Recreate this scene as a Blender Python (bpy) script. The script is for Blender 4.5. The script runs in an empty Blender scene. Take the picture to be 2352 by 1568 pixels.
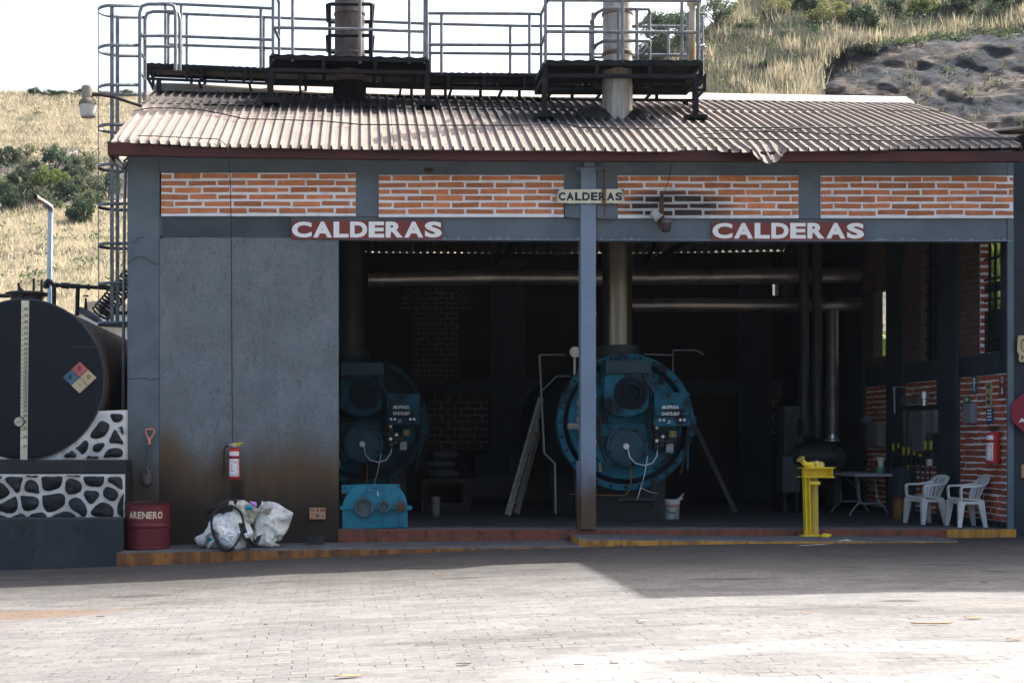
import bpy, math, random
import numpy as np
from mathutils import Vector, Matrix, noise
random.seed(7); rng = np.random.default_rng(7)
S = bpy.context.scene
C = S.collection
R = math.radians
# ------------------------------------------------------------------ camera, sky, sun, exposure
CAMD, CAMZ, VX, VY, FPX = 18.0, 1.128, 780.0, 1012.0, 3240.0
cam = bpy.data.objects.new('camera', bpy.data.cameras.new('camera')); C.objects.link(cam)
cam.location = (0, -CAMD, CAMZ); cam.rotation_euler = (R(90), 0, 0)
cam.data.sensor_width = 36; cam.data.lens = FPX/2352*36
cam.data.shift_x = 396/2352; cam.data.shift_y = 228/2352
cam.data.clip_start = 0.1; cam.data.clip_end = 3000
S.camera = cam
SUN = Vector((0.80, 0.482, 1.0)).normalized()
EL = math.asin(SUN.z); AZ = math.atan2(SUN.x, SUN.y)
w = bpy.data.worlds.new('World'); S.world = w; w.use_nodes = True
nt = w.node_tree; bg = nt.nodes['Background']
sky = nt.nodes.new('ShaderNodeTexSky'); sky.sky_type = 'NISHITA'; sky.sun_disc = False
sky.sun_elevation = EL; sky.sun_rotation = AZ; sky.air_density = 1.0; sky.dust_density = 7.0; sky.ozone_density = 1.0
nt.links.new(sky.outputs[0], bg.inputs[0]); bg.inputs[1].default_value = 0.14
sl = bpy.data.lights.new('sun', 'SUN'); sl.energy = 4.0; sl.angle = R(0.5); sl.color = (1, 0.955, 0.91)
so = bpy.data.objects.new('sun', sl); C.objects.link(so)
so.rotation_euler = (-SUN).to_track_quat('-Z', 'Y').to_euler(); so.location = SUN*60
S.view_settings.view_transform = 'Standard'; S.view_settings.look = 'None'
S.view_settings.gamma = 1.0; S.view_settings.exposure = 1.6
S.cycles.use_denoising = True; S.cycles.max_bounces = 8; S.cycles.diffuse_bounces = 4; S.cycles.volume_bounces = 0
S.cycles.sample_clamp_indirect = 6

# ------------------------------------------------------------------ helpers
def P(px, py, y):
    "point on the photo grid (2352 wide) at depth y -> world"
    d = CAMD+y
    return Vector(((px-VX)*d/FPX, y, CAMZ+(VY-py)*d/FPX))
def XW(px, y=0): return (px-VX)*(CAMD+y)/FPX
def ZW(py, y=0): return CAMZ+(VY-py)*(CAMD+y)/FPX
def interp(x, tab):
    return float(np.interp(x, [t[0] for t in tab], [t[1] for t in tab]))
OFF = {}
class MB:
    def __init__(s): s.v = []; s.f = []; s.mi = []; s.sm = []
    def add(s, vs, fs, mi=0, sm=False):
        n = len(s.v); s.v += [tuple(v) for v in vs]
        for f in fs: s.f.append([i+n for i in f]); s.mi.append(mi); s.sm.append(sm)
    def hexa(s, p, mi=0):
        s.add(p, [(0,3,2,1),(4,5,6,7),(0,1,5,4),(1,2,6,5),(2,3,7,6),(3,0,4,7)], mi)
    def box(s, x0, x1, y0, y1, z0, z1, mi=0):
        s.hexa([(x0,y0,z0),(x1,y0,z0),(x1,y1,z0),(x0,y1,z0),(x0,y0,z1),(x1,y0,z1),(x1,y1,z1),(x0,y1,z1)], mi)
    def pbox(s, px0, py0, px1, py1, y0, y1, mi=0):
        s.box(XW(px0,y0), XW(px1,y0), y0, y1, ZW(py1,y0), ZW(py0,y0), mi)
    def bar(s, a, b, w, h=None, mi=0, up=(0,0,1)):
        "rectangular bar from a to b"
        a = Vector(a); b = Vector(b); h = h or w; d = (b-a).normalized(); u = Vector(up)
        if abs(d.dot(u)) > .98: u = Vector((0,1,0))
        x = d.cross(u).normalized()*w/2; z = x.cross(d).normalized()*h/2
        s.hexa([a-x-z, a+x-z, b+x-z, b-x-z, a-x+z, a+x+z, b+x+z, b-x+z], mi)
    def tube(s, pts, r, n=8, mi=0, closed=False, caps=True, sq=1.0):
        pts = [Vector(p) for p in pts]; N = len(pts)
        rs = r if isinstance(r, (list, tuple)) else [r]*N
        vs = []; fr = None
        for i, p in enumerate(pts):
            if closed: t = pts[(i+1) % N]-pts[i-1]
            else: t = pts[min(i+1, N-1)]-pts[max(i-1, 0)]
            t.normalize()
            if fr is None:
                u = Vector((0,0,1)) if abs(t.z) < .9 else Vector((0,1,0))
                fr = (u-t*u.dot(t)).normalized()
            else:
                fr = (fr-t*fr.dot(t)).normalized()
            b = t.cross(fr)
            for k in range(n):
                a = 2*math.pi*k/n
                vs.append(p+(fr*math.cos(a)+b*math.sin(a)*sq)*rs[i])
        fs = []
        for i in range(N if closed else N-1):
            j = (i+1) % N
            for k in range(n):
                k2 = (k+1) % n
                fs.append((i*n+k, i*n+k2, j*n+k2, j*n+k))
        s.add(vs, fs, mi, True)
        if caps and not closed:
            s.add(vs[:n], [tuple(range(n))[::-1]], mi); s.add(vs[-n:], [tuple(range(n))], mi)
    def lathe(s, prof, base, axis=(0,0,1), n=24, mi=0, sm=True, mis=None):
        base = Vector(base); ax = Vector(axis).normalized()
        u = Vector((1,0,0)) if abs(ax.x) < .9 else Vector((0,1,0))
        u = (u-ax*u.dot(ax)).normalized(); b = ax.cross(u)
        for q in range(len(prof)-1):
            vs = []
            for (r, h) in prof[q:q+2]:
                for k in range(n):
                    a = 2*math.pi*k/n
                    vs.append(base+ax*h+(u*math.cos(a)+b*math.sin(a))*r)
            s.add(vs, [(k, (k+1) % n, n+(k+1) % n, n+k) for k in range(n)], mis[q] if mis else mi, sm)
    def prism(s, poly, y0, y1, mi=0):
        "poly of (x,z), extruded from y0 (front) to y1"
        s.extr([(x, y0, z) for x, z in poly], (0, y1-y0, 0), mi)
    def extr(s, poly, vec, mi=0):
        n = len(poly); v = Vector(vec); a = [Vector(p) for p in poly]
        s.add(a+[p+v for p in a], [tuple(range(n)), tuple(range(2*n-1, n-1, -1))]+[(i, n+i, n+(i+1) % n, (i+1) % n) for i in range(n)], mi)
    def grid(s, rows, mi=0, sm=True, skip=None):
        nr = len(rows); nc = len(rows[0]); vs = [p for r in rows for p in r]
        fs = [(i*nc+j, i*nc+j+1, (i+1)*nc+j+1, (i+1)*nc+j) for i in range(nr-1) for j in range(nc-1) if not (skip and skip(i, j))]
        s.add(vs, fs, mi, sm)
    def build(s, name, mats, parent=None, bevel=0, solid=0, loc=None, weld=False):
        if not isinstance(mats, (list, tuple)): mats = [mats]
        a = np.array(s.v, dtype=float)
        if parent is not None: o3 = np.array(OFF[parent])
        elif loc is not None: o3 = np.array(loc, dtype=float)
        else: o3 = np.array([(a[:,0].min()+a[:,0].max())/2, (a[:,1].min()+a[:,1].max())/2, a[:,2].min()])
        me = bpy.data.meshes.new(name)
        me.from_pydata((a-o3).tolist(), [], s.f)
        for m in mats: me.materials.append(m)
        me.polygons.foreach_set('material_index', s.mi); me.polygons.foreach_set('use_smooth', s.sm)
        me.update()
        o = bpy.data.objects.new(name, me); C.objects.link(o)
        if parent is not None: o.parent = parent
        else: o.location = o3
        OFF[o] = o3
        if weld:
            md = o.modifiers.new('weld', 'WELD'); md.merge_threshold = 0.0005
        if solid:
            md = o.modifiers.new('solid', 'SOLIDIFY'); md.thickness = solid; md.offset = -1
        if bevel:
            md = o.modifiers.new('bevel', 'BEVEL'); md.width = bevel; md.segments = 2; md.limit_method = 'ANGLE'; md.angle_limit = R(50)
        return o
def tag(o, label, cat, group=None, kind=None):
    if label: o['label'] = label
    if cat: o['category'] = cat
    if group: o['group'] = group
    if kind: o['kind'] = kind
    return o
def thing(name, label, cat, loc=(0,0,0), group=None):
    o = bpy.data.objects.new(name, None); C.objects.link(o); o.location = loc; o.empty_display_size = .2
    OFF[o] = np.array(loc, dtype=float)
    return tag(o, label, cat, group)
def dup(root, loc, rotz=0.0, scale=None, label=None, group=None):
    r = root.copy(); C.objects.link(r); r.location = loc; r.rotation_euler = (0, 0, rotz)
    if scale is not None: r.scale = scale
    if label: r['label'] = label
    if group: r['group'] = group
    for ch in list(root.children):
        c = ch.copy(); C.objects.link(c); c.parent = r
        for g in list(ch.children):
            d = g.copy(); C.objects.link(d); d.parent = c
    return r
def text_into(mb, txt, x0, x1, z0, z1, y, mi=0, offset=0.012, depth=0.004, frame=None, spacing=1.0, rot=0):
    "flat lettering filled into the box x0..x1, z0..z1 on the plane y (frame maps (u,v,n) to world when given)"
    cu = bpy.data.curves.new('lettering', 'FONT'); cu.body = txt; cu.size = 1; cu.offset = offset; cu.extrude = 0; cu.space_character = spacing
    cu.resolution_u = 4
    ob = bpy.data.objects.new('lettering', cu); C.objects.link(ob)
    dg = bpy.context.evaluated_depsgraph_get(); me = bpy.data.meshes.new_from_object(ob.evaluated_get(dg))
    co = np.array([v.co[:] for v in me.vertices]); fs = [list(p.vertices) for p in me.polygons]
    bpy.data.objects.remove(ob); bpy.data.curves.remove(cu); bpy.data.meshes.remove(me)
    if rot: co = np.stack([-co[:,1], co[:,0], co[:,2]], 1)
    mn = co.min(0); mx = co.max(0)
    u = x0+(co[:,0]-mn[0])/(mx[0]-mn[0])*(x1-x0); v = z0+(co[:,1]-mn[1])/(mx[1]-mn[1])*(z1-z0)
    if frame: vs = [frame(a, b) for a, b in zip(u, v)]
    else: vs = [(a, y, b) for a, b in zip(u, v)]
    mb.add(vs, fs, mi)

# ------------------------------------------------------------------ materials
class G:
    def __init__(s, name):
        s.m = bpy.data.materials.new(name); s.m.use_nodes = True; s.t = s.m.node_tree
        s.b = s.t.nodes['Principled BSDF']; s.pos = None
    def n(s, typ, **kw):
        o = s.t.nodes.new('ShaderNode'+typ)
        for k, v in kw.items(): setattr(o, k, v)
        return o
    def l(s, a, b): s.t.links.new(a, b)
    def coord(s, kind='pos', scale=(1,1,1), loc=(0,0,0), rot=(0,0,0)):
        if kind == 'pos': c = s.n('NewGeometry').outputs['Position']
        else: c = s.n('TexCoord').outputs['Object']
        mp = s.n('Mapping'); mp.inputs['Scale'].default_value = scale; mp.inputs['Location'].default_value = loc; mp.inputs['Rotation'].default_value = rot
        s.l(c, mp.inputs[0]); return mp.outputs[0]
    def noise(s, co, scale=5, detail=6, rough=.6, dist=0):
        o = s.n('TexNoise'); o.inputs['Scale'].default_value = scale; o.inputs['Detail'].default_value = detail
        o.inputs['Roughness'].default_value = rough; o.inputs['Distortion'].default_value = dist
        s.l(co, o.inputs['Vector']); return o.outputs[0]
    def ramp(s, f, a, b, va=0., vb=1.):
        o = s.n('MapRange'); o.interpolation_type = 'SMOOTHSTEP'
        for i, v in enumerate((a, b, va, vb)): o.inputs[i+1].default_value = v
        s.l(f, o.inputs[0]); return o.outputs[0]
    def math(s, op, a, b=None, c=None):
        o = s.n('Math', operation=op)
        for i, v in enumerate((a, b, c)):
            if v is None: continue
            if isinstance(v, (int, float)): o.inputs[i].default_value = v
            else: s.l(v, o.inputs[i])
        return o.outputs[0]
    def mix(s, f, a, b, blend='MIX'):
        o = s.n('Mix', data_type='RGBA', blend_type=blend)
        for i, v in ((0, f), (6, a), (7, b)):
            if isinstance(v, (int, float)): o.inputs[i].default_value = v
            elif isinstance(v, tuple): o.inputs[i].default_value = (v[0], v[1], v[2], 1)
            else: s.l(v, o.inputs[i])
        return o.outputs[2]
    def sep(s, co):
        o = s.n('SeparateXYZ'); s.l(co, o.inputs[0]); return o.outputs
    def bump(s, h, strength=.3, dist=.02):
        o = s.n('Bump'); o.inputs['Strength'].default_value = strength; o.inputs['Distance'].default_value = dist
        s.l(h, o.inputs['Height']); s.l(o.outputs[0], s.b.inputs['Normal'])
    def col(s, c, rough=.7, metal=0., spec=None):
        if isinstance(c, tuple): s.b.inputs['Base Color'].default_value = (*c, 1)
        else: s.l(c, s.b.inputs['Base Color'])
        if isinstance(rough, (int, float)): s.b.inputs['Roughness'].default_value = rough
        else: s.l(rough, s.b.inputs['Roughness'])
        s.b.inputs['Metallic'].default_value = metal
        if spec is not None: s.b.inputs['Specular IOR Level'].default_value = spec
        return s.m
def M(name, c1, c2=None, scale=4., rough=.75, metal=0., bump=.0, bs=60., c3=None, s3=1.3, t3=(.55,.75), kind='obj', stretch=(1,1,1), dirt=None, spec=.3, isl=0.):
    "weathered paint: c1 mottled with c2, patches of c3, optional dirt=(z0,z1,colour)"
    g = G(name); co = g.coord(kind, stretch)
    c = c1
    if c2: c = g.mix(g.ramp(g.noise(co, scale, 8, .65), .35, .68), c1, c2)
    if c3: c = g.mix(g.ramp(g.noise(co, s3, 8, .7, .3), *t3), c, c3)
    if isl:
        rnd = g.n('NewGeometry').outputs['Random Per Island']
        c = g.mix(1., c, g.mix(rnd, (1-isl,)*3, (1+isl*.6,)*3), 'MULTIPLY')
    if dirt:
        z = g.sep(g.coord('pos'))[2]
        zz = g.math('ADD', z, g.math('MULTIPLY', g.math('SUBTRACT', g.noise(g.coord('pos', (1,1,.35)), 1.6, 7, .6), .5), .9))
        c = g.mix(g.ramp(zz, dirt[1], dirt[0]), c, dirt[2])
    if bump: g.bump(g.noise(co, bs, 5, .65), bump, .01)
    return g.col(c, rough, metal, spec)
# ------------------------------------------------------------------ shared materials
BROWN = (.045, .028, .016)
m_grey = M('grey_wall_paint', (.120,.148,.163), (.088,.112,.125), 2.2, .85, bump=.25, bs=35, kind='pos', c3=(.155,.178,.186), s3=.9, t3=(.6,.8), dirt=(.3,1.35,(.062,.043,.028)))
m_beam = M('grey_beam_paint', (.118,.148,.170), (.09,.116,.135), 1.5, .7, bump=.12, bs=50, kind='pos', c3=(.15,.18,.20), s3=.6)
m_steel = M('blue_grey_steel_paint', (.185,.235,.305), (.16,.21,.275), 3, .6, bump=.08, bs=90, kind='pos', dirt=(.2,.95,(.088,.052,.033)))
m_dark = M('dark_grey_paint', (.030,.041,.051), (.02,.028,.036), 2, .8, bump=.15, bs=30, kind='pos')
m_soot = M('sooty_wall', (.03,.026,.024), (.018,.018,.02), 1.5, .9, bump=.2, bs=20, kind='pos')
m_redsteel = M('maroon_fascia_paint', (.085,.022,.018), (.05,.015,.013), 1.2, .6, bump=.05, kind='pos', c3=(.025,.012,.011), s3=.7)
m_black = M('black_paint', (.013,.015,.017), (.02,.022,.024), 5, .55, bump=.05, bs=40)
m_blackiron = M('sooty_black_iron', (.009,.010,.012), (.02,.02,.022), 6, .8, bump=.1, bs=40, c3=(.045,.036,.03), s3=2.5, t3=(.64,.8), spec=.2)
m_galv = M('weathered_galvanised_tube', (.22,.235,.24), (.13,.137,.143), 7, .5, .4, bump=.06, bs=80, c3=(.10,.06,.035), s3=3, t3=(.66,.8))
m_rubber = M('black_rubber', (.012,.012,.013), (.03,.026,.024), 6, .6, bump=.2, bs=50)
m_white = M('white_paint', (.72,.72,.70), (.6,.6,.58), 4, .6)
m_whitelet = M('white_lettering', (.78,.78,.75), None, 4, .6)
m_blacklet = M('black_lettering', (.02,.02,.025), None, 4, .6)
m_red = M('red_enamel', (.42,.018,.02), (.34,.014,.016), 4, .3)
m_yellow = M('yellow_paint', (.80,.60,.03), (.68,.49,.03), 5, .5, bump=.06, bs=50, c3=(.36,.24,.05), s3=3, t3=(.62,.75))
m_blue = M('boiler_blue_paint', (.005,.105,.155), (.004,.07,.108), 3, .5, bump=.1, bs=40, c3=(.005,.008,.010), s3=2.6, t3=(.46,.62), kind='pos', spec=.15)
m_bluedark = M('boiler_shell_paint', (.003,.014,.024), (.004,.006,.009), 2, .6, bump=.06, spec=.15)
m_gear = M('gearbox_blue_paint', (.012,.19,.27), (.010,.14,.205), 5, .5, bump=.1, bs=30, c3=(.05,.075,.09), s3=5, t3=(.6,.72))
m_gearflange = M('worn_flange_paint', (.07,.12,.14), (.05,.065,.07), 9, .6, bump=.2, bs=40)
m_duct = M('dull_galvanised_duct', (.42,.38,.34), (.30,.27,.25), 3, .42, .9, bump=.03, c3=(.10,.08,.06), s3=1.2)
m_plastic = M('dirty_white_plastic', (.62,.63,.62), (.5,.49,.45), 5, .45, c3=(.42,.35,.24), s3=3, t3=(.58,.75))
m_silver = M('bright_metal', (.5,.52,.54), (.35,.36,.38), 6, .3, .8)
m_cable = M('black_cable', (.02,.02,.02), None, 4, .7)
m_card = M('tan_card', (.45,.26,.14), (.38,.22,.13), 6, .8)
m_tablegrey = M('table_grey_plastic', (.32,.33,.35), (.26,.27,.29), 6, .5)
m_tubegreen = M('grey_green_tube', (.2,.27,.28), (.16,.2,.21), 7, .4, .2)
m_panelgrey = M('cabinet_grey_paint', (.13,.125,.13), (.10,.098,.10), 3, .5)
m_wood = M('worn_plank_wood', (.42,.37,.29), (.25,.215,.165), 8, .8, bump=.2, bs=30, stretch=(4,4,.8), c3=(.05,.045,.04), s3=3, t3=(.6,.7))
m_rust = M('rusty_iron', (.10,.045,.025), (.05,.028,.02), 8, .8, bump=.2)

def brick_mats(name, c1, c2, mortar, soot=False, streak=False):
    out = []
    for k in (0, 1):
        g = G(name+('_mortar', '')[k]); co = g.coord('pos')
        if k:
            c = g.mix(g.ramp(g.noise(co, 9, 6), .35, .7), c1, c2)
            rnd = g.n('NewGeometry').outputs['Random Per Island']
            c = g.mix(1., c, g.mix(rnd, (.64,.66,.68), (1.12,1.12,1.14)), 'MULTIPLY')
            c = g.mix(g.ramp(g.noise(co, 45, 4), .56, .72), c, g.mix(.6, c, (.10,.04,.025))); c = g.mix(g.ramp(g.noise(co, 3.2, 8, .75), .56, .72, 0, .5), c, (.30,.13,.075))
        else:
            c = g.mix(g.ramp(g.noise(co, 6, 6), .45, .75), mortar, tuple(x*.78 for x in mortar))
        if soot:
            x, y, z = g.sep(co)
            dx = g.math('DIVIDE', g.math('SUBTRACT', x, XW(1545)), .78); dz = g.math('DIVIDE', g.math('SUBTRACT', z, ZW(474)), .235)
            r = g.math('SQRT', g.math('ADD', g.math('MULTIPLY', dx, dx), g.math('MULTIPLY', dz, dz)))
            r = g.math('ADD', r, g.math('MULTIPLY', g.math('SUBTRACT', g.noise(co, 2.5, 5), .5), .7))
            s_ = g.ramp(r, 1.2, .55, 0, .97 if k else .42)
            c = g.mix(s_, c, (.014,.011,.012))
        if streak:
            st = g.ramp(g.noise(g.coord('pos', (5,1,.12)), 1.6, 5), .66, .76, 0, .55)
            c = g.mix(st, c, (.16,.035,.015))
        g.bump(g.noise(co, 60, 5), .35, .006)
        out.append(g.col(c, .85))
    return out
bm_front = brick_mats('orange_brick', (.62,.225,.09), (.50,.165,.064), (.76,.77,.78), soot=True)
bm_front2 = brick_mats('orange_brick_streaked', (.58,.205,.082), (.46,.145,.056), (.73,.74,.76), streak=True)
bm_side = brick_mats('red_brick', (.40,.095,.04), (.30,.066,.03), (.80,.82,.85))
bm_dull = brick_mats('dull_brown_brick', (.10,.055,.038), (.075,.04,.03), (.10,.085,.075))
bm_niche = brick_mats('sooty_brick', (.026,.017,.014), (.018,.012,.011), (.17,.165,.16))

def brick_wall(mb, org, u, v, n, wid, hei, pu, pv, gap_u, gap_v, proud=.016, thick=.1, off=.5, jit=.0055, slab=True, rough_top=False):
    "mortar slab plus individually laid bricks; u,v,n unit vectors, n points to the viewer"
    org, u, v, n = map(Vector, (org, u, v, n))
    if slab:
        p = [org, org+u*wid, org+u*wid+v*hei, org+v*hei]
        mb.extr(p, -n*thick, 0)
    rows = max(1, round(hei/pv))
    pv = hei/rows
    for r in range(rows):
        s = -pu*(off if r % 2 else .0)-random.uniform(.0, .07)*pu
        while s < wid:
            L = pu*random.uniform(.97, 1.03)
            a = max(s, 0)+0.0; b = min(s+L-gap_u, wid)
            if b-a > pu*.12:
                q0 = r*pv+gap_v*.5+random.uniform(-jit, jit); q1 = (r+1)*pv-gap_v*.5+random.uniform(-jit, jit)
                pr = proud+random.uniform(-.003, .004)
                j = lambda: random.uniform(-jit, jit)
                f = [(a+j(), q0+j()), (b+j(), q0+j()), (b+j(), q1+j()), (a+j(), q1+j())]
                f = [(min(max(x, 0), wid), min(max(y, 0), hei)) for x, y in f]
                ins = min(.008, (b-a)*.2)
                cx = sum(x for x, _ in f)/4; cy = sum(y for _, y in f)/4
                back = [org+u*x+v*y for x, y in f]
                mid = [org+u*x+v*y+n*(pr*.75) for x, y in f]
                top = [org+u*(x-math.copysign(ins*.6, x-cx))+v*(y-math.copysign(ins*.6, y-cy))+n*pr for x, y in f]
                mb.add(back+mid+top, [(8,9,10,11)]+[(i, (i+1) % 4, 4+(i+1) % 4, 4+i) for i in range(4)]+[(4+i, 4+(i+1) % 4, 8+(i+1) % 4, 8+i) for i in range(4)], 1)
            s += L
# ------------------------------------------------------------------ ground
GZ = [(-60,-.75),(-12,-.6),(-5,-.46),(-3.6,-.43),(-2.71,-.396),(-1.94,-.365),(-.03,-.278),(1.46,-.21),(2.91,-.165),(4.92,-.126),(7.4,-.112),(10,-.08),(60,0.1)]
def gz(x): return interp(x, GZ)
mb = MB()
xs = sorted(set([-180,-130,-90,-60,-40,-25,-16,-12]+[round(x*.5, 2) for x in range(-20, 31)]+[18,25,40,60,90,130,180]))
ys = [-60,-30,-22]+[(-20+.5*k) for k in range(39)]+[0,2,5,10,20,40,80,150,200,260]
mb.grid([[(x, y, gz(x)+(.012*noise.fractal((x*.6, y*.6, 0), 1, 2, 3) if abs(x) < 20 and y < -1.2 else 0)) for x in xs] for y in ys], 0, True)
g = G('worn_concrete_pavers'); co = g.coord('pos'); x, y, z = g.sep(co)
wob = g.math('ADD', g.math('MULTIPLY', g.math('SUBTRACT', g.noise(co, .8, 3), .5), .12), g.math('MULTIPLY', g.math('SUBTRACT', g.noise(co, 7, 2), .5), .022))
cb = g.n('CombineXYZ'); g.l(g.math('ADD', x, wob), cb.inputs[0]); g.l(g.math('ADD', y, wob), cb.inputs[1])
br = g.n('TexBrick'); br.offset = .5; br.inputs['Scale'].default_value = 1; br.inputs['Brick Width'].default_value = .205; br.inputs['Row Height'].default_value = .115
br.inputs['Mortar Size'].default_value = .006; br.inputs['Mortar Smooth'].default_value = .3; br.inputs['Bias'].default_value = 0
br.inputs['Color1'].default_value = (.84,.84,.85,1); br.inputs['Color2'].default_value = (1.1,1.08,1.06,1); br.inputs['Mortar'].default_value = (1,1,1,1)
g.l(cb.outputs[0], br.inputs['Vector'])
c = g.mix(g.ramp(g.noise(co, .45, 9, .7), .35, .7), (.212,.209,.201), (.163,.16,.154))
c = g.mix(g.ramp(g.noise(g.coord('pos', (.35,1.6,1)), 1.0, 9, .7), .52, .72), c, (.12,.115,.108))
c = g.mix(g.ramp(g.noise(co, 22, 6, .7), .4, .72), c, g.mix(1., c, (.74,.74,.74), 'MULTIPLY'))
c = g.mix(g.ramp(g.noise(co, 90, 3, .7), .55, .75), c, g.mix(1., c, (.6,.6,.6), 'MULTIPLY'))
c = g.mix(1., c, br.outputs['Color'], 'MULTIPLY')
c = g.mix(g.ramp(g.noise(g.coord('pos', (.5,2.2,1), (2,5,0)), 3.4, 9, .8), .55, .75, 0, .6), c, (.075,.07,.066))
c = g.mix(g.ramp(g.noise(g.coord('pos', (.22,1.1,1), (9,1,0)), 1.1, 6, .7), .56, .7, 0, .5), c, (.19,.15,.115))
tw = g.math('ABSOLUTE', g.math('SUBTRACT', g.math('ABSOLUTE', g.math('ADD', y, g.math('ADD', 6.3, g.math('MULTIPLY', x, .08)))), .75))
c = g.mix(g.math('MULTIPLY', g.ramp(tw, .22, .05, 0, .5), g.ramp(g.noise(g.coord('pos', (.4,2,1)), 2.0, 7, .75), .42, .62)), c, (.085,.08,.075))
# darker strip along the building: the house's shade put into the colour
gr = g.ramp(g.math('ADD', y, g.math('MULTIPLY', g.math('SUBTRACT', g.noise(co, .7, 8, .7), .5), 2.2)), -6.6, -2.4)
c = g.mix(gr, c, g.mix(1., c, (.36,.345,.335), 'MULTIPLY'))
# worn white road paint (two long faded arcs)
def ell(cx, cy, rx, ry):
    a = g.math('DIVIDE', g.math('SUBTRACT', x, cx), rx); b = g.math('DIVIDE', g.math('SUBTRACT', y, cy), ry)
    return g.math('SQRT', g.math('ADD', g.math('MULTIPLY', a, a), g.math('MULTIPLY', b, b)))
nz = g.math('MULTIPLY', g.math('SUBTRACT', g.noise(g.coord('pos', (.5,2,1)), 2.2, 9, .7), .5), .28)
e0 = ell(2.85, -9.75, 2.0, .9); e = g.math('ADD', g.math('ABSOLUTE', g.math('SUBTRACT', e0, .72)), g.math('MULTIPLY', nz, 1.3))
pm = g.math('MULTIPLY', g.ramp(e, .32, .14, 0, .62), g.ramp(g.noise(co, 3.0, 8, .75), .30, .5))
c = g.mix(pm, c, g.mix(g.ramp(g.noise(co, 1.4, 4), .58, .7), (.265,.265,.258), (.19,.215,.205)))
# brown earth spill on the left
es = g.math('ADD', ell(-3.0, -5.55, 1.35, .38), g.math('MULTIPLY', g.math('SUBTRACT', g.noise(g.coord('pos', (.8,2.4,1)), 2.6, 9, .75), .5), 1.2))
c = g.mix(g.ramp(es, 1.05, .5, 0, .85), c, (.15,.105,.072))
for ex, ey, rx_, ry_ in ((5.09,-3.94,.16,.10), (6.1,-3.75,.45,.09), (6.3,-4.5,.14,.10), (3.6,-4.9,.5,.12), (1.2,-4.1,.3,.12), (-1.9,-4.4,.35,.16), (4.4,-6.9,.22,.10)):
    es = g.math('ADD', ell(ex, ey, rx_, ry_), g.math('MULTIPLY', g.math('SUBTRACT', g.noise(g.coord('pos', (1,2,1), (ex,0,0)), 5, 7, .75), .5), 1.3))
    c = g.mix(g.ramp(es, 1.1, .5, 0, .75), c, (.045,.042,.04))
mort = g.math('MULTIPLY', br.outputs['Fac'], g.ramp(g.noise(g.coord('pos', (1,1.6,1)), 2.6, 6, .8), .45, .66, 0, .9))
c = g.mix(mort, c, (.035,.032,.03))
h = g.math('SUBTRACT', g.math('MULTIPLY', g.noise(co, 60, 6, .75), .7), g.math('MULTIPLY', mort, 1.2))
g.bump(h, .8, .015)
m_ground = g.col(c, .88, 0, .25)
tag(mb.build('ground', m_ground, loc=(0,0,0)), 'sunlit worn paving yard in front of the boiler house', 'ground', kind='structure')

# pavement steps along the front (rust-stained orange paint on the kerb faces)
def kerbmat(name, a, b, top):
    g = G(name); co = g.coord('pos')
    st = g.noise(g.coord('pos', (2.6,1,.25)), 1.5, 7, .7)
    c = g.mix(g.ramp(st, .42, .62), a, b)
    c = g.mix(g.ramp(g.noise(co, 9, 6, .7), .5, .75), c, (.03,.02,.016))
    nrm = g.sep(g.n('NewGeometry').outputs['Normal'])[2]
    t = g.mix(g.ramp(g.noise(co, 3, 7, .7), .35, .7), top, tuple(q*.55 for q in top))
    g.bump(g.noise(co, 40, 6, .7), .5, .012)
    return g.col(g.mix(g.ramp(nrm, .5, .8), c, t), .85)
m_kerb1 = kerbmat('rust_orange_kerb', (.15,.066,.026), (.34,.14,.03), (.10,.10,.10))
m_kerb2 = kerbmat('worn_yellow_kerb', (.52,.26,.04), (.24,.11,.026), (.10,.105,.11))
m_kerb3 = kerbmat('dull_red_kerb', (.20,.06,.034), (.11,.04,.026), (.11,.115,.12))
mb = MB()   # low pavement, left
rows = []
for px in np.linspace(268, 1335, 40):
    X = XW(px, -.85); zt = interp(px, [(268,-.215),(413,-.2),(774,-.17),(1056,-.155),(1335,-.14)])
    n1 = .012*noise.noise((X*2.2, 1, 0))
    n2 = .01*noise.noise((X*4, 5, 0))
    rows.append([(X, .05, zt+.006), (X, -.5, zt), (X, -.84+n1, zt-.004+n2), (X, -.862+n1, zt-.022+n2), (X, -.865+n1*1.4, gz(X)-.1)])
mb.grid([list(r) for r in zip(*rows)][::-1], 0, False)
mb.add(rows[0], [tuple(range(5))]); mb.add(rows[-1], [tuple(range(4, -1, -1))])
tag(mb.build('pavement', m_kerb1, loc=(0,0,0)), 'low pavement strip with a rust stained kerb below the plaster wall', 'pavement', kind='structure')
mb = MB()   # higher yellow-edged strip, right
rows = []
for px in np.linspace(1330, 2200, 34):
    X = XW(px, -.8); zt = interp(px, [(1330,-.06),(1709,-.078),(2200,-.083)])
    n1 = .014*noise.noise((X*1.7, 3, 0)); n2 = .012*noise.noise((X*3, 7, 0))
    rows.append([(X, .02, zt), (X, -.5, zt-.002), (X, -.78+n1, zt-.004+n2), (X, -.80+n1, zt-.02+n2), (X, -.805+n1*1.3, gz(X)-.1)])
mb.grid([list(r) for r in zip(*rows)][::-1], 0, False)
mb.add(rows[0], [tuple(range(5))]); mb.add(rows[-1], [tuple(range(4, -1, -1))])
tag(mb.build('pavement', m_kerb2, loc=(0,0,0)), 'low pavement strip with a worn yellow kerb under the open doorway', 'pavement', kind='structure')

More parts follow.
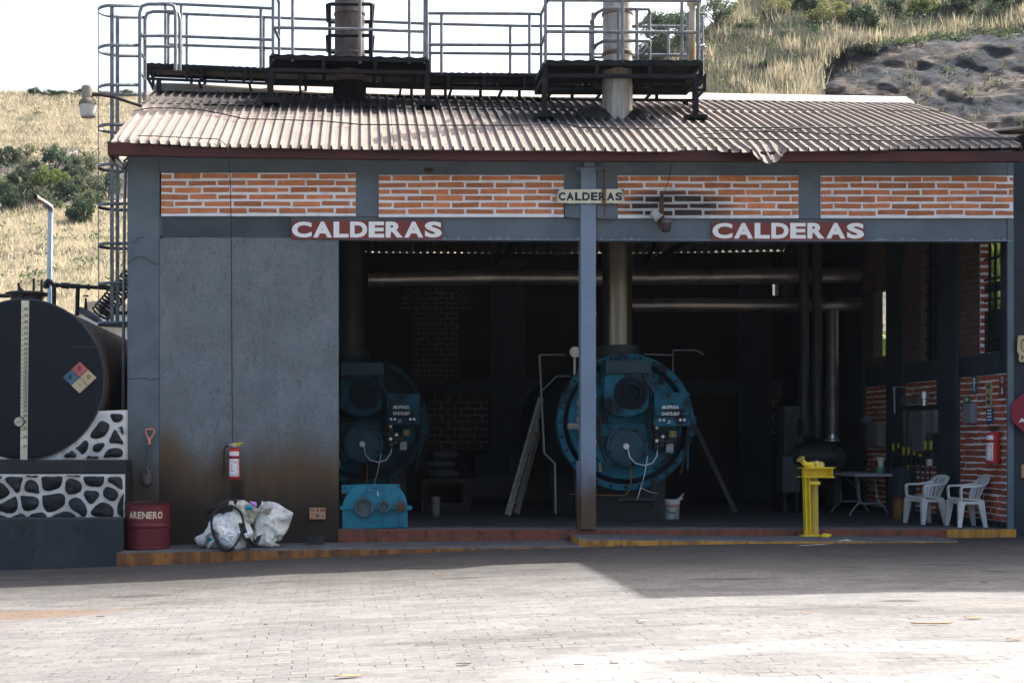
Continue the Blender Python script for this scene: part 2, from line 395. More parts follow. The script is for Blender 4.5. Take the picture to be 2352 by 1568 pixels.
# ------------------------------------------------------------------ hills
def top_right(px): return interp(px, [(1330,250),(1400,232),(1440,205),(1470,140),(1560,95),(1620,70),(1680,32),(1740,-5),(1850,-60),(2352,-150),(3000,-190)])
def dL(py): return 45+(720-py)/502*65
def hillL(px, py):
    p = P(px, py, dL(py)-CAMD); q = .7*noise.fractal((p.x*.07, p.y*.07, 0), 1, 2, 4)+.25*noise.noise((p.x*.5, p.y*.5, 3))
    k = min(1, max(0, (py-225)/60)); 
    return p+Vector((0, 0, q*(.25+.75*k)))
def rockmask(px, py):
    a = interp(py, [(60,2200),(85,2090),(110,1975),(130,1925),(150,1885),(180,1868),(230,1852),(300,1846),(420,1840)])
    q = 22*noise.noise((px*.03, py*.03, 9))+14*noise.noise((px*.11, py*.11, 2))
    top = interp(px, [(1850,150),(1960,112),(2100,84),(2352,70),(2900,60)])
    mx = min(1, max(0, (px+q*.4-a)/14)); my = min(1, max(0, (py-top-q*.5)/16))
    return mx*my
def dR(px, py):
    d = 42+(330-min(py, 330))*.11
    m = rockmask(px, py)
    r = 61+(300-py)*.03
    return d+(max(r, d)-d)*m
def hillR(px, py):
    d = dR(px, py); m = rockmask(px, py)
    p = P(px, py, d-CAMD)
    if m > .5:
        q = noise.fractal((p.x*.16, p.z*.5, p.y*.1), 1, 2.1, 6)
        led = noise.noise((p.x*.12, p.z*.9, 2)); 
        p.y += -.45*abs(q)-.22*led-.26*noise.noise((p.x*.9, p.z*1.6, 8))-.16*noise.noise((p.x*2.1, p.z*3.6, 4))
    else:
        p.z += .5*noise.fractal((p.x*.12, p.y*.12, 4), 1, 2, 4)
    return p
def hillmat(name, cols, sc, dark=None):
    g = G(name); co = g.coord('pos')
    c = g.mix(g.ramp(g.noise(co, sc, 9, .7), .35, .68), cols[0], cols[1])
    c = g.mix(g.ramp(g.noise(g.coord('pos', loc=(7,3,1)), sc*.55, 9, .75, .5), .5, .66), c, cols[2])
    c = g.mix(g.ramp(g.noise(co, sc*14, 5, .7), .45, .75), c, g.mix(1., c, (.6,.6,.6), 'MULTIPLY'))
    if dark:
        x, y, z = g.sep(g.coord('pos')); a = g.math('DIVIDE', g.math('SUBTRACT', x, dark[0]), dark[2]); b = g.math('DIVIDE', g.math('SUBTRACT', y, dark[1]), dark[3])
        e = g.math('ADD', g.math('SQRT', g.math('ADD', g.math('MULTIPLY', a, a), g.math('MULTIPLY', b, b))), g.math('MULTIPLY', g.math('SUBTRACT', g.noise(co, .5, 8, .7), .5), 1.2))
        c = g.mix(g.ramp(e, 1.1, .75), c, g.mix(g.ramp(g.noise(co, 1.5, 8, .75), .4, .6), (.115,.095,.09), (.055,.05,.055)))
    g.bump(g.noise(co, sc*8, 6, .75), .8, .25)
    return g.col(c, .95, 0, .1)
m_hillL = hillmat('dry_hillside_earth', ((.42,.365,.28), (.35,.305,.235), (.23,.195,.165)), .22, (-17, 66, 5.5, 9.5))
m_hillR = hillmat('dry_grass_earth', ((.15,.14,.11), (.10,.10,.085), (.06,.07,.065)), .25)
def rockmat():
    g = G('cut_rock_face'); co = g.coord('pos', (.40,.3,1.25), rot=(0,R(12),0))
    c = g.mix(g.ramp(g.noise(co, .26, 10, .66, 1.4), .44, .54), (.20,.170,.145), (.045,.056,.074))  # blue-grey tone carries distance haze in the rock colour
    c = g.mix(g.ramp(g.noise(g.coord('pos', (.5,.3,1.2), (3,1,5)), .5, 9, .75, .4), .52, .66), c, (.10,.105,.115))
    c = g.mix(g.ramp(g.noise(g.coord('pos', (1,1,1.6)), 3.2, 7, .75), .45, .68), c, g.mix(1., c, (.5,.5,.52), 'MULTIPLY'))
    ck = g.math('ABSOLUTE', g.math('SUBTRACT', g.noise(g.coord('pos', (.6,.6,1.7), rot=(0,R(14),0)), .75, 7, .62, .5), .5)); c = g.mix(g.ramp(ck, .035, .008, 0, .8), c, (.025,.028,.034))
    g.bump(g.noise(g.coord('pos', (.8,.8,1.8)), 2.2, 8, .78), 1., .5)
    return g.col(c, .95, 0, .1)
m_rock = rockmat()
mb = MB()
pys = list(range(744, 217, -8))+[218]
pxl = np.linspace(-330, 1700, 118)
rows = [[hillL(px, py) for px in pxl] for py in pys]
rows.insert(0, [(XW(px, 14), 14, gz(XW(px, 14))-.25) for px in pxl])
rows.append([(p[0]*1.15, p[1]+25, p[2]-3) for p in rows[-1]]); rows.append([(p[0]*1.3, p[1]+60, p[2]-22) for p in rows[-1]])
mb.grid(rows, 0, True)
tag(mb.build('hillside', m_hillL, loc=(0,0,0)), 'sunlit dry grass hillside rising behind the yard on the left', 'hillside', kind='structure')
mb = MB(); rows = []
pxs = list(np.linspace(1300, 1800, 36))+list(np.linspace(1812, 2420, 100))+list(np.linspace(2440, 3000, 20))
ts = np.linspace(0, 1, 84)
for t in ts:
    row = []
    for px in pxs:
        tp = top_right(px); py = 330+(tp-330)*t
        row.append(hillR(px, py))
    rows.append(row)
low = [(p[0]*.9, 12.5, -.7) for p in rows[0]]
rows.insert(0, low); rows.append([(p[0]*1.2, p[1]+20, p[2]+1.5) for p in rows[-1]]); rows.append([(p[0]*1.5, p[1]+60, p[2]-10) for p in rows[-1]])
mb.grid(rows, 0, True)
nc = len(pxs)
for k, f in enumerate(mb.f):
    i = k//(nc-1); j = k % (nc-1)
    if 1 <= i <= 84:
        tp = top_right(pxs[j]); py = 330+(tp-330)*ts[min(83, i-1)]
        if rockmask(pxs[j], py) > .5: mb.mi[k] = 1
tag(mb.build('hill', [m_hillR, m_rock], loc=(0,0,0)), 'steep scrub hill with a bare cut rock face on the right', 'hill', kind='structure')

# dry grass: nobody could count it
def grassmat(name, a, b, c3):
    g = G(name); co = g.coord('pos')
    rnd = g.n('NewGeometry').outputs['Random Per Island']
    c = g.mix(rnd, a, b)
    c = g.mix(g.ramp(g.noise(co, .35, 6, .7), .48, .62), c, c3)
    g.col(c, .8, 0, .2)
    tr = g.n('BsdfTranslucent'); g.l(g.mix(1., c, (1.15,1.1,.9), 'MULTIPLY'), tr.inputs[0])
    ms = g.n('MixShader'); ms.inputs[0].default_value = .5
    g.l(g.b.outputs[0], ms.inputs[1]); g.l(tr.outputs[0], ms.inputs[2])
    g.l(ms.outputs[0], g.t.nodes['Material Output'].inputs[0])
    return g.m
def grass(name, label, pts, hs, mat, blades=5, wid=.035, lean=.35):
    n = len(pts)*blades
    base = np.repeat(np.array(pts), blades, 0)+np.c_[rng.normal(0, .22, (n, 2)), np.zeros(n)]
    h = np.repeat(np.array(hs), blades)*rng.uniform(.55, 1.15, n)
    a = rng.uniform(0, 2*np.pi, n); ln = h*rng.uniform(.05, lean, n); a2 = rng.uniform(0, 2*np.pi, n)
    d = np.c_[np.cos(a), np.sin(a), np.zeros(n)]*(wid*rng.uniform(.6, 1.5, n)*np.maximum(1, h))[:,None]
    tip = base+np.c_[np.cos(a2)*ln, np.sin(a2)*ln, h]
    base[:,2] -= .05
    v = np.empty((n*3, 3)); v[0::3] = base-d; v[1::3] = base+d; v[2::3] = tip
    me = bpy.data.meshes.new(name); me.vertices.add(n*3); me.vertices.foreach_set('co', v.ravel())
    me.loops.add(n*3); me.loops.foreach_set('vertex_index', np.arange(n*3)); me.polygons.add(n)
    me.polygons.foreach_set('loop_start', np.arange(0, n*3, 3)); me.polygons.foreach_set('loop_total', np.full(n, 3))
    me.update(calc_edges=True); me.materials.append(mat)
    o = bpy.data.objects.new(name, me); C.objects.link(o); OFF[o] = np.zeros(3)
    return tag(o, label, 'grass', kind='stuff')
pts = []; hs = []
while len(pts) < 26000:
    px = random.uniform(-40, 340); py = random.uniform(216, 745)
    if random.random() > (dL(py)/110)**1.2: continue
    if 350 < py < 478 and noise.noise((px*.02, py*.02, 1)) > -.15: continue
    p = hillL(px, py); pts.append(p); hs.append(random.uniform(.10, .34))
for k in range(1500):
    px = random.uniform(340, 1500); p = hillL(px, random.uniform(218, 240)); pts.append(p); hs.append(random.uniform(.5, 1.2))
grass('dry_grass', 'pale dry grass covering the left hillside', pts, hs, grassmat('straw_grass', (.47,.43,.345), (.36,.33,.265), (.29,.27,.22)), 5, .024, .9)
pts = []; hs = []; pt2 = []; h2 = []; pt3 = []; h3 = []
while len(pts) < 24000:
    px = random.uniform(1400, 2420); tp = top_right(px); py = random.uniform(max(tp, -45), 330)
    if rockmask(px, py) > .15: continue
    e = rockmask(px+26, py+4)
    p = hillR(px, py)
    if (e > .3 and random.random() < .8) or (1740 < px < 1870 and py > 170 and noise.noise((px*.03, py*.03, 5)) > .2) or noise.noise((px*.025, py*.04, 15)) > (.5 if py > 110 else .34):
        pt2.append(p); h2.append(random.uniform(.35, .95))
    pts.append(p); hs.append(random.uniform(.14, .5)*(.6+.8*max(0, noise.noise((px*.02, py*.02, 3))+.4)))
for k in range(120):
    px = random.uniform(1870, 2420); py = random.uniform(120, 330)
    if noise.noise((px*.015, py*.05, 12)) > .12:
        pt3.append(hillR(px, py)); h3.append(random.uniform(.25, .6))
grass('tall_grass', 'grey green and straw tall grass covering the right hill', pts, hs, grassmat('mixed_grass', (.135,.13,.108), (.072,.082,.07), (.05,.065,.06)), 6, .026, .8)
grass('feather_grass', 'bright straw feather grass along the edge of the cut', pt2, h2, grassmat('bright_straw_grass', (.34,.31,.25), (.22,.205,.165), (.175,.168,.14)), 6, .035, .5)
grass('scrub_grass', 'thin scrub growing on ledges of the rock face', pt3, h3, grassmat('grey_scrub', (.16,.15,.11), (.10,.10,.07), (.07,.075,.06)), 5, .04)

def scrub(name, label, pts, rad, mat, n=16, leaf=.07):
    N = len(pts)*n; c0 = np.repeat(np.array(pts), n, 0); r0 = np.repeat(np.array(rad), n)[:,None]
    d = rng.normal(0, 1, (N, 3)); d[:,2] = np.abs(d[:,2])*.8; d /= np.linalg.norm(d, axis=1)[:,None]
    q = c0+d*r0*rng.uniform(.2, 1, (N, 1))**.6
    a = rng.normal(0, 1, (N, 3)); a /= np.linalg.norm(a, axis=1)[:,None]; b = np.cross(a, rng.normal(0, 1, (N, 3))); b /= np.linalg.norm(b, axis=1)[:,None]
    sz = leaf*rng.uniform(.6, 1.5, (N, 1))*(.6+r0)
    v = np.empty((N*4, 3)); v[0::4] = q-a*sz; v[1::4] = q+b*sz*.5; v[2::4] = q+a*sz; v[3::4] = q-b*sz*.5
    me = bpy.data.meshes.new(name); me.from_pydata(v.tolist(), [], np.arange(N*4).reshape(-1, 4).tolist()); me.materials.append(mat)
    o = bpy.data.objects.new(name, me); C.objects.link(o); OFF[o] = np.zeros(3)
    return tag(o, label, 'scrub', kind='stuff')
# bushes and trees
def leafmat(name, a, b):
    g = G(name); co = g.coord('obj')
    rnd = g.n('NewGeometry').outputs['Random Per Island']
    c = g.mix(rnd, a, b)
    c = g.mix(g.ramp(g.noise(co, 3.0, 3), .4, .65), c, g.mix(1., c, (.6,.65,.6), 'MULTIPLY'))
    m = g.col(c, .7, 0, .3)
    tr = g.n('BsdfTranslucent'); g.l(g.mix(1., c, (1.2,1.3,.7), 'MULTIPLY'), tr.inputs[0])
    ms = g.n('MixShader'); ms.inputs[0].default_value = .3
    g.l(g.b.outputs[0], ms.inputs[1]); g.l(tr.outputs[0], ms.inputs[2])
    g.l(ms.outputs[0], g.t.nodes['Material Output'].inputs[0])
    return m
m_bark = M('grey_bark', (.14,.115,.09), (.08,.065,.05), 6, .9, bump=.3, bs=20)
LEAF = {k: leafmat(k+'_leaves', a, b) for k, a, b in (
    ('bright', (.16,.19,.055), (.09,.125,.04)), ('dark', (.045,.075,.04), (.03,.052,.034)), ('bluish', (.075,.11,.075), (.05,.08,.06)),
    ('greygreen', (.13,.15,.10), (.09,.11,.075)), ('straw', (.26,.24,.12), (.17,.17,.075)))}
def crown(n, clumps, leaf, flat=.75, low=0., seed=0):
    "unit crown: leaf quads gathered in clumps over an uneven ellipsoid"
    r = np.random.default_rng(seed)
    cs = []
    while len(cs) < clumps:
        q = r.normal(0, 1, 3); q /= np.linalg.norm(q)
        if q[2] < -.55+low: continue
        rad = r.uniform(.55, 1.0)*(1+.22*noise.noise((q[0]*1.8+seed, q[1]*1.8, q[2]*1.8)))
        cs.append(q*rad*np.array([1, 1, flat]))
    cs = np.array(cs); k = r.integers(0, clumps, n); rad = r.uniform(.16, .30, clumps)
    d = r.normal(0, 1, (n, 3)); d /= np.linalg.norm(d, axis=1)[:,None]
    p = cs[k]+d*(rad[k]*r.uniform(.25, 1, n)**.5)[:,None]
    a = r.normal(0, 1, (n, 3)); a /= np.linalg.norm(a, axis=1)[:,None]
    b = np.cross(a, r.normal(0, 1, (n, 3))); b /= np.linalg.norm(b, axis=1)[:,None]
    s = leaf*r.uniform(.6, 1.3, n)[:,None]
    v = np.empty((n*4, 3)); v[0::4] = p-a*s; v[1::4] = p+b*s*.45; v[2::4] = p+a*s; v[3::4] = p-b*s*.45
    return v, cs
def plant(name, label, kind, seed, n=3600, clumps=40, leaf=.062, flat=.75, trunk=.25, low=.0, branches=7, thin=1.):
    "unit plant of crown radius 1; its crown centre sits trunk+flat above the ground"
    t = thing(name, label, 'tree' if 'tree' in name else 'bush', (0,0,0))
    v, cs = crown(n, clumps, leaf, flat, low, seed); zc = trunk+flat*.62
    v = v+np.array([0, 0, zc])
    me = bpy.data.meshes.new('crown'); me.from_pydata(v.tolist(), [], np.arange(len(v)).reshape(-1, 4).tolist()); me.materials.append(LEAF[kind])
    o = bpy.data.objects.new('crown', me); C.objects.link(o); o.parent = t
    mb = MB(); r = random.Random(seed)
    mb.tube([(0,0,-.3), (.02,.01,trunk*.5), (.03,-.02,zc-.25*flat)], [.075*thin, .06*thin, .04*thin], 7)
    for k in range(branches):
        e = cs[r.randrange(len(cs))]; b0 = Vector((.02, 0, trunk*r.uniform(.3, 1)))
        e = Vector(e)*.85+Vector((0, 0, zc)); m_ = b0.lerp(e, .5)+Vector((r.uniform(-.1,.1), r.uniform(-.1,.1), r.uniform(-.05,.1)))
        mb.tube([b0, m_, e], [.035*thin, .024*thin, .01*thin], 5)
    mb.build('trunk' if 'tree' in name else 'stem', m_bark, t)
    t['top'] = zc+flat; t['zc'] = zc
    return t
PROTO = {}
def put(key, px, py, wpx, hpx, label, surf, group, foot=None, name=None):
    "stands a copy of a plant on the hill so that its crown spans wpx,hpx around (px,py)"
    args = dict(shrub=dict(name='bush', kind='bluish', seed=3), darkshrub=dict(name='bush', kind='dark', seed=5, n=5000, clumps=56, trunk=.05, low=-.3),
                bright=dict(name='bush', kind='bright', seed=8, n=4200, clumps=44), greyish=dict(name='bush', kind='greygreen', seed=12, n=3200, clumps=32),
                sparse=dict(name='bush', kind='greygreen', seed=15, n=900, clumps=22, trunk=.5, flat=.5, branches=14), straw=dict(name='bush', kind='straw', seed=21, n=3200, clumps=36),
                tree=dict(name='tree', kind='bluish', seed=31, n=8000, clumps=80, leaf=.045, trunk=.55, flat=.95, branches=12),
                lighttree=dict(name='tree', kind='greygreen', seed=37, n=4200, clumps=50, leaf=.045, trunk=.6, flat=.8, branches=14))[key]
    fpy = foot if foot else py+hpx*.5
    b = surf(px, fpy); d = b.y+CAMD
    r = wpx*.56*d/FPX; 
    if key not in PROTO:
        a = dict(args); a['label'] = label; t = plant(**a); PROTO[key] = t; first = True
    else:
        t = dup(PROTO[key], (0,0,0)); first = False
    top_z = CAMZ+(VY-(py-hpx*.5))*d/FPX
    t.location = b; t['label'] = label; t['group'] = group; t.rotation_euler = (0, 0, random.uniform(0, 6.28))
    sz = max(.25*r, (top_z-b.z)/t['top'])
    t.scale = (r, r*random.uniform(.85, 1.1), sz)
    return t
pts = []; rad = []
while len(pts) < 700:
    px = random.uniform(-40, 330); py = random.uniform(222, 700); k = noise.noise((px*.016, py*.022, 4))
    gully = 365 < py < 478 and px < 250
    if not gully and k < .05 and random.random() > .12: continue
    pts.append(hillL(px, py)); rad.append(random.uniform(.2, .55)*(1.7 if gully else 1))
scrub('low_scrub', 'low grey green scrub scattered over the left hillside', pts, rad, LEAF['greygreen'])
pts = []; rad = []; pd = []; rd = []
while len(pts)+len(pd) < 1500:
    px = random.uniform(1420, 2420); py = random.uniform(max(top_right(px), -40), 325); k = noise.noise((px*.011, py*.016, 7)); m = rockmask(px, py)
    if m > .2 and (noise.noise((px*.012, py*.04, 12)) < .25 or random.random() < .6): continue
    up = 1 if py < 95 and px > 1740 else 0
    if not up and m < .2 and k < -.05 and random.random() > .3: continue
    (pd if k+.25*up > .12 else pts).append(hillR(px, py)); (rd if k+.25*up > .12 else rad).append(random.uniform(.18, .5)*(.6 if m > .2 else 1)*(1.5 if up else 1))
for k in range(9000):
    px = random.uniform(1830, 2420); py = random.uniform(70, 320); m = rockmask(px, py)
    if .03 < m < .97 and random.random() < .6: (pd if random.random() < .35 else pts).append(hillR(px, py)); (rd if len(pd) > len(rd) else rad).append(random.uniform(.15, .42))
scrub('low_scrub', 'low grey green scrub mixed into the grass of the right hill', pts, rad, LEAF['greygreen'])
scrub('dark_scrub', 'low dark green scrub in patches on the right hill', pd, rd, LEAF['bluish'])  # bluish leaves: haze tint put into the scrub colour
gL = 'bushes on the left hillside'
for a in (('bright', 117, 415, 86, 64, 'bright yellow-green bush in the gully of the left hillside', hillL, gL, 452),
          ('darkshrub', 186, 485, 72, 60, 'round dark green bush standing alone on the straw slope behind the vent pipe', hillL, gL, 512),
          ('shrub', 128, 366, 66, 62, 'blue-green bush above the bright yellow-green bush', hillL, gL, 400),
          ('greyish', 190, 374, 58, 46, 'pale grey-green bush near the ladder cage, at the top right of the gully', hillL, gL, 405),
          ('darkshrub', 18, 362, 56, 50, 'dark bush at the left edge of the photo above the gully', hillL, gL, 388),
          ('sparse', 62, 348, 50, 36, 'thin bare-stemmed bush between the dark and the blue-green bush', hillL, gL, 378),
          ('shrub', 250, 426, 62, 66, 'blue-green bush seen through the ladder cage', hillL, gL, 458),
          ('bright', -4, 430, 30, 56, 'green bush cut off by the left edge of the photo', hillL, gL, 460),
          ('darkshrub', 80, 213, 34, 20, 'small blue-green shrub on the skyline at the far left', hillL, gL, 224),
          ('shrub', 112, 216, 36, 20, 'wide grey-green shrub on the skyline left of the lamp', hillL, gL, 228),
          ('shrub', 150, 217, 54, 13, 'long flat shrub on the skyline between two rounder shrubs', hillL, gL, 225),
          ('darkshrub', 184, 214, 28, 18, 'small shrub on the skyline right behind the lamp', hillL, gL, 225),
          ('shrub', 292, 217, 36, 20, 'pale shrub on the skyline seen through the ladder cage', hillL, gL, 229),
          ('darkshrub', 28, 258, 20, 9, 'tiny dark tuft high on the left slope', hillL, gL, 262),
          ('shrub', 205, 322, 14, 9, 'tiny green tuft right of the lamp on the slope', hillL, gL, 326),
          ('greyish', 64, 640, 26, 12, 'low grey tuft on the straw slope left of the vent pipe', hillL, gL, 645),
          ('darkshrub', 92, 268, 26, 9, 'flat dark tuft left of the lamp on the slope', hillL, gL, 272)):
    put(*a)
for k, (px, py, wx, hx) in enumerate([(48,410,56,44), (92,450,50,44), (150,440,60,50), (200,420,60,50), (30,460,56,50), (215,455,50,46), (160,400,46,40), (70,385,44,36), (10,440,50,40), (120,470,50,30), (60,440,54,40)]):
    put('greyish' if k % 2 else 'darkshrub', px, py, wx, hx, 'greyish scrub filling the shaded gully of the left hillside', hillL, 'scrub in the gully', py+hx*.5)
gR = 'trees and bushes on the right hill'
for a in (('tree', 1532, 72, 104, 100, 'large blue-green tree on the ridge right behind the pale chimney', hillR, gR, 150),
          ('tree', 1500, 118, 56, 50, 'small dark tree below the large tree behind the pale chimney', hillR, gR, 160),
          ('lighttree', 1645, 14, 96, 60, 'pale green tree leaning over the ridge above the platform end', hillR, gR, 74),
          ('lighttree', 1590, 45, 60, 60, 'thin pale green tree between the large tree and the ridge', hillR, gR, 100),
          ('straw', 1783, 24, 62, 44, 'yellowish bush near the top of the right hill', hillR, gR, 52),
          ('straw', 1905, 32, 80, 54, 'large yellow-green bush at the top of the right hill', hillR, gR, 66),
          ('darkshrub', 1978, 40, 84, 50, 'dark green bush right beside the large yellow-green bush', hillR, gR, 70),
          ('shrub', 1838, 104, 26, 36, 'narrow green bush in the middle of the grass slope', hillR, gR, 124),
          ('shrub', 2040, 16, 70, 40, 'blue-green bush at the top of the photo above the rock face', hillR, gR, 40),
          ('bright', 2120, 10, 60, 36, 'bright green bush at the top of the photo above the rock face', hillR, gR, 34),
          ('darkshrub', 2200, 14, 80, 44, 'dark bush at the top right above the rock face', hillR, gR, 40),
          ('shrub', 2300, 12, 90, 48, 'blue-green bush near the top right corner of the photo', hillR, gR, 42),
          ('darkshrub', 1845, 10, 60, 40, 'dark bush between the two yellowish bushes', hillR, gR, 36),
          ('greyish', 1712, 62, 46, 30, 'grey-green bush on the left shoulder of the right hill', hillR, gR, 80),
          ('greyish', 2020, 72, 50, 24, 'grey-green bush on the rim of the rock face', hillR, gR, 84),
          ('shrub', 1760, 150, 36, 26, 'low blue-green bush on the grass slope above the roof', hillR, gR, 166)):
    put(*a)
# ------------------------------------------------------------------ boiler house
HX0, HX1, BY = XW(292), 9.05, 9.25       # left wall, right wall, back wall plane
house = thing('boiler_house', 'long open-fronted boiler house with grey frame, orange brick panels and a corrugated roof', 'building', (0,0,0))
EAVE = [(258,328),(330,331),(500,338),(820,343),(1200,345.5),(1560,347),(1900,346),(2200,342),(2348,339)]
YE, YR = -.5, 4.4
def ze(X): return ZW(interp(X*FPX/(CAMD+YE)+VX, EAVE), YE)
def zr(X): return interp(X, [(-2.94, ZW(212, YR)), (9.0, ZW(243, YR))])
def roofz(X, y):
    t = (y-YE)/(YR-YE)
    if t > 1: t = 2-t
    return ze(X)+(zr(X)-ze(X))*t+.05*4*t*(1-t)
def roof_at(px, py, lift=.06):
    lo, hi = YE-.1, YR
    for _ in range(40):
        y = (lo+hi)/2
        if ZW(py, y) > roofz(XW(px, y), y): lo = y
        else: hi = y
    return Vector((XW(px, y), y, roofz(XW(px, y), y)+lift))
# frame
mb = MB(); mb.pbox(292, 357, 367, 1300, 0, .38); mb.build('column', m_grey, house, bevel=.015)
mb = MB(); mb.box(XW(2325), HX1, 0, .34, -.15, 4.75); mb.build('column', m_dark, house, bevel=.012)
BT = [(371,394.5),(813,402),(1293,404),(1832,404.5),(2325,404.8)]; BB = [(371,495.5),(817,497),(1293,500),(1832,502),(2325,500.5)]; LB = [(367,545),(780,550),(1330,552),(2325,554)]
def strip(mb, top, bot, px0, px1, y0, y1, n=12, mi=0):
    q = np.linspace(px0, px1, n)
    mb.prism([(XW(p), ZW(interp(p, top))) for p in q]+[(XW(p), ZW(interp(p, bot))) for p in q[::-1]], y0, y1, mi)
mb = MB(); strip(mb, [(0,346),(2400,346)], BT, 367.2, 2324.8, .004, .30); mb.build('top_beam', m_beam, house)
mb = MB(); strip(mb, BB, [(p, v-3) for p, v in LB], 367.2, 2324.8, .02, .30); 
strip(mb, [(p, v-3) for p, v in LB], LB, 778.2, 2324.8, -.008, .12); mb.build('lintel', m_beam, house)
for a, b in ((817,870),(1294,1418),(1832.5,1884)):
    mb = MB(); strip(mb, BT, BB, a, b, -.004, .2, 3); mb.build('mullion', m_beam, house)
for k, (a, b) in enumerate(((371,817),(870,1294),(1418,1832.5),(1884,2325))):
    mb = MB(); t0 = ZW(max(interp(a, BT), interp(b, BT))-1); z0 = ZW(min(interp(a, BB), interp(b, BB))+1)
    zz0 = ZW((interp(a, BB)+interp(b, BB))/2)
    brick_wall(mb, (XW(a), -.022, zz0+.022), (1,0,0), (0,0,1), (0,-1,0), XW(b)-XW(a), ZW((interp(a, BT)+interp(b, BT))/2)-zz0-.02, .372, .0915, .03, .03, .012, .12)
    mb.box(XW(a), XW(b), -.034, .1, zz0-.004, zz0+.024, 0)
    mb.build('brick_panel', bm_front2 if k == 3 else bm_front, house)
for a, b, c_, d in ((1296,1338,464,503),(1367,1417,464,505)):
    mb = MB(); r_ = .03; X0, X1, Z0, Z1 = XW(a), XW(b), ZW(d), ZW(c_)
    mb.prism([(X0+r_, Z0+.01), (X0, Z0+.04), (X0, Z1), (X1, Z1), (X1, Z0+.03), (X1-.04, Z0)], -.05, -.006); mb.build('concrete_pad', m_beam, house, bevel=.01)
mb = MB(); mb.pbox(1334, 388, 1369, 1216, -.075, .09)
for py in (640, 715, 905, 1010, 1180): mb.pbox(1332.6, py, 1370.4, py+9, -.06, .07)
mb.pbox(1327, 1058, 1334, 1216, -.02, .12); mb.pbox(1355, 1090, 1367, 1108, -.082, -.07)
mb.build('steel_column', m_steel, house, bevel=.006)
mb = MB(); mb.pbox(1322, 384, 1384, 388.5, -.09, -.01); mb.pbox(1342, 372, 1367, 384, -.06, -.01); mb.build('column_head_plate', m_steel, house)
# plaster infill wall with an uneven, trowelled face
mb = MB(); rows = []
for z in np.linspace(-.3, ZW(546), 60):
    row = []
    for X in np.linspace(XW(367.3), XW(778), 70):
        row.append((X, -.004-.014*noise.fractal((X*1.2, z*1.2, 0), 1, 2, 3)-.006*noise.noise((X*6, z*6, 2)), z+(0 if z < 3.6 else .012*noise.noise((X*5, 0, 1)))))
    rows.append(row)
mb.grid(rows, 0, True)
t_ = rows[-1]; mb.grid([t_, [(p[0], .2, p[2]) for p in t_]], 0, False)
r_ = [q[-1] for q in rows]; mb.grid([[(p[0], .2, p[2]) for p in r_], r_], 0, False)
g = G('troweled_plaster'); co = g.coord('pos')
c = g.mix(g.ramp(g.noise(co, 1.6, 9, .72, .4), .35, .66), (.235,.268,.283), (.178,.208,.222))
c = g.mix(g.ramp(g.noise(co, 26, 9, .8), .46, .66, 0, .6), c, (.095,.113,.124))
c = g.mix(g.ramp(g.noise(g.coord('pos', (5,1,1.5), rot=(0,R(28),0)), 2.6, 9, .75, .6), .54, .66, 0, .65), c, (.11,.128,.14))
c = g.mix(g.ramp(g.noise(g.coord('pos', (6,1,2), (3,0,1), rot=(0,R(-20),0)), 3.2, 9, .75, .4), .58, .7, 0, .55), c, (.27,.295,.305))
c = g.mix(g.ramp(g.noise(g.coord('pos', (3,1,.35)), 1.2, 6, .7), .6, .75, 0, .5), c, (.30,.325,.33))
x, y, z = g.sep(co)
zz = g.math('ADD', z, g.math('MULTIPLY', g.math('SUBTRACT', g.noise(g.coord('pos', (1,1,.3)), 1.1, 8, .65), .5), 1.3))
lx = g.ramp(x, XW(460), XW(360), 0, .45); zz = g.math('SUBTRACT', zz, lx)
c = g.mix(g.ramp(zz, 1.3, .6), c, (.135,.090,.052)); c = g.mix(g.ramp(zz, .8, .1), c, (.044,.031,.023))
sx = g.math('DIVIDE', g.math('SUBTRACT', x, XW(545)), .10); st = g.math('MULTIPLY', g.ramp(g.math('ABSOLUTE', sx), 1.1, .6), g.ramp(z, .66, .56))
c = g.mix(g.math('MULTIPLY', st, .85), c, (.02,.019,.018))
g.bump(g.noise(g.coord('pos', (1,1,1.7)), 26, 10, .82), 1., .035)
mb.build('plaster_wall', g.col(c, .88, 0, .3), house)
mb = MB(); strip(mb, [(780,548.6),(1330,550.4)], [(780,550.6),(1330,552.4)], 780, 1332, -.012, -.004, 30); strip(mb, [(1371,550.6),(2324,552.2)], [(1371,552.6),(2324,554.4)], 1371, 2324, -.012, -.004, 40); mb.build('lintel_edge', m_steel, house)
mb = MB(); rf = random.Random(11); m_crack = M('crack_line', (.022,.026,.03), None, 4, .9)  # flat dark tone for the crack lines
for a, b in ((990,1330),(1372,1470),(2010,2320)):
    for k in range(16):
        px = rf.uniform(a, b); yy = interp(px, LB)-3; w0 = rf.uniform(1.5, 5); h0 = rf.uniform(1, 5)
        mb.prism([(XW(px-w0), ZW(yy+1)), (XW(px+w0), ZW(yy+1)), (XW(px+w0*.6), ZW(yy-h0*.6)), (XW(px-w0*.2), ZW(yy-h0)), (XW(px-w0*.8), ZW(yy-h0*.4))], -.0095, -.0085)
mb.build('flaked_paint', M('flaked_primer', (.26,.32,.37), (.2,.25,.3), 20, .8), house)
mb = MB()
for pts in ([(292,606),(304,596),(318,590),(335,592),(347,602),(358,607),(367,605)], [(292,869),(312,870),(330,868),(345,872),(367,868)], [(305,560),(318,548),(332,544)], [(2330,620),(2345,612),(2360,611)], [(2332,806),(2350,804),(2366,808)]):
    mb = MB(); mb.tube([P(a, b, -.001) for a, b in pts], .0045, 5); mb.build('crack', m_crack, house)
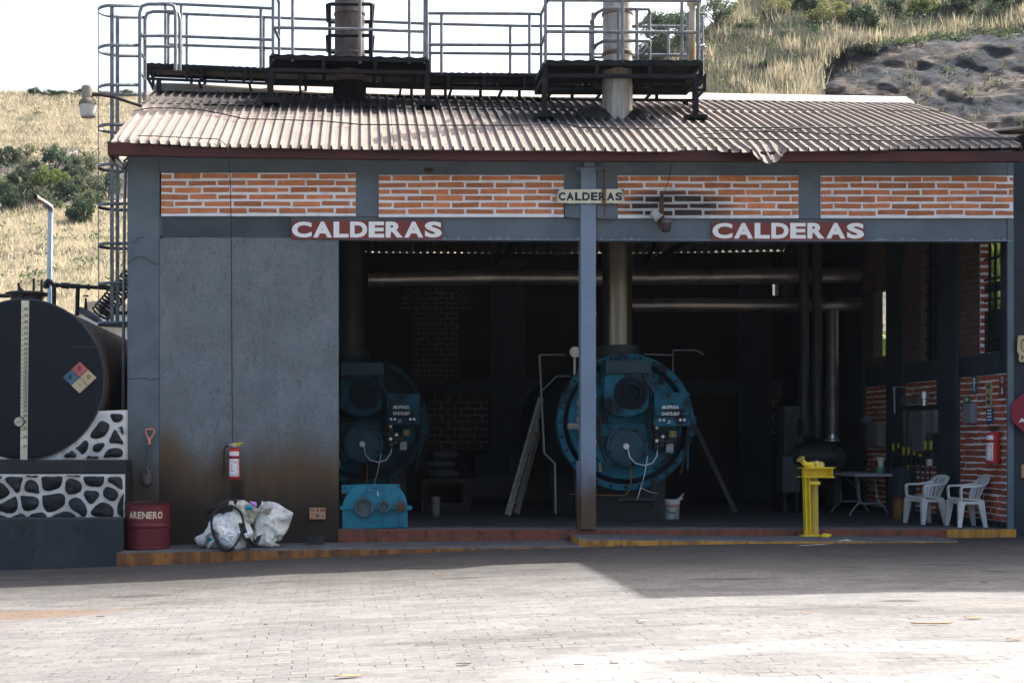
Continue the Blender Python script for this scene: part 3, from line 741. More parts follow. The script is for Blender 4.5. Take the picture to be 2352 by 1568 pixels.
# darker strip of lintel infill above the plaster wall
mb = MB(); strip(mb, [(0, 498.5), (900, 500)], [(0, 545.2), (780, 549)], 372, 668, .008, .02, 8); mb.build('patched_render', M('dark_render_patch', (.045,.057,.068), (.066,.081,.093), 2.6, .85, bump=.3, bs=25, kind='pos', c3=(.12,.135,.145), s3=1.4, t3=(.62,.7)), house)
# slab, left wall, back wall
m_kerbfloor = m_kerb3
mb = MB(); mb.box(XW(776), XW(2172), -.02, .5, -.4, 0); mb.build('floor_edge', m_kerb3, house)
mb = MB(); mb.box(XW(2172)+.003, XW(2332), -.022, .5, -.4, 0.002); mb.build('floor_edge', m_kerb2, house)['label'] = 'worn orange end of the doorstep'
mb = MB(); mb.box(HX0+.1, HX1, .5, BY, -.4, -.002); mb.box(HX0+.1, XW(776)-.003, .2, .5, -.4, -.002); mb.build('floor_slab', M('oily_floor', (.05,.053,.057), (.028,.03,.033), 1.2, .65, bump=.1, kind='pos', c3=(.02,.02,.022), s3=.8), house)
mb = MB(); mb.box(HX0+.002, HX0+.16, .38, BY, -.7, 4.6); mb.build('side_wall', m_dark, house)
BW0, BW1, BZ0, BZ1 = XW(1737, BY), XW(1788, BY), ZW(679, BY), ZW(648, BY)
mb = MB(); zt = 4.70
for a in ((HX0, BW0, -.4, zt), (BW1, HX1, -.4, zt), (BW0, BW1, -.4, BZ0), (BW0, BW1, BZ1, 4.5)):
    mb.box(a[0], a[1], BY, BY+.22, a[2], min(a[3], 4.5))
q_ = np.linspace(HX0, HX1, 40); mb.prism([(X, 4.5) for X in (HX0, HX1)]+[(X, roofz(X, BY)+(.002 if XW(840,BY) < X < XW(1910,BY) else .06)) for X in q_[::-1]], BY, BY+.03)
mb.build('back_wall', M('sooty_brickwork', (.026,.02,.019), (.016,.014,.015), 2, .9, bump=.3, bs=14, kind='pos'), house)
mb = MB()   # bricked-up arch in the back wall
nx0, nx1, nz0, nz1 = XW(949,BY), XW(1052,BY), ZW(874,BY), ZW(708,BY)
brick_wall(mb, (nx0, BY-.015, nz0), (1,0,0), (0,0,1), (0,-1,0), nx1-nx0, nz1-nz0, .22, .098, .022, .02, .012, .01)
cx = (nx0+nx1)/2; rr = (nx1-nx0)/2
for k in range(5):
    zz = nz1+k*.098; hw = math.sqrt(max(0, rr*rr-(zz-nz1+.05)**2*1.2))
    if hw > .08: brick_wall(mb, (cx-hw, BY-.015, zz), (1,0,0), (0,0,1), (0,-1,0), 2*hw, .096, .22, .096, .022, .02, .012, .01)
for k in range(19):
    a = math.pi*k/18; u = Vector((math.cos(a), 0, math.sin(a)*.92)); p = Vector((cx, BY-.02, nz1))+u*(rr+.04)
    mb.bar(p, p+u*.2, .012, .02, 0, up=(0,1,0))
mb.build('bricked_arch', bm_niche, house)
for a, b, c_, d in ((985,1120,908,1030),(1205,1265,905,955),(1700,1790,905,1010)):
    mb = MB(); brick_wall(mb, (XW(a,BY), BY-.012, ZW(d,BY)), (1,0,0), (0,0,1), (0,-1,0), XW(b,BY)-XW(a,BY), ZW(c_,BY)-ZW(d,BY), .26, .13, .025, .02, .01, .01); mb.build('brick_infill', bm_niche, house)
for px in (1125, 1690):
    mb = MB(); mb.box(XW(px,BY), XW(px+80,BY), BY-.12, BY-.003, 0, 4.6); mb.build('pilaster', m_dark, house)
mb = MB(); mb.box(HX0+.2, 8.5, BY-.1, BY-.004, ZW(905,BY), ZW(873,BY)); mb.build('ring_beam', m_dark, house)
# right wall: posts, rails, brick panels, slot windows
WX = 8.55
def wy(px): return WX*FPX/(px-VX)-CAMD
def wz(px, py): return CAMZ+(VY-py)*WX/(px-VX)
for a, b in ((2206,2160),(2080,2043),(1990,1935),(1830,1806)):
    mb = MB(); mb.box(WX-.06, WX+.2, wy(a), wy(b), 0, 4.62); mb.build('wall_post', m_dark, house, bevel=.01)
for a, b in ((2321,2206),(2160,2080),(2043,1990),(1935,1830)):
    mb = MB(); mb.box(WX-.035, WX+.16, max(.342, wy(a)) if a == 2321 else wy(a), wy(b), 2.0, 2.28); mb.build('wall_rail', m_dark, house, bevel=.008)
for a, b, mats in ((2321,2206,bm_side),(2160,2080,bm_side),(2043,1990,bm_side),(1935,1830,bm_dull)):
    y0, y1 = (.342 if a == 2321 else wy(a)), wy(b)
    y0 = .02 if a == 2321 else y0
    mb = MB(); brick_wall(mb, (WX, y0, .09), (0,1,0), (0,0,1), (-1,0,0), y1-y0, 1.905, .205, .084, .022, .022, .012, .12, jit=.006)
    mb.build('brick_panel', mats, house)
mb = MB(); mb.box(WX-.025, WX+.05, -.004, .03, .0, 4.7); mb.build('corner_strip', m_beam, house)
mb = MB(); mb.box(WX-.02, WX+.14, .36, BY, 0, .088); mb.build('wall_plinth', m_dark, house)
def winwall(y0, y1, wy0, wy1, wz0, wz1, mats, zt=4.62):
    mb = MB()
    for a in ((y0, wy0, 2.285, zt), (wy1, y1, 2.285, zt), (wy0, wy1, 2.285, wz0), (wy0, wy1, wz1, zt)):
        if a[1]-a[0] > .03 and a[3]-a[2] > .03:
            brick_wall(mb, (WX, a[0], a[2]), (0,1,0), (0,0,1), (-1,0,0), a[1]-a[0], a[3]-a[2], .205, .084, .02, .02, .008, .14, jit=.006)
    # far jamb: bricks with whitewashed joints, facing the yard
    o = mb.build('brick_wall', mats, house)
    return o
winwall(.344, wy(2206), .36, .84, 2.30, 4.5, bm_dull)
mb = MB(); brick_wall(mb, (WX+.004, .835, 2.30), (1,0,0), (0,0,1), (0,-1,0), .135, 2.3, .30, .094, .01, .035, .01, .004); mb.build('window_jamb', bm_side, house)
winwall(wy(2160), wy(2080), 2.15, 2.75, 2.30, 4.0, bm_dull)
winwall(wy(2043), wy(1990), 4.0, 4.58, 2.46, 3.50, bm_dull)
mb = MB(); mb.box(WX, WX+.14, wy(1935), BY, 2.285, 4.62); mb.box(WX, WX+.14, wy(1830)+.01, BY, 0, 2.0); mb.build('side_wall', m_dark, house)
for y0, y1, z0, z1 in ((.36,.84,2.3,4.5),(2.15,2.75,2.3,4.0)):
    mb = MB()
    for k in range(8):
        z = z0+(z1-z0)*(k+.5)/8; mb.box(WX+.05, WX+.07, y0, y1, z-.012, z+.012)
    for k in (1, 2): y = y0+(y1-y0)*k/3; mb.box(WX+.045, WX+.075, y-.01, y+.01, z0, z1)
    mb.build('window_bars', m_blackiron, house)
mb = MB(); mb.box(WX+.06, WX+.1, .36, .84, 2.3, 2.85); mb.box(WX+.06, WX+.1, .36, .84, 3.09, 3.21); mb.build('window_blank', m_black, house)
mb = MB(); mb.box(WX+.09, WX+.11, 2.15, 2.75, 2.3, 4.0); mb.build('window_blank', m_black, house)  # blank added to keep sun patches off the hall floor
mb = MB(); mb.box(WX+.14, WX+1.15, 3.6, 5.3, 3.62, 3.68); mb.build('window_sun_block', m_blackiron, house)  # unseen slab added to stop sun entering through this window
mb = MB(); mb.box(WX+.002, WX+.139, 4.568, 4.579, 2.46, 3.5); mb.build('dark_jamb_lining', m_dark, house)  # thin dark lining added to darken the lit far jamb
# roof sheets
PITCH = .1325
def roofmat(name):
    g = G(name); co = g.coord('pos'); x, y, z = g.sep(co)
    c = g.mix(g.ramp(g.noise(g.coord('pos', (2.4,.3,1)), 1.3, 7, .65), .38, .66), (.262,.222,.192), (.192,.160,.138))
    c = g.mix(g.ramp(g.noise(co, 7, 7, .7), .55, .75), c, g.mix(1., c, (.8,.75,.72), 'MULTIPLY'))
    c = g.mix(g.ramp(g.noise(g.coord('pos', (9,.25,1)), 2.0, 5, .7), .6, .72, 0, .45), c, (.075,.055,.044))
    # soot and tar lying around the chimneys, on the upper rows
    yy = g.math('ADD', y, g.math('MULTIPLY', g.math('SUBTRACT', g.noise(g.coord('pos', (1.6,1,1)), 1.3, 8, .75), .5), 2.2))
    band = g.math('MULTIPLY', g.ramp(yy, 1.7, 2.6), g.ramp(yy, 4.6, 4.2, .5, 1))
    fx = g.math('MULTIPLY', g.ramp(x, 5.0, 3.4), g.ramp(x, -3.4, -1.6, .45, 1))
    s_ = g.math('MULTIPLY', g.math('MULTIPLY', band, fx), g.ramp(g.noise(co, 1.1, 8, .75), .24, .44))
    c2 = g.math('SQRT', g.math('ADD', g.math('POWER', g.math('SUBTRACT', x, 3.0), 2), g.math('POWER', g.math('MULTIPLY', g.math('SUBTRACT', y, 2.3), 1.2), 2)))
    s2 = g.ramp(g.math('ADD', c2, g.math('MULTIPLY', g.math('SUBTRACT', g.noise(co, 2, 7, .7), .5), 1.4)), 1.7, .7)
    s_ = g.math('MAXIMUM', s_, s2)
    c = g.mix(g.math('MULTIPLY', s_, .96), c, (.022,.02,.022))
    sp = g.ramp(g.noise(co, 15, 2, .5), .74, .78, 0, .7); c = g.mix(sp, c, (.08,.065,.06))
    g.bump(g.noise(co, 40, 6, .7), .3, .006)
    return g.col(c, .9, 0, .2)
m_roof = roofmat('weathered_cement_sheet')
UW = [0,.31,.60,.645,.69,.85,.89,.94]; ZWV = [0,.002,0,.010,.043,.043,.012,.001]
def wave(X): return float(np.interp((X/PITCH) % 1.0, UW+[1], ZWV+[0]))
nx = int((9.0+2.94)/PITCH)*8
def roof_rows(t0, t1, nr, lift, tear=False, back=False):
    rows = []
    for i in range(nr):
        row = []
        for j in range(nx+1):
            f = min(1, (j//8+UW[j % 8])/(nx/8)); s0 = math.floor(f*nx/8/7)           # one sheet = seven waves
            rs = random.Random(int(s0*13+t0*100)); dz = rs.uniform(-.004, .008); dy = rs.uniform(-.03, .03)
            t = t0+(t1-t0)*i/(nr-1)
            if i == 0: t += dy*.2
            y = YE+(YR-YE)*t
            X = (-2.84+f*11.32)*(1-t)+(-2.94+f*11.94)*t
            if back: X = -2.94+f*11.94
            Xw = (j//8+UW[j % 8]+1e-6)*PITCH
            yy = y if not back else 2*YR-y
            z = roofz(X, y)+(wave(Xw) if not back else .058*(.5+.5*math.cos(2*math.pi*Xw/PITCH)))+lift+(dz if not back else 0)
            if tear and i < 3:
                px = X*FPX/(CAMD+y)+VX; k = max(0, 1-abs(px-1728)/72)
                k2 = max(0, 1-abs(px-1758)/40)
                if k > 0:
                    q = (2-i)/2+(.2 if i < 2 else 0); n_ = noise.noise((X*9, i*2, 0))
                    yy -= q*.20*k**.5; z -= q*(.05*k**.6+.11*k2**.6+.05*n_*k+.02)
                    X += q*.05*n_
                k3 = max(0, 1-abs(px-285)/28)
                if k3 > 0: yy += .12*k3*(2-i)/2*(1+noise.noise((X*12, 1, 1)))
            row.append((X, yy, z))
        rows.append(row)
    return rows if not back else [r[::-1] for r in rows]
mb = MB(); mb.grid(roof_rows(0, .685, 22, .0, tear=True), 0, False); mb.build('roof_sheets', m_roof, house, solid=.009)
mb = MB(); mb.grid(roof_rows(.655, 1.0, 10, .02), 0, False); mb.build('roof_sheets', m_roof, house, solid=.009)
mb = MB(); mb.grid(roof_rows(.004, 1.0, 14, .0, back=True), 0, False); mb.build('roof_sheets', m_roof, house, solid=.009)
mb = MB(); rows = []
for q, (dy, dz) in enumerate(((-.34, .02), (-.335, .035), (-.10, .085), (0, .11), (.10, .085), (.335, .03))):
    row = []
    for j in range(120):
        f = j/119; X = -2.92+f*11.92
        n_ = .012*noise.noise((X*1.3, q*.7, 0))*(1 if X < 4 else .35)
        row.append((X, YR+dy+n_, roofz(X, YR+dy)+.035+dz+n_))
    rows.append(row)
mb.grid(rows, 0, False)
mb.build('ridge_cap', M('pale_ridge_cap', (.42,.385,.34), (.33,.30,.26), 2, .85, kind='pos', c3=(.12,.10,.09), s3=.8, t3=(.62,.74)), house, solid=.01)
mb = MB()
for a in range(0, 12):
    p0 = 247+(2352-247)*a/12; p1 = 247+(2352-247)*(a+1)/12; y = -.45
    FT = [(247,324),(400,338),(820,346),(1300,349),(2352,348)]; FB = [(247,355.5),(551,361),(1200,369),(1800,370.5),(2352,371)]
    X0, X1 = XW(p0, y), XW(p1, y)
    A = (ZW(interp(p0, FT), y), ZW(interp(p1, FT), y)); B = (ZW(interp(p0, FB), y), ZW(interp(p1, FB), y))
    mb.hexa([(X0,y,B[0]),(X1,y,B[1]),(X1,y+.012,B[1]),(X0,y+.012,B[0]),(X0,y,A[0]),(X1,y,A[1]),(X1,y+.012,A[1]),(X0,y+.012,A[0])])
    mb.hexa([(X0,y+.012,B[0]),(X1,y+.012,B[1]),(X1,y+.09,B[1]),(X0,y+.09,B[0]),(X0,y+.012,B[0]+.01),(X1,y+.012,B[1]+.01),(X1,y+.09,B[1]+.01),(X0,y+.09,B[0]+.01)])
mb.box(XW(247,-.45), XW(247,-.45)+.012, -.438, .3, ZW(355,-.45), ZW(326,-.45))
mb.build('fascia', m_redsteel, house)
for y in (.6, 1.9, 3.3, 4.4, 5.6, 6.9, 8.3):
    mb = MB()
    for k in range(10):
        X0 = HX0+.1+k*1.16; X1 = X0+1.16; z0 = roofz(X0, y)-.055; z1 = roofz(X1, y)-.055
        mb.hexa([(X0,y-.03,z0-.1),(X1,y-.03,z1-.1),(X1,y+.03,z1-.1),(X0,y+.03,z0-.1),(X0,y-.03,z0),(X1,y-.03,z1),(X1,y+.03,z1),(X0,y+.03,z0)])
    mb.build('purlin', m_blackiron, house)
for X in (-.1, 3.0, 5.9):
    mb = MB()
    for a, b in (((X,.3,4.55),(X,YR,roofz(X,YR)-.25)), ((X,YR,roofz(X,YR)-.25),(X,BY,4.55)), ((X,.3,4.5),(X,BY,4.5)), ((X,2.4,4.5),(X,YR,roofz(X,YR)-.3)), ((X,6.6,4.5),(X,YR,roofz(X,YR)-.3))):
        mb.bar(a, b, .06, .09)
    mb.build('roof_truss', m_blackiron, house)
# left gable infill under the roof edge (both ends)
for X, t_ in ((HX0+.002, .16), (8.56, .14)):
    mb = MB(); pts = [(y, roofz(X, y)-.02) for y in np.linspace(.31, BY, 20)]
    mb.extr([(X, y, z) for y, z in pts]+[(X, BY, 4.61), (X, .31, 4.61)], (t_, 0, 0)); mb.build('gable_wall', m_dark, house)

# ------------------------------------------------------------------ neighbour on the right (its corner shows, its bulk shades the yard)
nb = thing('annex_tower', 'tall grey rendered annex standing just past the right end of the boiler house', 'building', (12.5, 1, 0))
mb = MB(); mb.box(10.6, 16.5, -1.45, 1.85, -.3, 9.75); mb.build('wall', m_grey, nb)
mb = MB(); mb.box(10.55, 16.55, -1.5, 1.9, 9.75, 9.84); mb.build('roof', m_roof, nb)
mb = MB()
for k in range(3): mb.box(11.4+1.6*k, 12.3+1.6*k, -1.47, -1.4, 6.6, 7.8)
mb.build('window', m_black, nb)
lt = thing('lean_to', 'dark lean-to roof corner poking in at the right edge of the photo above the eave', 'lean-to', (9.4, .6, 0))
mb = MB(); rows = []
for i in range(5):
    rows.append([(9.0+.0+.16*i*.0+X, -.1+.35*i, 5.08+.06*i+wave(X*.9)) for X in np.linspace(-.36, 1.5, 60)])
mb.grid(rows); mb.build('roof_sheets', m_roof, lt, solid=.012)
mb = MB(); mb.box(8.7, 10.5, .0, 1.3, 4.93, 5.03); mb.box(8.72, 8.8, .1, .2, 4.78, 4.93); mb.box(10.2, 10.3, .1, .2, -.1, 4.93); mb.box(10.2, 10.3, 1.1, 1.2, -.1, 4.93); mb.build('frame', m_blackiron, lt)

# ------------------------------------------------------------------ white shed far behind the tank
sh = thing('white_shed', 'white metal shed with pale roof seen behind the black tank', 'shed', P(240, 800, 17))
mb = MB(); rows = []
y = 17.
X0, X1 = XW(128, y), XW(420, y)
for z in (ZW(840, y), ZW(737, y)):
    rows.append([(X, y-.03*(1 if k % 2 else 0), z) for k, X in enumerate(np.linspace(X0, X1, 50))])
mb.grid(rows, 0, False); mb.build('wall', m_white, sh)
mb = MB(); mb.hexa([(X0-.2,y-.35,ZW(738,y)-.12),(X1,y-.35,ZW(738,y)-.12),(X1,y+5,ZW(738,y)+.3),(X0-.2,y+5,ZW(738,y)+.3),(X0-.2,y-.35,ZW(738,y)+.08),(X1,y-.35,ZW(738,y)+.08),(X1,y+5,ZW(738,y)+.5),(X0-.2,y+5,ZW(738,y)+.5)]); mb.build('roof', M('pale_sheet_roof', (.6,.6,.58), (.5,.5,.48), 2, .6), sh)
sh2 = thing('tan_roofed_shed', 'shed with a tan sloping roof behind the black pipe run', 'shed', P(260, 740, 24))
mb = MB(); y = 24.
mb.extr([P(196, 694, y), P(232, 690, y), P(420, 716, y-1), P(420, 738, y-1), P(214, 734, y)], (0, 5, 0)); mb.build('roof', M('tan_roof', (.36,.31,.24), (.28,.24,.19), 2, .8), sh2)
mb = MB(); a, b = P(216, 735, y+.4), P(420, 735, y+.4); mb.box(a.x, b.x, y+.4, y+4.5, -.3, a.z-.02); mb.build('wall', m_white, sh2)
# ------------------------------------------------------------------ chimneys
m_ch1 = M('rusty_brown_stack', (.16,.125,.105), (.075,.06,.055), 2.4, .6, .25, bump=.08, c3=(.04,.032,.03), s3=1.2, kind='pos', stretch=(1.5,1.5,.6))
m_ch2 = M('pale_streaked_stack', (.45,.42,.37), (.27,.235,.20), 2.6, .42, .45, bump=.08, c3=(.14,.10,.075), s3=1.8, t3=(.55,.75), kind='pos', stretch=(4,4,.35))
m_ch2in = M('brown_streaked_duct', (.26,.225,.17), (.13,.11,.095), 2.6, .32, .9, bump=.04, c3=(.20,.16,.07), s3=1.4, kind='pos', stretch=(5,5,.2))
ch = thing('chimney', 'rusty brown chimney with a black sooty base, left of the two on the roof', 'chimney', (XW(803, 3.45), 3.45, 2.3), 'boiler chimneys')
cx = XW(803, 3.45); r_ = 35*21.45/FPX
mb = MB(); mb.lathe([(r_*.98, 5.2), (r_*.98, 9.6)], (cx, 3.45, 0), n=32); mb.build('stack_pipe', m_ch1, ch)
mb = MB(); mb.lathe([(r_*.97, 2.3), (r_*.97, 5.2)], (cx, 3.45, 0), n=32); mb.build('inner_duct', M('shaded_inner_duct', (.035,.034,.034), (.02,.02,.021), 3, .5, .3), ch)  # pipe below the roof darkened; indoor shade put into its colour
mb = MB(); mb.lathe([(r_*1.09, 5.3), (r_*1.09, ZW(182, 3.2)), (r_*.99, ZW(182, 3.2)+.01)], (cx, 3.45, 0), n=32)
mb.build('base_sleeve', M('soot_black_sleeve', (.006,.006,.007), (.014,.014,.015), 4, .75, bump=.1, spec=.1), ch)
for py in (25, 120): mb = MB(); z = ZW(py, 3.2); mb.lathe([(r_*1.0, z), (r_*1.03, z+.005), (r_*1.03, z+.03), (r_*1.0, z+.035)], (cx, 3.45, 0), n=32); mb.build('seam_band', m_ch1, ch)
ch = thing('chimney', 'pale grey streaked chimney, right of the two on the roof', 'chimney', (XW(1418, 2.12), 2.12, 2.3), 'boiler chimneys')
cx2 = XW(1418, 2.12); r2 = 34*20.12/FPX
mb = MB(); mb.lathe([(r2*.97, 5.55), (r2*.97, 9.2)], (cx2, 2.12, 0), n=32); mb.build('stack_pipe', m_ch2, ch)
mb = MB(); mb.lathe([(r2*1.02, 5.5), (r2*1.02, ZW(186, 1.9)), (r2*.97, ZW(186, 1.9)+.01)], (cx2, 2.12, 0), n=32); mb.build('base_sleeve', m_ch2, ch)
m_band = M('rusty_band', (.22,.16,.11), (.12,.075,.05), 6, .7)
for py in (24, 118): mb = MB(); z = ZW(py, 1.9); mb.lathe([(r2*.98, z-.02), (r2*1.04, z-.01), (r2*1.04, z+.03), (r2*.98, z+.04)], (cx2, 2.12, 0), n=32); mb.build('seam_band', m_band, ch)
mb = MB(); mb.lathe([(r2*.98, 2.25), (r2*.98, ZW(676, 1.9))], (cx2, 2.12, 0), n=32); mb.lathe([(r2*1.0, ZW(676, 1.9)-.01), (r2*1.0, 5.56)], (cx2, 2.12, 0), n=32); mb.build('inner_duct', m_ch2in, ch)
for k, (pts, cen, lbl) in enumerate((([(1322,276),(1345,262),(1372,252),(1390,258),(1398,270),(1360,279)], 0, 'crumpled black tar scrap on the roof left of the pale chimney'), ([(1436,272),(1448,255),(1462,252),(1478,264),(1494,276),(1470,279)], 0, 'crumpled black tar scrap on the roof right of the pale chimney'))):
    mb = MB(); c0 = roof_at(sum(p[0] for p in pts)/6, 272, 0)
    rows = []
    w_ = (pts[4][0]-pts[0][0])*19.7/FPX/2 if k else 76*19.7/FPX/2
    for i in range(14):
        row = []
        for j in range(22):
            u = i/13*2-1; v = j/21*2-1
            X = c0.x+v*w_; y = c0.y+u*.20; rad = max(0, 1-u*u-v*v*.9)
            h = rad**.5*(.10+.09*noise.noise((X*5, y*6, k*4)))+.05*noise.noise((X*14, y*14, k))
            row.append((X+.04*noise.noise((u*3, v*4, k)), y, roofz(X, y)+.02+max(-.01, h)))
        rows.append(row)
    mb.grid(rows, 0, False); tag(mb.build('tar_scrap', m_rubber), lbl, 'tar scrap', 'tar scraps around the chimney')

# ------------------------------------------------------------------ roof gantry: walkway, two platforms, railings
gt = thing('roof_gantry', 'black steel walkway with two raised platforms and pipe railings above the roof ridge', 'gantry', (3, 3.3, 5.5))
def gy(px, back=0): return 3.9-(px-337)/(1620-337)*1.25+back*.62
def G3(px, py, back=0): return P(px, py, gy(px, back))
WT = [(337,150),(599,161),(986,172),(1250,174.5),(1622,176)]; WB = [(337,181),(621,193),(986,203),(1250,206),(1622,207)]
def walk_z(px): return G3(px, interp(px, WT)).z
def rail_z(px): return G3(px, interp(px, WB)).z
mb = MB(); ends = np.linspace(337, 1622, 9)
for bk in (0, 1):
    for a, b in zip(ends[:-1], ends[1:]):
        def pt(px, z): 
            y = gy(px, bk); 
            return Vector((XW(px, gy(px)), y, z))
        for zf, w_, h_ in ((walk_z, .05, .06), (rail_z, .045, .05)):
            mb.bar(pt(a, zf(a)), pt(b, zf(b)), w_*.8, h_*.72)
    for px in (340, 430, 462, 520, 560, 612, 700, 790, 880, 950, 1030, 1113, 1205, 1330, 1430, 1530, 1618):
        if bk and px % 40 == 0: continue
        X = XW(px, gy(px)); mb.box(X-.022, X+.022, gy(px, bk)-.022, gy(px, bk)+.022, rail_z(px), walk_z(px))
for px in np.linspace(340, 1618, 12):
    X = XW(px, gy(px)); mb.bar((X, gy(px), walk_z(px)-.03), (X, gy(px, 1), walk_z(px)-.03), .04, .06); mb.bar((X, gy(px), rail_z(px)), (X, gy(px, 1), rail_z(px)), .03, .04)
for px in (365, 620, 985, 1250, 1598):
    X = XW(px, gy(px)); 
    for bk in (0, 1): mb.box(X-.035, X+.035, gy(px, bk)-.03, gy(px, bk)+.03, roofz(X, gy(px, bk))+.02, rail_z(px))
mb.build('walkway_frame', m_blackiron, gt)
mb = MB(); rows = []
for bk in (-.02, 1.02):
    rows.append([(XW(px, gy(px)), gy(px, bk), walk_z(px)+.035+.008*math.sin(px*.4)) for px in np.linspace(333, 1622, 160)])
mb.grid(rows); mb.build('walkway_deck', m_blackiron, gt, solid=.01)
def platform(pxa, pxb, yf, yb, pt_a, pt_b, pb_a, pb_b, mids, legs, name='platform'):
    mb = MB(); A, B = P(pxa, pt_a, yf), P(pxb, pt_b, yf); A2, B2 = P(pxa, pb_a, yf), P(pxb, pb_b, yf)
    dy = Vector((0, yb-yf, 0))
    for o in (Vector(), dy):
        mb.bar(A+o, B+o, .05, .055); mb.bar(A2+o, B2+o, .05, .055)
    for p, q in ((A, A2), (B, B2)):
        for o in (Vector(), dy): mb.bar(p+o, q+o, .05, .05)
        mb.bar(p, p+dy, .05, .07); mb.bar(q, q+dy, .05, .07)
    for f in mids:
        for o in (Vector(), dy): mb.bar(A.lerp(B, f)+o, A2.lerp(B2, f)+o, .05, .05)
        mb.bar(A.lerp(B, f), A.lerp(B, f)+dy, .05, .06)
    for lp, foot in legs:
        t = P(lp, (pb_a+pb_b)/2, yf); rz = roofz(t.x, yf)
        mb.box(t.x-.032, t.x+.032, yf-.03, yf+.035, rz+.06, t.z)
        mb.box(t.x-.15, t.x+.15, yf-.08, yf+.09, rz+.05, rz+.10); mb.box(t.x-.15, t.x-.11, yf-.08, yf+.09, rz-.02, rz+.05); mb.box(t.x+.11, t.x+.15, yf-.08, yf+.09, rz-.02, rz+.05)
    mb.build(name+'_frame', m_blackiron, gt)
    mb = MB(); n = 60; rows = []
    for y in (yf-.03, yb+.02): rows.append([(A.x+(B.x-A.x)*k/n, y, A.z+(B.z-A.z)*k/n+.045+.008*math.sin(k*1.1)) for k in range(n+1)])
    mb.grid(rows); mb.build(name+'_deck', m_blackiron, gt, solid=.012)
platform(622, 983, 2.65, 3.42, 133, 141, 161, 168, (.335, .665), ((623, 246), (981, 256)))
platform(1253, 1610, 1.6, 2.52, 147, 147, 175, 176, (.33, .67), ((1251, 265), (1597, 268)))
def rail(name, lines, posts, r=.024):
    for l in lines:
        mb = MB(); mb.tube(l, r, 8); mb.build('handrail', m_galv, gt)
    for a, b in posts:
        mb = MB(); mb.tube([a, b], r*.95, 8); mb.build('railing_post', m_galv, gt)
def lp(pts, back=0): return [G3(px, py, 0)+Vector((0, .62*back, 0)) if not back else P(px, py, gy(px, 1)) for px, py in pts]
# front railing of the walkway, left bay / middle bay
fr = [lp([(366,8),(629,20)]), lp([(364,82),(629,92)]), lp([(983,31),(1194,32),(1242,33)]), lp([(983,103),(1194,104),(1242,103)])]
posts = [(lp([(a, b)])[0], lp([(a, c)])[0]) for a, b, c in ((380,14,150),(416,10,155),(599,19,161),(1014,31,172),(1216,33,174))]
rail('front_railing', fr, posts)
fr = [lp([(388,31),(643,41.6),(985,55),(1194,60),(1620,62)], 1), lp([(386,103),(643,112),(985,122),(1194,124),(1620,128)], 1)]
posts = [(lp([(a, b)], 1)[0], lp([(a, c)], 1)[0]) for a, b, c in ((387,31,160),(429,33,165),(606,41,172),(988,55,180),(1172,60,184),(1356,61,184),(1535,62,184))]
rail('back_railing', fr, posts)
# platform 1 railing (front and sides)
y = 2.65
q = lambda a, b: P(a, b, y)
q2 = lambda a, b: P(a, b, 3.42)
rail('platform_railing', [[q(632,64),q(800,67),q(972,73),q(979,80),q(980,140)], [q(628,-18),q(980,-14)], [q2(640,5),q(628,-18)], [q2(641,90),q(628,63)]],
     [(q(627,-20),q(627,140)), (q2(641,-5),q2(641,138)), (q(672,-20),q(672,142)), (q(827,-20),q(827,146)), (q(976,-20),q(975,146)), (q(980,-15),q(981,146)), (q(940,-15),q(940,146))])
# guard loops round the left chimney
y = 3.05
def loop(x0, x1, py, yf, yb, r=.03):
    a, b = P(x0, py, yf), P(x1, py, yf); z = a.z
    return [(a.x+.05, yf, z), (b.x-.05, yf, z), (b.x, yf+.05, z), (b.x, yb-.05, z), (b.x-.05, yb, z), (a.x+.05, yb, z), (a.x, yb-.05, z), (a.x, yf+.05, z)]
mb = MB()
for py in (10, 82): mb.tube(loop(752, 857, py, 3.05, 3.95), .028, 8, closed=True)
for px, yy in ((757,3.05),(853,3.05),(757,3.95),(853,3.95)):
    X = P(px, 10, 3.05).x; mb.tube([(X, yy, ZW(142, 3.05)), (X, yy, ZW(10, 3.05))], .024, 8)
mb.build('chimney_guard', m_blackiron, gt)
mb = MB()
def hexloop(py, yf=1.72, yb=2.55):
    z = ZW(py, yf); return [(XW(px, yf), yy, z) for px, yy in ((1388,yf),(1490,yf),(1500,yf+.2),(1500,yb-.2),(1488,yb),(1388,yb),(1376,yb-.2),(1376,yf+.2))]
for py in (21, 94): mb.tube(hexloop(py), .026, 8, closed=True)
for px, yy in ((1367,1.9),(1420,1.7),(1462,1.7),(1498,1.9)):
    X = XW(px, 1.72); mb.tube([(X, yy, ZW(146, 1.72)), (X, yy, ZW(21, 1.72))], .024, 8)
mb.build('chimney_guard', m_galv, gt)
y = 1.6
q2 = lambda a, b: P(a, b, 2.52)
rail('platform_railing', [[q(1258,1),q(1608,2)], [q(1256,73),q(1440,74),q(1606,75)], [q(1258,1),q2(1243,32)], [q(1256,73),q2(1243,103)],
     [q(1608,2),q2(1604,22),q2(1578,34),q2(1582,36),q2(1615,32),q2(1620,34)], [q(1607,75),q2(1608,88),q2(1579,108),q2(1618,105),q2(1622,108),q2(1604,120)]],
     [(q(1253,0),q(1253,148)), (q2(1243,32),q2(1243,172)), (q(1294,0),q(1294,146)), (q(1430,1),q(1430,146)), (q(1566,1),q(1566,146)), (q2(1580,30),q2(1580,146)), (q(1604,2),q(1604,146)), (q2(1613,38),q2(1613,175))])
mb = MB(); a, b = P(1590, 4, 1.75), P(1590, 145, 1.75); mb.tube([a, b], .045, 10); mb.lathe([(.06, 0), (.075, .02), (.075, .12), (.05, .13)], (a.x, a.y, a.z-.06), n=12)
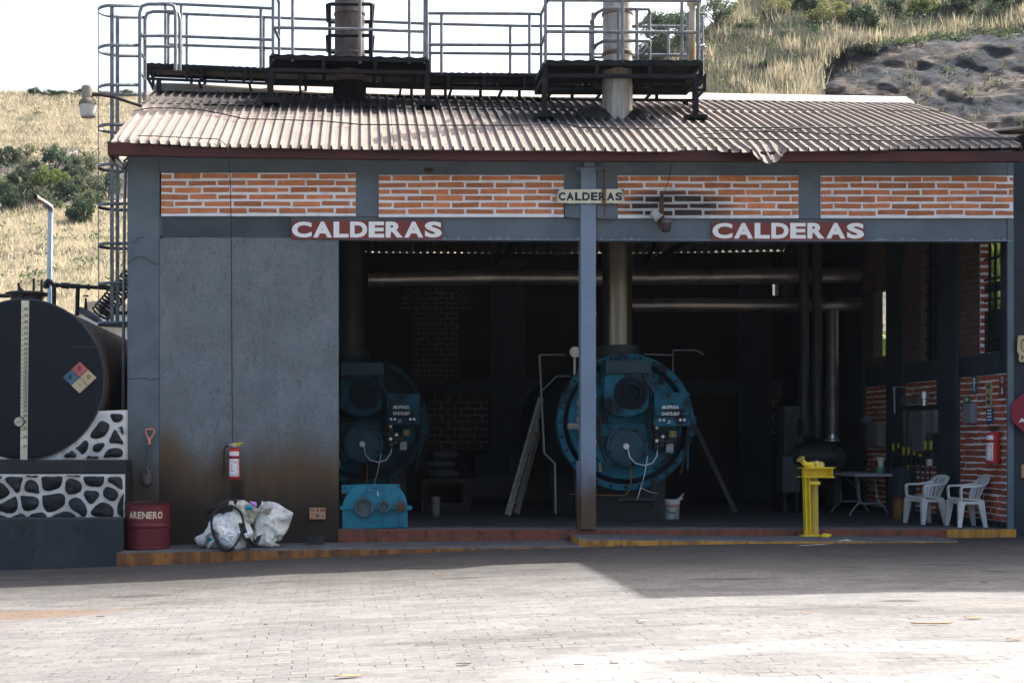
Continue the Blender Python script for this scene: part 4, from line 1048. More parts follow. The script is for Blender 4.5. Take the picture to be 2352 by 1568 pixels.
mb.build('standpipe', M('rusty_pale_pipe', (.46,.42,.36), (.3,.2,.07), 2, .6, kind='pos', stretch=(3,3,1.2)), gt)
# hoop at the head of the ladder
# ------------------------------------------------------------------ caged ladder on the left wall
ld = thing('caged_ladder', 'galvanised caged ladder climbing the left side wall up to the roof walkway', 'ladder', (XW(321, 2.5)-.3, 2.75, 0))
LX = XW(321, 2.5); y0, y1 = 2.5, 3.05
for yy, pyt in ((y0, 10), (y1, 27)):
    mb = MB(); zt = ZW(pyt, yy)
    mb.tube([(LX, yy, .3), (LX, yy, zt-.12), (LX+.03, yy, zt-.03), (LX+.12, yy, zt), (LX+.42, yy, zt), (LX+.5, yy, zt-.03), (LX+.52, yy, zt-.12), (LX+.52, yy, ZW(162, yy))], .026, 8)
    mb.tube([(LX, yy, ZW(83, y0)), (LX+.52, yy, ZW(83, y0))], .022, 8); mb.build('stringer', m_galv, ld)
z = .5
while z < 7.1: mb = MB(); mb.tube([(LX, y0, z), (LX, y1, z)], .014, 6); mb.build('rung', m_galv, ld); z += .30
hw = (y1-y0)/2; xo = XW(226, 2.75)
for k in range(9):
    mb = MB(); z = ZW(26, 2.75)-.575*k
    path = [(LX, y0, z), (xo+hw, y0, z)]+[(xo+hw-hw*math.sin(math.pi*j/12), 2.75-hw*math.cos(math.pi*j/12), z) for j in range(1, 12)]+[(xo+hw, y1, z), (LX, y1, z)]
    rows = [[(p[0], p[1], p[2]+d) for p in path] for d in (-.023, .023)]
    mb.grid(rows, 0, True); mb.build('cage_hoop', m_galv, ld, solid=.008)
for X, yy, w_ in ((xo, 2.75, .012), (xo+hw*.86, y0+.02, .055), (xo+hw*.86, y1-.02, .055)):
    mb = MB(); mb.box(X-w_/2, X+w_/2, yy-.006, yy+.006, ZW(26, 2.75)-.575*8, ZW(24, 2.75)); mb.build('cage_strap', m_galv, ld)
# ------------------------------------------------------------------ yard lamp on its arm, floodlight under the eave
y = 2.3; lmp = thing('yard_lamp', 'old cement-grey bell lamp on a thin arm left of the ladder cage', 'lamp', P(203, 269, y))
c0 = P(203, 269, y); s = (CAMD+y)/FPX; ax = Vector((-.05, 0, 1))
mb = MB(); mb.lathe([(.0, 72*s), (11*s, 71*s), (13*s, 66*s), (12*s, 42*s)], c0, ax, 20); mb.build('housing', M('mossy_grey_metal', (.30,.28,.22), (.2,.18,.12), 8, .8, bump=.1), lmp)
mb = MB(); mb.lathe([(12*s, 42*s), (17*s, 39*s), (20*s, 34*s), (22*s, 28*s), (21*s, 27*s)], c0, ax, 24); mb.build('collar', M('rusty_lamp_collar', (.2,.17,.12), (.11,.085,.06), 9, .7), lmp)
mb = MB(); mb.lathe([(21*s, 27*s), (20*s, 24*s), (18*s, 4*s), (17*s, 0), (15*s, 1*s), (0, 3*s)], c0, ax, 24); mb.build('shade', M('milky_lamp_shade', (.55,.53,.47), (.45,.42,.36), 7, .5), lmp)
mb = MB(); mb.tube([P(212, 217, y), P(235, 218, y), P(262, 223, y), P(300, 236, y), P(326, 244, y)], [.03,.028,.024,.022,.022], 8); mb.build('arm', M('dark_rusty_arm', (.035,.03,.027), (.06,.045,.035), 8, .7), lmp)
y = -.05; fl = thing('floodlight', 'small slanted floodlight under the left end of the eave', 'lamp', P(272, 372, y))
mb = MB(); mb.extr([P(262, 360, y), P(267, 357, y), P(287, 380, y), P(285, 388, y), P(278, 388, y), P(263, 374, y)], (0, .1, 0)); mb.build('housing', m_panelgrey, fl, bevel=.006)
mb = MB(); mb.extr([P(264.5, 364, y-.004), P(281, 377, y-.004), P(281, 385, y-.004), P(266, 374, y-.004)], (0, .003, 0)); mb.build('glass', M('pale_glass', (.55,.56,.52), None, 4, .15), fl)
mb = MB(); mb.tube([P(283, 372, y+.05), P(290, 366, y+.05), P(296, 358, y+.2)], .012, 6); mb.build('bracket', m_black, fl)
# conduits at the left corner
for dx, lbl in ((0, 'thin grey conduit running down the left corner of the house behind the ladder cage'),):
    mb = MB(); mb.tube([P(289, 372, .5), P(286, 470, .5), P(284, 700, .5), P(282, 1000, .5)], .022, 6); tag(mb.build('conduit', m_galv), lbl, 'pipe')

# ------------------------------------------------------------------ fuel tank, its plinth and pipework
y = -.2; s = (CAMD+y)/FPX; tc = P(55, 871, y); TR = 184*s
tk = thing('fuel_tank', 'big black horizontal fuel tank lying on a stone wall at the left', 'tank', (tc.x, 3, tc.z-TR))
m_tank = M('tank_black_paint', (.005,.009,.014), (.008,.013,.019), 1.6, .62, spec=.2, bump=.05, c3=(.016,.015,.015), s3=.7, t3=(.6,.8))
m_tankside = M('rust_dusted_tank_side', (.085,.055,.04), (.045,.032,.027), 2.2, .75, bump=.1, bs=20, c3=(.02,.02,.022), s3=.9)
mb = MB(); mb.lathe([(TR, .02), (TR, 6.6), (0, 6.8)], (tc.x, y, tc.z), (0,1,0), 96, mis=[0,0]); mb.build('shell', m_tankside, tk)
mb = MB(); mb.lathe([(TR*.992, .03), (TR*1.003, .012), (TR*.996, .0), (TR*.97, -.012), (TR*.5, -.03), (0.0, -.036)], (tc.x, y, tc.z), (0,1,0), 96); hd = mb.build('head', m_tank, tk)
mb = MB(); mb.tube([P(-120, 793, y-.022), P(237, 798, y-.018)], .005, 6); mb.tube([(tc.x+math.cos(a)*TR*1.0, y+.004, tc.z+math.sin(a)*TR*1.0) for a in np.linspace(0, 2*math.pi, 96, endpoint=False)], .011, 6, closed=True); mb.build('weld_seam', M('weld_highlight', (.05,.06,.072), (.025,.032,.04), 9, .5), tk)  # paler seam and rim ring: edge highlights put into the colour
mb = MB(); mb.extr([P(49, 690, y-.05), P(66, 690, y-.05), P(62, 1055, y-.05), P(46.5, 1055, y-.05)], (0, .03, 0)); gs = mb.build('gauge_strip', M('cream_gauge_board', (.62,.57,.43), (.52,.48,.36), 5, .6), tk)
mb = MB(); py = 712; k = 0; sp = 15.0
while py < 1046:
    f = (py-690)/365; x0, x1 = 49-2.5*f, 66-4*f
    mb.hexa([P(x0+.5, py+1, y-.053), P(x1-.5, py+1, y-.053), P(x1-.5, py+1, y-.05), P(x0+.5, py+1, y-.05), P(x0+.5, py, y-.053), P(x1-.5, py, y-.053), P(x1-.5, py, y-.05), P(x0+.5, py, y-.05)])
    a, b = P(x0+6.5, py-1.2, y-.054), P(x1-1, py-6.2, y-.054)
    text_into(mb, str(3000-100*k), a.x, b.x, a.z, b.z, a.y, offset=.02)
    py += sp; k += 1; sp = max(8.2, sp*.955) if k < 22 else min(22, sp*1.18)
mb.build('gauge_marks', m_blacklet, gs)
dg_ = P(44, 968, y-.07); mb = MB(); mb.lathe([(.0, -.012), (.060, -.012), (.066, -.016), (.066, .03)], dg_, (0,1,0), 28); dial = mb.build('dial', M('dial_face', (.5,.48,.38), (.4,.38,.3), 8, .4), tk)
mb = MB(); mb.bar(dg_+Vector((-.03,-.016,-.012)), dg_+Vector((.035,-.016,.014)), .005, .004); mb.lathe([(.058, -.015), (.070, -.02), (.070, .0)], dg_, (0,1,0), 28); mb.build('needle', m_blacklet, dial)
# hazard diamond
cxp, cyp = 182.8, 866; yy = y-.05
hd = MB(); q = [((-.5, .5), 1), ((.5, .5), 2), ((-.5, -.5), 0), ((.5, -.5), 3)]
T, Rr, Bt, L_ = (cxp+0.5, cyp-36), (cxp+38.5, cyp+1), (cxp, cyp+37), (cxp-38.5, cyp)
Cn = (cxp, cyp); mid = lambda a, b: ((a[0]+b[0])/2, (a[1]+b[1])/2)
mats4 = [M('faded_red_square', (.45,.115,.12), (.38,.10,.10), 6, .6), M('faded_blue_square', (.06,.14,.19), (.05,.11,.15), 6, .6), M('faded_yellow_square', (.52,.42,.24), (.45,.36,.21), 6, .6), M('faded_white_square', (.50,.41,.26), (.44,.35,.22), 6, .6), m_blacklet]
for m_, quad in enumerate(((T, mid(T, Rr), Cn, mid(T, L_)), (L_, mid(L_, T), Cn, mid(L_, Bt)), (Rr, mid(Rr, Bt), Cn, mid(Rr, T)), (Bt, mid(Bt, L_), Cn, mid(Bt, Rr)))):
    g_ = [(a+(Cn[0]-a)*0.0, b) for a, b in quad]
    hd.extr([P(a, b, yy) for a, b in g_], (0, .012, 0), m_)
for ch_, (a, b), w_ in (('3', (cxp-1, cyp-20), 8), ('1', (cxp-22, cyp), 6), ('0', (cxp+21, cyp-1), 7), ('-', (cxp+1, cyp+18), 4)):
    p0, p1 = P(a-w_/2, b+(5 if ch_ != '-' else 1), yy-.003), P(a+w_/2, b-(5 if ch_ != '-' else 1), yy-.003); text_into(hd, ch_, p0.x, p1.x, p0.z, p1.z, yy-.003, 4, .02)
for a, b in ((mid(T, L_), mid(Bt, Rr)), (mid(T, Rr), mid(Bt, L_))): hd.bar(P(*a, yy-.002), P(*b, yy-.002), .004, .006, 4, up=(0,1,0))
hd.build('hazard_diamond', mats4, tk)
# manhole
yc = .55; c0 = P(61, 673, yc); s = (CAMD+yc)/FPX
mb = MB(); mb.lathe([(36*s, -.35), (36*s, -.02)], c0, n=32); mb.lathe([(36*s, -.03), (48*s, -.03), (48*s, .0), (40*s, .012), (0, .015)], c0, n=32); mh = mb.build('manhole', m_black, tk)
for px, pt in ((44,650),(77,639),(95,643)):
    mb = MB(); mb.tube([P(px, 676, yc-.25 if px == 44 else yc), P(px+(1 if px != 44 else -1), pt, yc-.25 if px == 44 else yc)], .016, 7)
    if px == 44: mb.extr([P(42, 648, yc-.25), P(46, 658, yc-.25), P(53, 666, yc-.25), P(52, 690, yc-.25), P(42, 690, yc-.25)], (0, .03, 0))
    mb.build('lid_bolt', m_black, mh)
# stone plinth the tank lies on
st = thing('stone_wall', 'black boulder wall with wide whitewashed joints carrying the tank', 'wall', (-3.6, -.3, -.45))
m_mortar = M('whitewashed_mortar', (.70,.69,.67), (.50,.485,.46), 4, c3=(.22,.19,.16), s3=3.2, t3=(.58,.72), rough=.85, bump=.3, bs=25, kind='pos')
m_bould = M('near_black_boulder', (.006,.008,.011), (.024,.027,.031), 7, .6, bump=.9, bs=16, kind='pos', c3=(.055,.058,.06), s3=4, t3=(.62,.75), isl=.35)
def clip(poly, pnt, nrm):
    out = []
    for i in range(len(poly)):
        a, b = poly[i], poly[(i+1) % len(poly)]; da = (a[0]-pnt[0])*nrm[0]+(a[1]-pnt[1])*nrm[1]; db = (b[0]-pnt[0])*nrm[0]+(b[1]-pnt[1])*nrm[1]
        if da <= 0: out.append(a)
        if da*db < 0: t = da/(da-db); out.append((a[0]+(b[0]-a[0])*t, a[1]+(b[1]-a[1])*t))
    return out
def boulders(name, x0, x1, z0, z1, y, size, gap, seed, circ=None):
    "individually bulging stones filling a rectangle (cells of a jittered grid, shrunk and rounded)"
    r = random.Random(seed); pts = []
    for _ in range(6000):
        q = (r.uniform(x0-size, x1+size), r.uniform(z0-size*.4, z1+size*.4)); m_ = size*r.choice((.62, .8, 1.0, 1.15))
        if all((q[0]-a)**2+((q[1]-b)*1.1)**2 > ((m_+c)/2)**2 for a, b, c in pts): pts.append((q[0], q[1], m_))
    mb = MB()
    for i, (a, b, m_) in enumerate(pts):
        poly = [(x0, z0), (x1, z0), (x1, z1), (x0, z1)]
        for j, (c, d, n_) in enumerate(pts):
            if i == j or (a-c)**2+(b-d)**2 > (3*size)**2: continue
            f = .5+.25*(m_-n_)/size; mid_ = (a+(c-a)*f, b+(d-b)*f); poly = clip(poly, mid_, (c-a, d-b))
            if len(poly) < 3: break
        if circ and len(poly) >= 3:
            cx_ = sum(p[0] for p in poly)/len(poly); cz_ = sum(p[1] for p in poly)/len(poly); vx, vz = cx_-circ[0], cz_-circ[1]; L = math.hypot(vx, vz)
            poly = clip(poly, (circ[0]+vx/L*circ[2], circ[1]+vz/L*circ[2]), (-vx, -vz))
        if len(poly) < 3: continue
        for _ in range(2): poly = [q for k in range(len(poly)) for q in ((poly[k][0]*.75+poly[(k+1) % len(poly)][0]*.25, poly[k][1]*.75+poly[(k+1) % len(poly)][1]*.25), (poly[k][0]*.25+poly[(k+1) % len(poly)][0]*.75, poly[k][1]*.25+poly[(k+1) % len(poly)][1]*.75))]
        cx_ = sum(p[0] for p in poly)/len(poly); cz_ = sum(p[1] for p in poly)/len(poly)
        rm = sum(math.hypot(p[0]-cx_, p[1]-cz_) for p in poly)/len(poly)
        if rm < gap*1.6: continue
        poly = [(cx_+(p[0]-cx_)*(1-gap/math.hypot(p[0]-cx_, p[1]-cz_))*1.0, cz_+(p[1]-cz_)*(1-gap/math.hypot(p[0]-cx_, p[1]-cz_))) for p in poly]
        rows = []
        for f, h in ((1.0, .02), (1.0, -.008), (.9, -.03), (.68, -.045), (.36, -.054), (.02, -.056)):
            row = []
            for (u, v) in poly:
                X, Z = cx_+(u-cx_)*f, cz_+(v-cz_)*f
                row.append((X+.006*noise.noise((X*20, Z*20, 1)), y+h+(.03*noise.noise((X*7, Z*7, seed))+.014*noise.noise((X*19, Z*19, seed)) if h < -.01 else 0), Z+.006*noise.noise((X*20, Z*20, 5))))
            rows.append(row+[row[0]])
        mb.grid(rows)
    mb.build(name, m_bould, st)
mb = MB(); mb.prism([(XW(a, -.5), ZW(b, -.5)) for a, b in [(-420,1088),(287,1088),(287,1193),(-420,1193)]], -.5, .5); mb.build('mortar', m_mortar, st)
mb = MB(); mb.box(XW(287,-.5), XW(287.8,-.5)+.02, -.49, .3, ZW(1193,-.5), ZW(1088,-.5)); mb.build('end_face', m_black, st)
boulders('boulder_course', XW(-420,-.5), XW(287,-.5)-.005, ZW(1191,-.5), ZW(1089,-.5)-.005, -.5, .31, .024, 5)
arc = [(55+186*math.sin(a), 871+186*math.cos(a)) for a in np.linspace(.28, 1.17, 14)]
mb = MB(); mb.prism([(XW(a, -.16), ZW(b, -.16)) for a, b in [(289,1056)]+[(60+188*math.sin(.05), 1056)]+arc+[(289,941)]], -.16, .25); mb.build('saddle', m_mortar, st)
boulders('saddle_boulders', XW(110,-.16), XW(288,-.16), ZW(1055,-.16), ZW(944,-.16), -.16, .27, .032, 9, (XW(55,-.16), ZW(871,-.16), 192*17.84/FPX))
mb = MB(); mb.pbox(-420, 1056, 289, 1087, -.52, .5); mb.build('coping_beam', m_black, st, bevel=.012)
mb = MB(); rows = []
for z in np.linspace(gz(-4)-.25, ZW(1191, -.85), 14):
    rows.append([(X, -.85-.02*noise.fractal((X*2, z*3, 0), 1, 2, 4), z+(.01*noise.noise((X*4, 0, 0)))) for X in np.linspace(XW(-420, -.85), XW(278, -.85), 60)])
t_ = rows[-1]; mb.grid(rows); mb.grid([t_, [(p[0], .3, p[2]+.02) for p in t_]], 0, False); e_ = [r[-1] for r in rows]; mb.grid([[(p[0], .3, p[2]) for p in e_], e_], 0, False)
mb.build('concrete_base', M('black_washed_concrete', (.028,.034,.04), (.045,.053,.06), 2, .8, bump=.35, bs=22, kind='pos', c3=(.015,.017,.02), s3=3, stretch=(1,1,.6)), st)
# vent pipe and black pipe run
yv = 6.0; vp = thing('vent_pipe', 'pale blue vent pipe standing behind the tank, its open end bent towards the left', 'pipe', P(114, 720, yv))
s = (CAMD+yv)/FPX
mb = MB(); mb.tube([P(114.5, 730, yv), P(114, 600, yv), P(116, 486, yv)], 6*s, 14); mb.build('riser', M('chalky_blue_pipe', (.60,.68,.72), (.42,.58,.68), 3, .5, c3=(.05,.28,.45), s3=1.6, t3=(.55,.68), kind='pos', stretch=(1,1,.5)), vp)
mb = MB(); mb.tube([P(116, 488, yv), P(117, 480, yv), P(114, 474, yv-.05), P(100, 464, yv-.3), P(84, 455, yv-.55)], [6.5*s,7*s,6.5*s,5.5*s,5.5*s], 14, caps=False)
mb.tube([P(89, 458, yv-.47), P(80, 452, yv-.62)], [6.6*s, 6.6*s], 14, caps=False); mb.tube([P(88, 457, yv-.48), P(87.5, 456.7, yv-.49)], 5*s, 12)
mb.build('outlet_bend', M('rust_edged_pipe', (.36,.38,.40), (.2,.14,.11), 5, .5, kind='pos'), vp)
yp = 5.6; s = (CAMD+yp)/FPX
pr = thing('pipe_run', 'black fuel pipe run with tees and a valve between vent pipe and house', 'pipe', P(180, 720, yp))
mb = MB(); mb.tube([P(106, 662, yp), P(107, 650, yp), P(112, 646, yp), P(119, 648, yp), P(124, 655, yp)], [7*s,8*s,8*s,7*s,5.5*s], 10)
mb.tube([P(122, 654, yp), P(292, 664.5, yp)], 4.6*s, 10)
for a, b, rr_ in ((126,134,6),(141,160,7.2),(162,184,6),(201,206,7.2)): mb.tube([P(a, interp(a, [(122,654),(292,664.5)]), yp), P(b, interp(b, [(122,654),(292,664.5)]), yp)], rr_*s, 10)
mb.tube([P(124, 656, yp), P(124, 740, yp)], 5*s, 10); mb.tube([P(179, 657, yp), P(177, 725, yp)], 5*s, 10); mb.build('pipe', m_black, pr)
mb = MB(); mb.tube([P(-60, 680, yp), P(24, 679, yp)], 4.6*s, 10); mb.build('pipe', m_black, pr)
mb = MB(); mb.tube([P(230, 718, yp-.5), P(292, 718.5, yp-.5)], 4*s, 10); mb.build('pipe', m_black, pr)
mb = MB(); mb.tube([P(186, 712, yp), P(205, 722, yp-.3), P(223, 733, yp-.6), P(238, 746, yp-.8)], [8*s,9*s,8*s,3*s], 10)
mb.tube([P(197, 720, yp-.2), P(197, 684, yp-.2)], [5*s, 2*s], 8); mb.lathe([(0,.0), (7*s, .0), (7*s, .02), (0, .02)], P(197, 681, yp-.2), n=14)
mb.build('valve', m_black, pr)
mb = MB(); pts = []
a0, b0 = P(216, 712, yp-.9), P(290, 622, yp-1.0); ax = (b0-a0).normalized(); u_ = Vector((.77, 0, -.64)); v_ = (ax*.55+Vector((0, .8, 0)))
for k in range(14*16+1):
    t = k/(14*16); a = 2*math.pi*k/16; pts.append(a0.lerp(b0, t)+u_*(math.cos(a)*.155+.12)+v_*math.sin(a)*.10)
mb.tube(pts, .017, 6); tag(mb.build('coiled_hose', m_rubber), 'black spiral coiled hose hanging by the left corner of the house', 'hose')

# ------------------------------------------------------------------ name signs
m_signred = M('sign_oxide_red', (.20,.045,.035), (.17,.04,.032), 3, .6)
m_signcream = None
def sign_red(a, b, c_, d, label):
    y = -.016 if a > 1300 else -.022
    t = thing('name_sign', label, 'sign', P((a+b)/2, d, y), 'red CALDERAS signs on the lintel')
    mb = MB(); mb.pbox(a, c_, b, d, y, .0); mb.build('sign_board', m_signred, t)
    mb = MB(); p0, p1 = P(a+1.5, d-3.5, y-.004), P(b-1, c_+2, y-.004)
    # letter by letter, wide grotesque capitals
    wd = [46, 44, 35, 40, 36, 40, 44, 40]; tot = sum(wd)+7*3.5; x_ = p0.x; k_ = (p1.x-p0.x)/tot
    for ch_, w_ in zip('CALDERAS', wd):
        text_into(mb, ch_, x_, x_+w_*k_, p0.z, p1.z, y-.004, offset=.045); x_ += (w_+3.5)*k_
    mb.build('lettering', m_whitelet, t)
sign_red(669, 1016, 507, 549, 'wide red sign reading CALDERAS on the lintel above the plaster wall')
sign_red(1635, 1986, 510, 551.5, 'wide red sign reading CALDERAS on the lintel above the right doorway')
y = -.11; t = thing('name_sign', 'small rusty cream sign reading CALDERAS on the centre post', 'sign', P(1355, 468, y))
g = G('rust_stained_cream'); co = g.coord('pos'); x_, y_, z_ = g.sep(co)
c = g.mix(g.ramp(g.noise(co, 4, 6), .4, .7), (.66,.62,.46), (.55,.5,.36))
ed = g.math('MAXIMUM', g.ramp(g.math('ABSOLUTE', g.math('SUBTRACT', x_, XW(1355, y))), .37, .44), g.ramp(z_, ZW(464, y), ZW(468.5, y)))
rs = g.math('MAXIMUM', g.math('MULTIPLY', ed, g.ramp(g.noise(co, 12, 6, .7), .35, .6)), g.math('MULTIPLY', g.ramp(g.math('ABSOLUTE', g.math('SUBTRACT', x_, XW(1387, y))), .05, .015), g.ramp(g.noise(g.coord('pos', (1,1,.3)), 9, 5), .3, .5)))
m_cream = g.col(g.mix(rs, c, (.17,.07,.025)), .6)
mb = MB(); mb.extr([P(1278, 435, y), P(1433, 434, y), P(1433.5, 468, y), P(1279, 467, y)], (0, .01, 0)); mb.build('sign_board', m_cream, t, bevel=.004)
mb = MB(); x_ = XW(1283, y); wd = [15, 17, 14, 17, 15, 16, 17, 15]; tot = sum(wd)+7*2; k_ = (XW(1429, y)-x_)/tot
for ch_, w_ in zip('CALDERAS', wd): text_into(mb, ch_, x_, x_+w_*k_, ZW(461, y), ZW(442, y), y-.004, offset=.045); x_ += (w_+2)*k_
mb.build('lettering', M('navy_lettering', (.02,.03,.055), None, 4, .6), t)
mb = MB()
for a in (1281, 1430): mb.lathe([(0, -.008), (.012, -.006), (.012, 0)], P(a, 437, y), (0,1,0), 8)
mb.build('bolts', m_black, t)
# rust run below the sign on the frame
mb = MB(); 
for a, b, c_, w_ in ((1387,388,434,4),(1389,468,503,3.5),(1371,468,505,3)):
    mb.extr([P(a-w_/2, b, -.0535 if b > 460 else -.0075), P(a+w_/2, b, -.0535 if b > 460 else -.0075), P(a+w_/2-.8, c_, -.0535 if b > 460 else -.0075), P(a-w_/2+.5, c_, -.0535 if b > 460 else -.0075)], (0, .003, 0))
mb.build('rust_run', M('rust_run', (.14,.075,.035), (.09,.06,.045), 9, .9, kind='pos', stretch=(2,1,.5)), house)
# alarm lamp on its bracket by the soot stain
y = -.18; t = thing('wall_lamp', 'broken wall lamp with a grey can and a dangling dark jar by the soot stain', 'lamp', P(1521, 505, y))
s = (CAMD+y)/FPX
mb = MB(); mb.tube([P(1521, 440, y+.12), P(1519, 470, y+.05), P(1521, 505, y)], [.016,.03,.03], 7); mb.tube([P(1523, 448, y+.1), P(1536, 415, y+.1), P(1543, 376, y+.08)], .005, 5); mb.build('bracket', m_rust, t)
ax = Vector((.62, -.25, -.72)).normalized(); mb = MB(); mb.lathe([(0, 0), (9*s, 0), (10*s, 3*s), (10*s, 18*s), (12*s, 21*s), (12*s, 23*s), (0, 22*s)], P(1499, 487, y), ax, 20); mb.build('lamp_can', M('chalky_grey_can', (.38,.38,.37), (.28,.28,.27), 6, .6), t)
mb = MB(); mb.lathe([(0, 0), (16*s, -1*s), (16*s, -3*s), (12*s, -4*s), (12*s, -11*s)], P(1530, 502, y), n=20); mb.build('lamp_cap', m_panelgrey, t)
mb = MB(); mb.lathe([(12*s, -11*s), (12*s, -12*s), (10*s, -28*s), (8*s, -31*s), (0, -31*s)], P(1530, 502, y), n=20); mb.build('jar', M('purple_brown_glass', (.035,.025,.03), None, 4, .25), t)
mb = MB(); mb.tube([P(1512, 508, y+.05), P(1517, 520, y), P(1521, 527, y)], .03, 8); mb.build('hinge', m_rust, t)
t = MB(); t.tube([P(975, 391, -.02), P(984, 389, -.05), P(994, 392, -.03)], .018, 6); t.pbox(978, 388, 990, 396, -.03, .0)
tag(t.build('cut_bracket', m_rust), 'small rusty cut-off bracket on the top beam above the second brick panel', 'bracket')
# stop sign and notice at the right edge
y = -.06; t = thing('stop_sign', 'dark red octagon sign reading ALTO cut off by the right edge of the photo', 'sign', P(2367, 990, y))
oc = [(2367+47*math.cos(math.pi/8+k*math.pi/4), 947+47*math.sin(math.pi/8+k*math.pi/4)) for k in range(8)]
mb = MB(); mb.extr([P(a, b, y) for a, b in oc], (0, .012, 0)); mb.build('sign_board', M('sign_crimson', (.22,.012,.03), (.18,.01,.025), 3, .5), t)
mb = MB(); p0, p1 = P(2340, 970, y-.003), P(2394, 960, y-.003); text_into(mb, 'ALTO', p0.x, p1.x, p0.z, p1.z, y-.003, offset=.03); mb.build('lettering', m_whitelet, t)
t = thing('notice_sign', 'chipped yellow notice cut off by the right edge above the red octagon', 'sign', P(2375, 830, y))
mb = MB(); mb.extr([P(a, b, y) for a, b in ((2338,774),(2342,770),(2412,770),(2412,831),(2344,831),(2340,826),(2342,816),(2337,806))], (0, .01, 0)); mb.build('sign_board', M('sign_ochre', (.52,.42,.24), (.44,.34,.18), 5, .6), t)
mb = MB(); rg = []
cc = P(2363, 792, y-.004)
mb.tube([cc+Vector((math.cos(a)*.10, 0, math.sin(a)*.10)) for a in np.linspace(0, 2*math.pi, 24, endpoint=False)], .008, 6, closed=True, sq=.3); mb.bar(cc+Vector((-.07,0,.07)), cc+Vector((.07,0,-.07)), .014, .004, up=(0,1,0)); mb.bar(cc+Vector((-.06,0,0)), cc+Vector((.06,0,0)), .004, .02)
p0, p1 = P(2346, 826, y-.003), P(2405, 817, y-.003); text_into(mb, 'FUMAR', p0.x, p1.x, p0.z, p1.z, y-.003, offset=.02); mb.build('lettering', m_blacklet, t)
mb = MB(); mb.pbox(2347, 1066, 2380, 1096, -.02, .0); tag(mb.build('wall_plate', m_card), 'small orange-tan plate at the right edge low on the end column', 'plate')
# cables over the roof and down to the extinguisher
def roofwire(name, pts, label, r=.009):
    mb = MB(); mb.tube([roof_at(a, b, .052) for a, b in pts], r, 5); tag(mb.build(name, m_cable), label, 'cable')
roofwire('roof_cable', [(308,263),(345,257),(400,257),(460,261),(510,270),(560,282),(643,284),(743,287),(825,295),(1000,297),(1194,297),(1270,292),(1300,293),(1330,303),(1500,304),(1746,302),(1850,301)], 'longest thin black cable snaking along the middle of the roof')
roofwire('roof_cable', [(1600,318),(1850,303),(2010,300),(2140,296),(2230,292),(2300,290)], 'thin black cable on the right half of the roof, upper one')
roofwire('roof_cable', [(1640,309),(1800,312),(1950,318),(2100,322),(2250,326),(2330,327)], 'thin black cable on the right half of the roof, middle one')
roofwire('roof_cable', [(1600,326),(1750,330),(1900,331),(2050,333),(2200,329),(2340,330)], 'thin black cable just above the eave on the right half of the roof')
mb = MB(); mb.tube([roof_at(316, 321, .05), roof_at(360, 323, .055), roof_at(440, 326, .05), roof_at(500, 329, .05), P(515, 329, -.56), P(522, 338, -.58), P(526, 360, -.5), P(529, 420, -.25), P(531, 520, -.08), P(532, 700, -.05), P(533, 900, -.045), P(534, 1014, -.06)], .006, 5)
tag(mb.build('hanging_cable', m_cable), 'thin black cable dropping from the eave down the plaster wall to the extinguisher', 'cable')
# ------------------------------------------------------------------ drum, shovel, extinguishers
y = -.44; s = (CAMD+y)/FPX; c0 = Vector((XW(340, y), y, -.212)); H_ = ZW(1151, y)-c0.z; rr_ = 51.5*s
t = thing('steel_drum', 'maroon steel drum lettered ARENERO at the foot of the left column', 'drum', c0)
mb = MB(); prof = [(rr_*.97, 0), (rr_*1.0, .01), (rr_*1.0, .03), (rr_*.985, .04)]
for h in (.5,):
    prof += [(rr_*.985, H_*h-.03), (rr_*1.012, H_*h-.01), (rr_*1.012, H_*h+.01), (rr_*.985, H_*h+.03)]
prof += [(rr_*.985, H_-.05), (rr_*1.0, H_-.02)]
mb.lathe(prof, c0, n=48); mb.build('drum_body', M('maroon_enamel', (.135,.018,.026), (.105,.015,.022), 3, .38, bump=.03, bs=12, c3=(.06,.02,.018), s3=4, t3=(.66,.8)), t)
mb = MB(); mb.lathe([(rr_*1.0, H_-.022), (rr_*1.03, H_-.016), (rr_*1.03, H_), (rr_*.98, H_), (rr_*.97, H_-.02), (0, H_-.02)], c0, n=48); mb.build('rim', M('dark_maroon_rim', (.055,.014,.017), (.03,.012,.012), 5, .5), t)
mb = MB()
def cyl(a, b):   # lettering wrapped on the drum
    an = (a-c0.x)/rr_; return (c0.x+math.sin(an)*rr_*.992, c0.y-math.cos(an)*rr_*.992, b)
x_ = XW(298, y); wd = [13, 11, 10, 14, 10, 11, 13]; k_ = (XW(382, y)-x_)/(sum(wd)+6*1.2)
for ch_, w_ in zip('ARENERO', wd):
    text_into(mb, ch_, x_, x_+w_*k_, ZW(1188, y), ZW(1172, y), 0, offset=.03, frame=cyl); x_ += (w_+1.2)*k_
mb.build('lettering', M('cream_lettering', (.62,.52,.38), None, 4, .6), t)
t = thing('shovel', 'old D-handled shovel hanging on the left column above the drum', 'shovel', P(337, 1115, -.06))
y = -.055
mb = MB(); mb.tube([P(343, 1016, y), P(340, 1045, y), P(337, 1082, y)], .016, 8); mb.build('shaft', M('dark_worn_shaft', (.05,.048,.05), (.09,.085,.085), 8, .7, bump=.1), t)
mb = MB(); mb.tube([P(343, 1020, y), P(343, 1010, y), P(337.5, 1001, y), P(334.5, 992, y), P(335.5, 986, y), P(345, 985, y), P(354, 986, y), P(354.5, 992, y), P(349.5, 1001, y), P(343.5, 1010, y)], [.022,.018,.013,.012,.013,.016,.013,.012,.013,.017], 8); mb.build('handle', M('orange_grip', (.55,.22,.14), (.45,.17,.11), 9, .6), t)
mb = MB(); rows = []
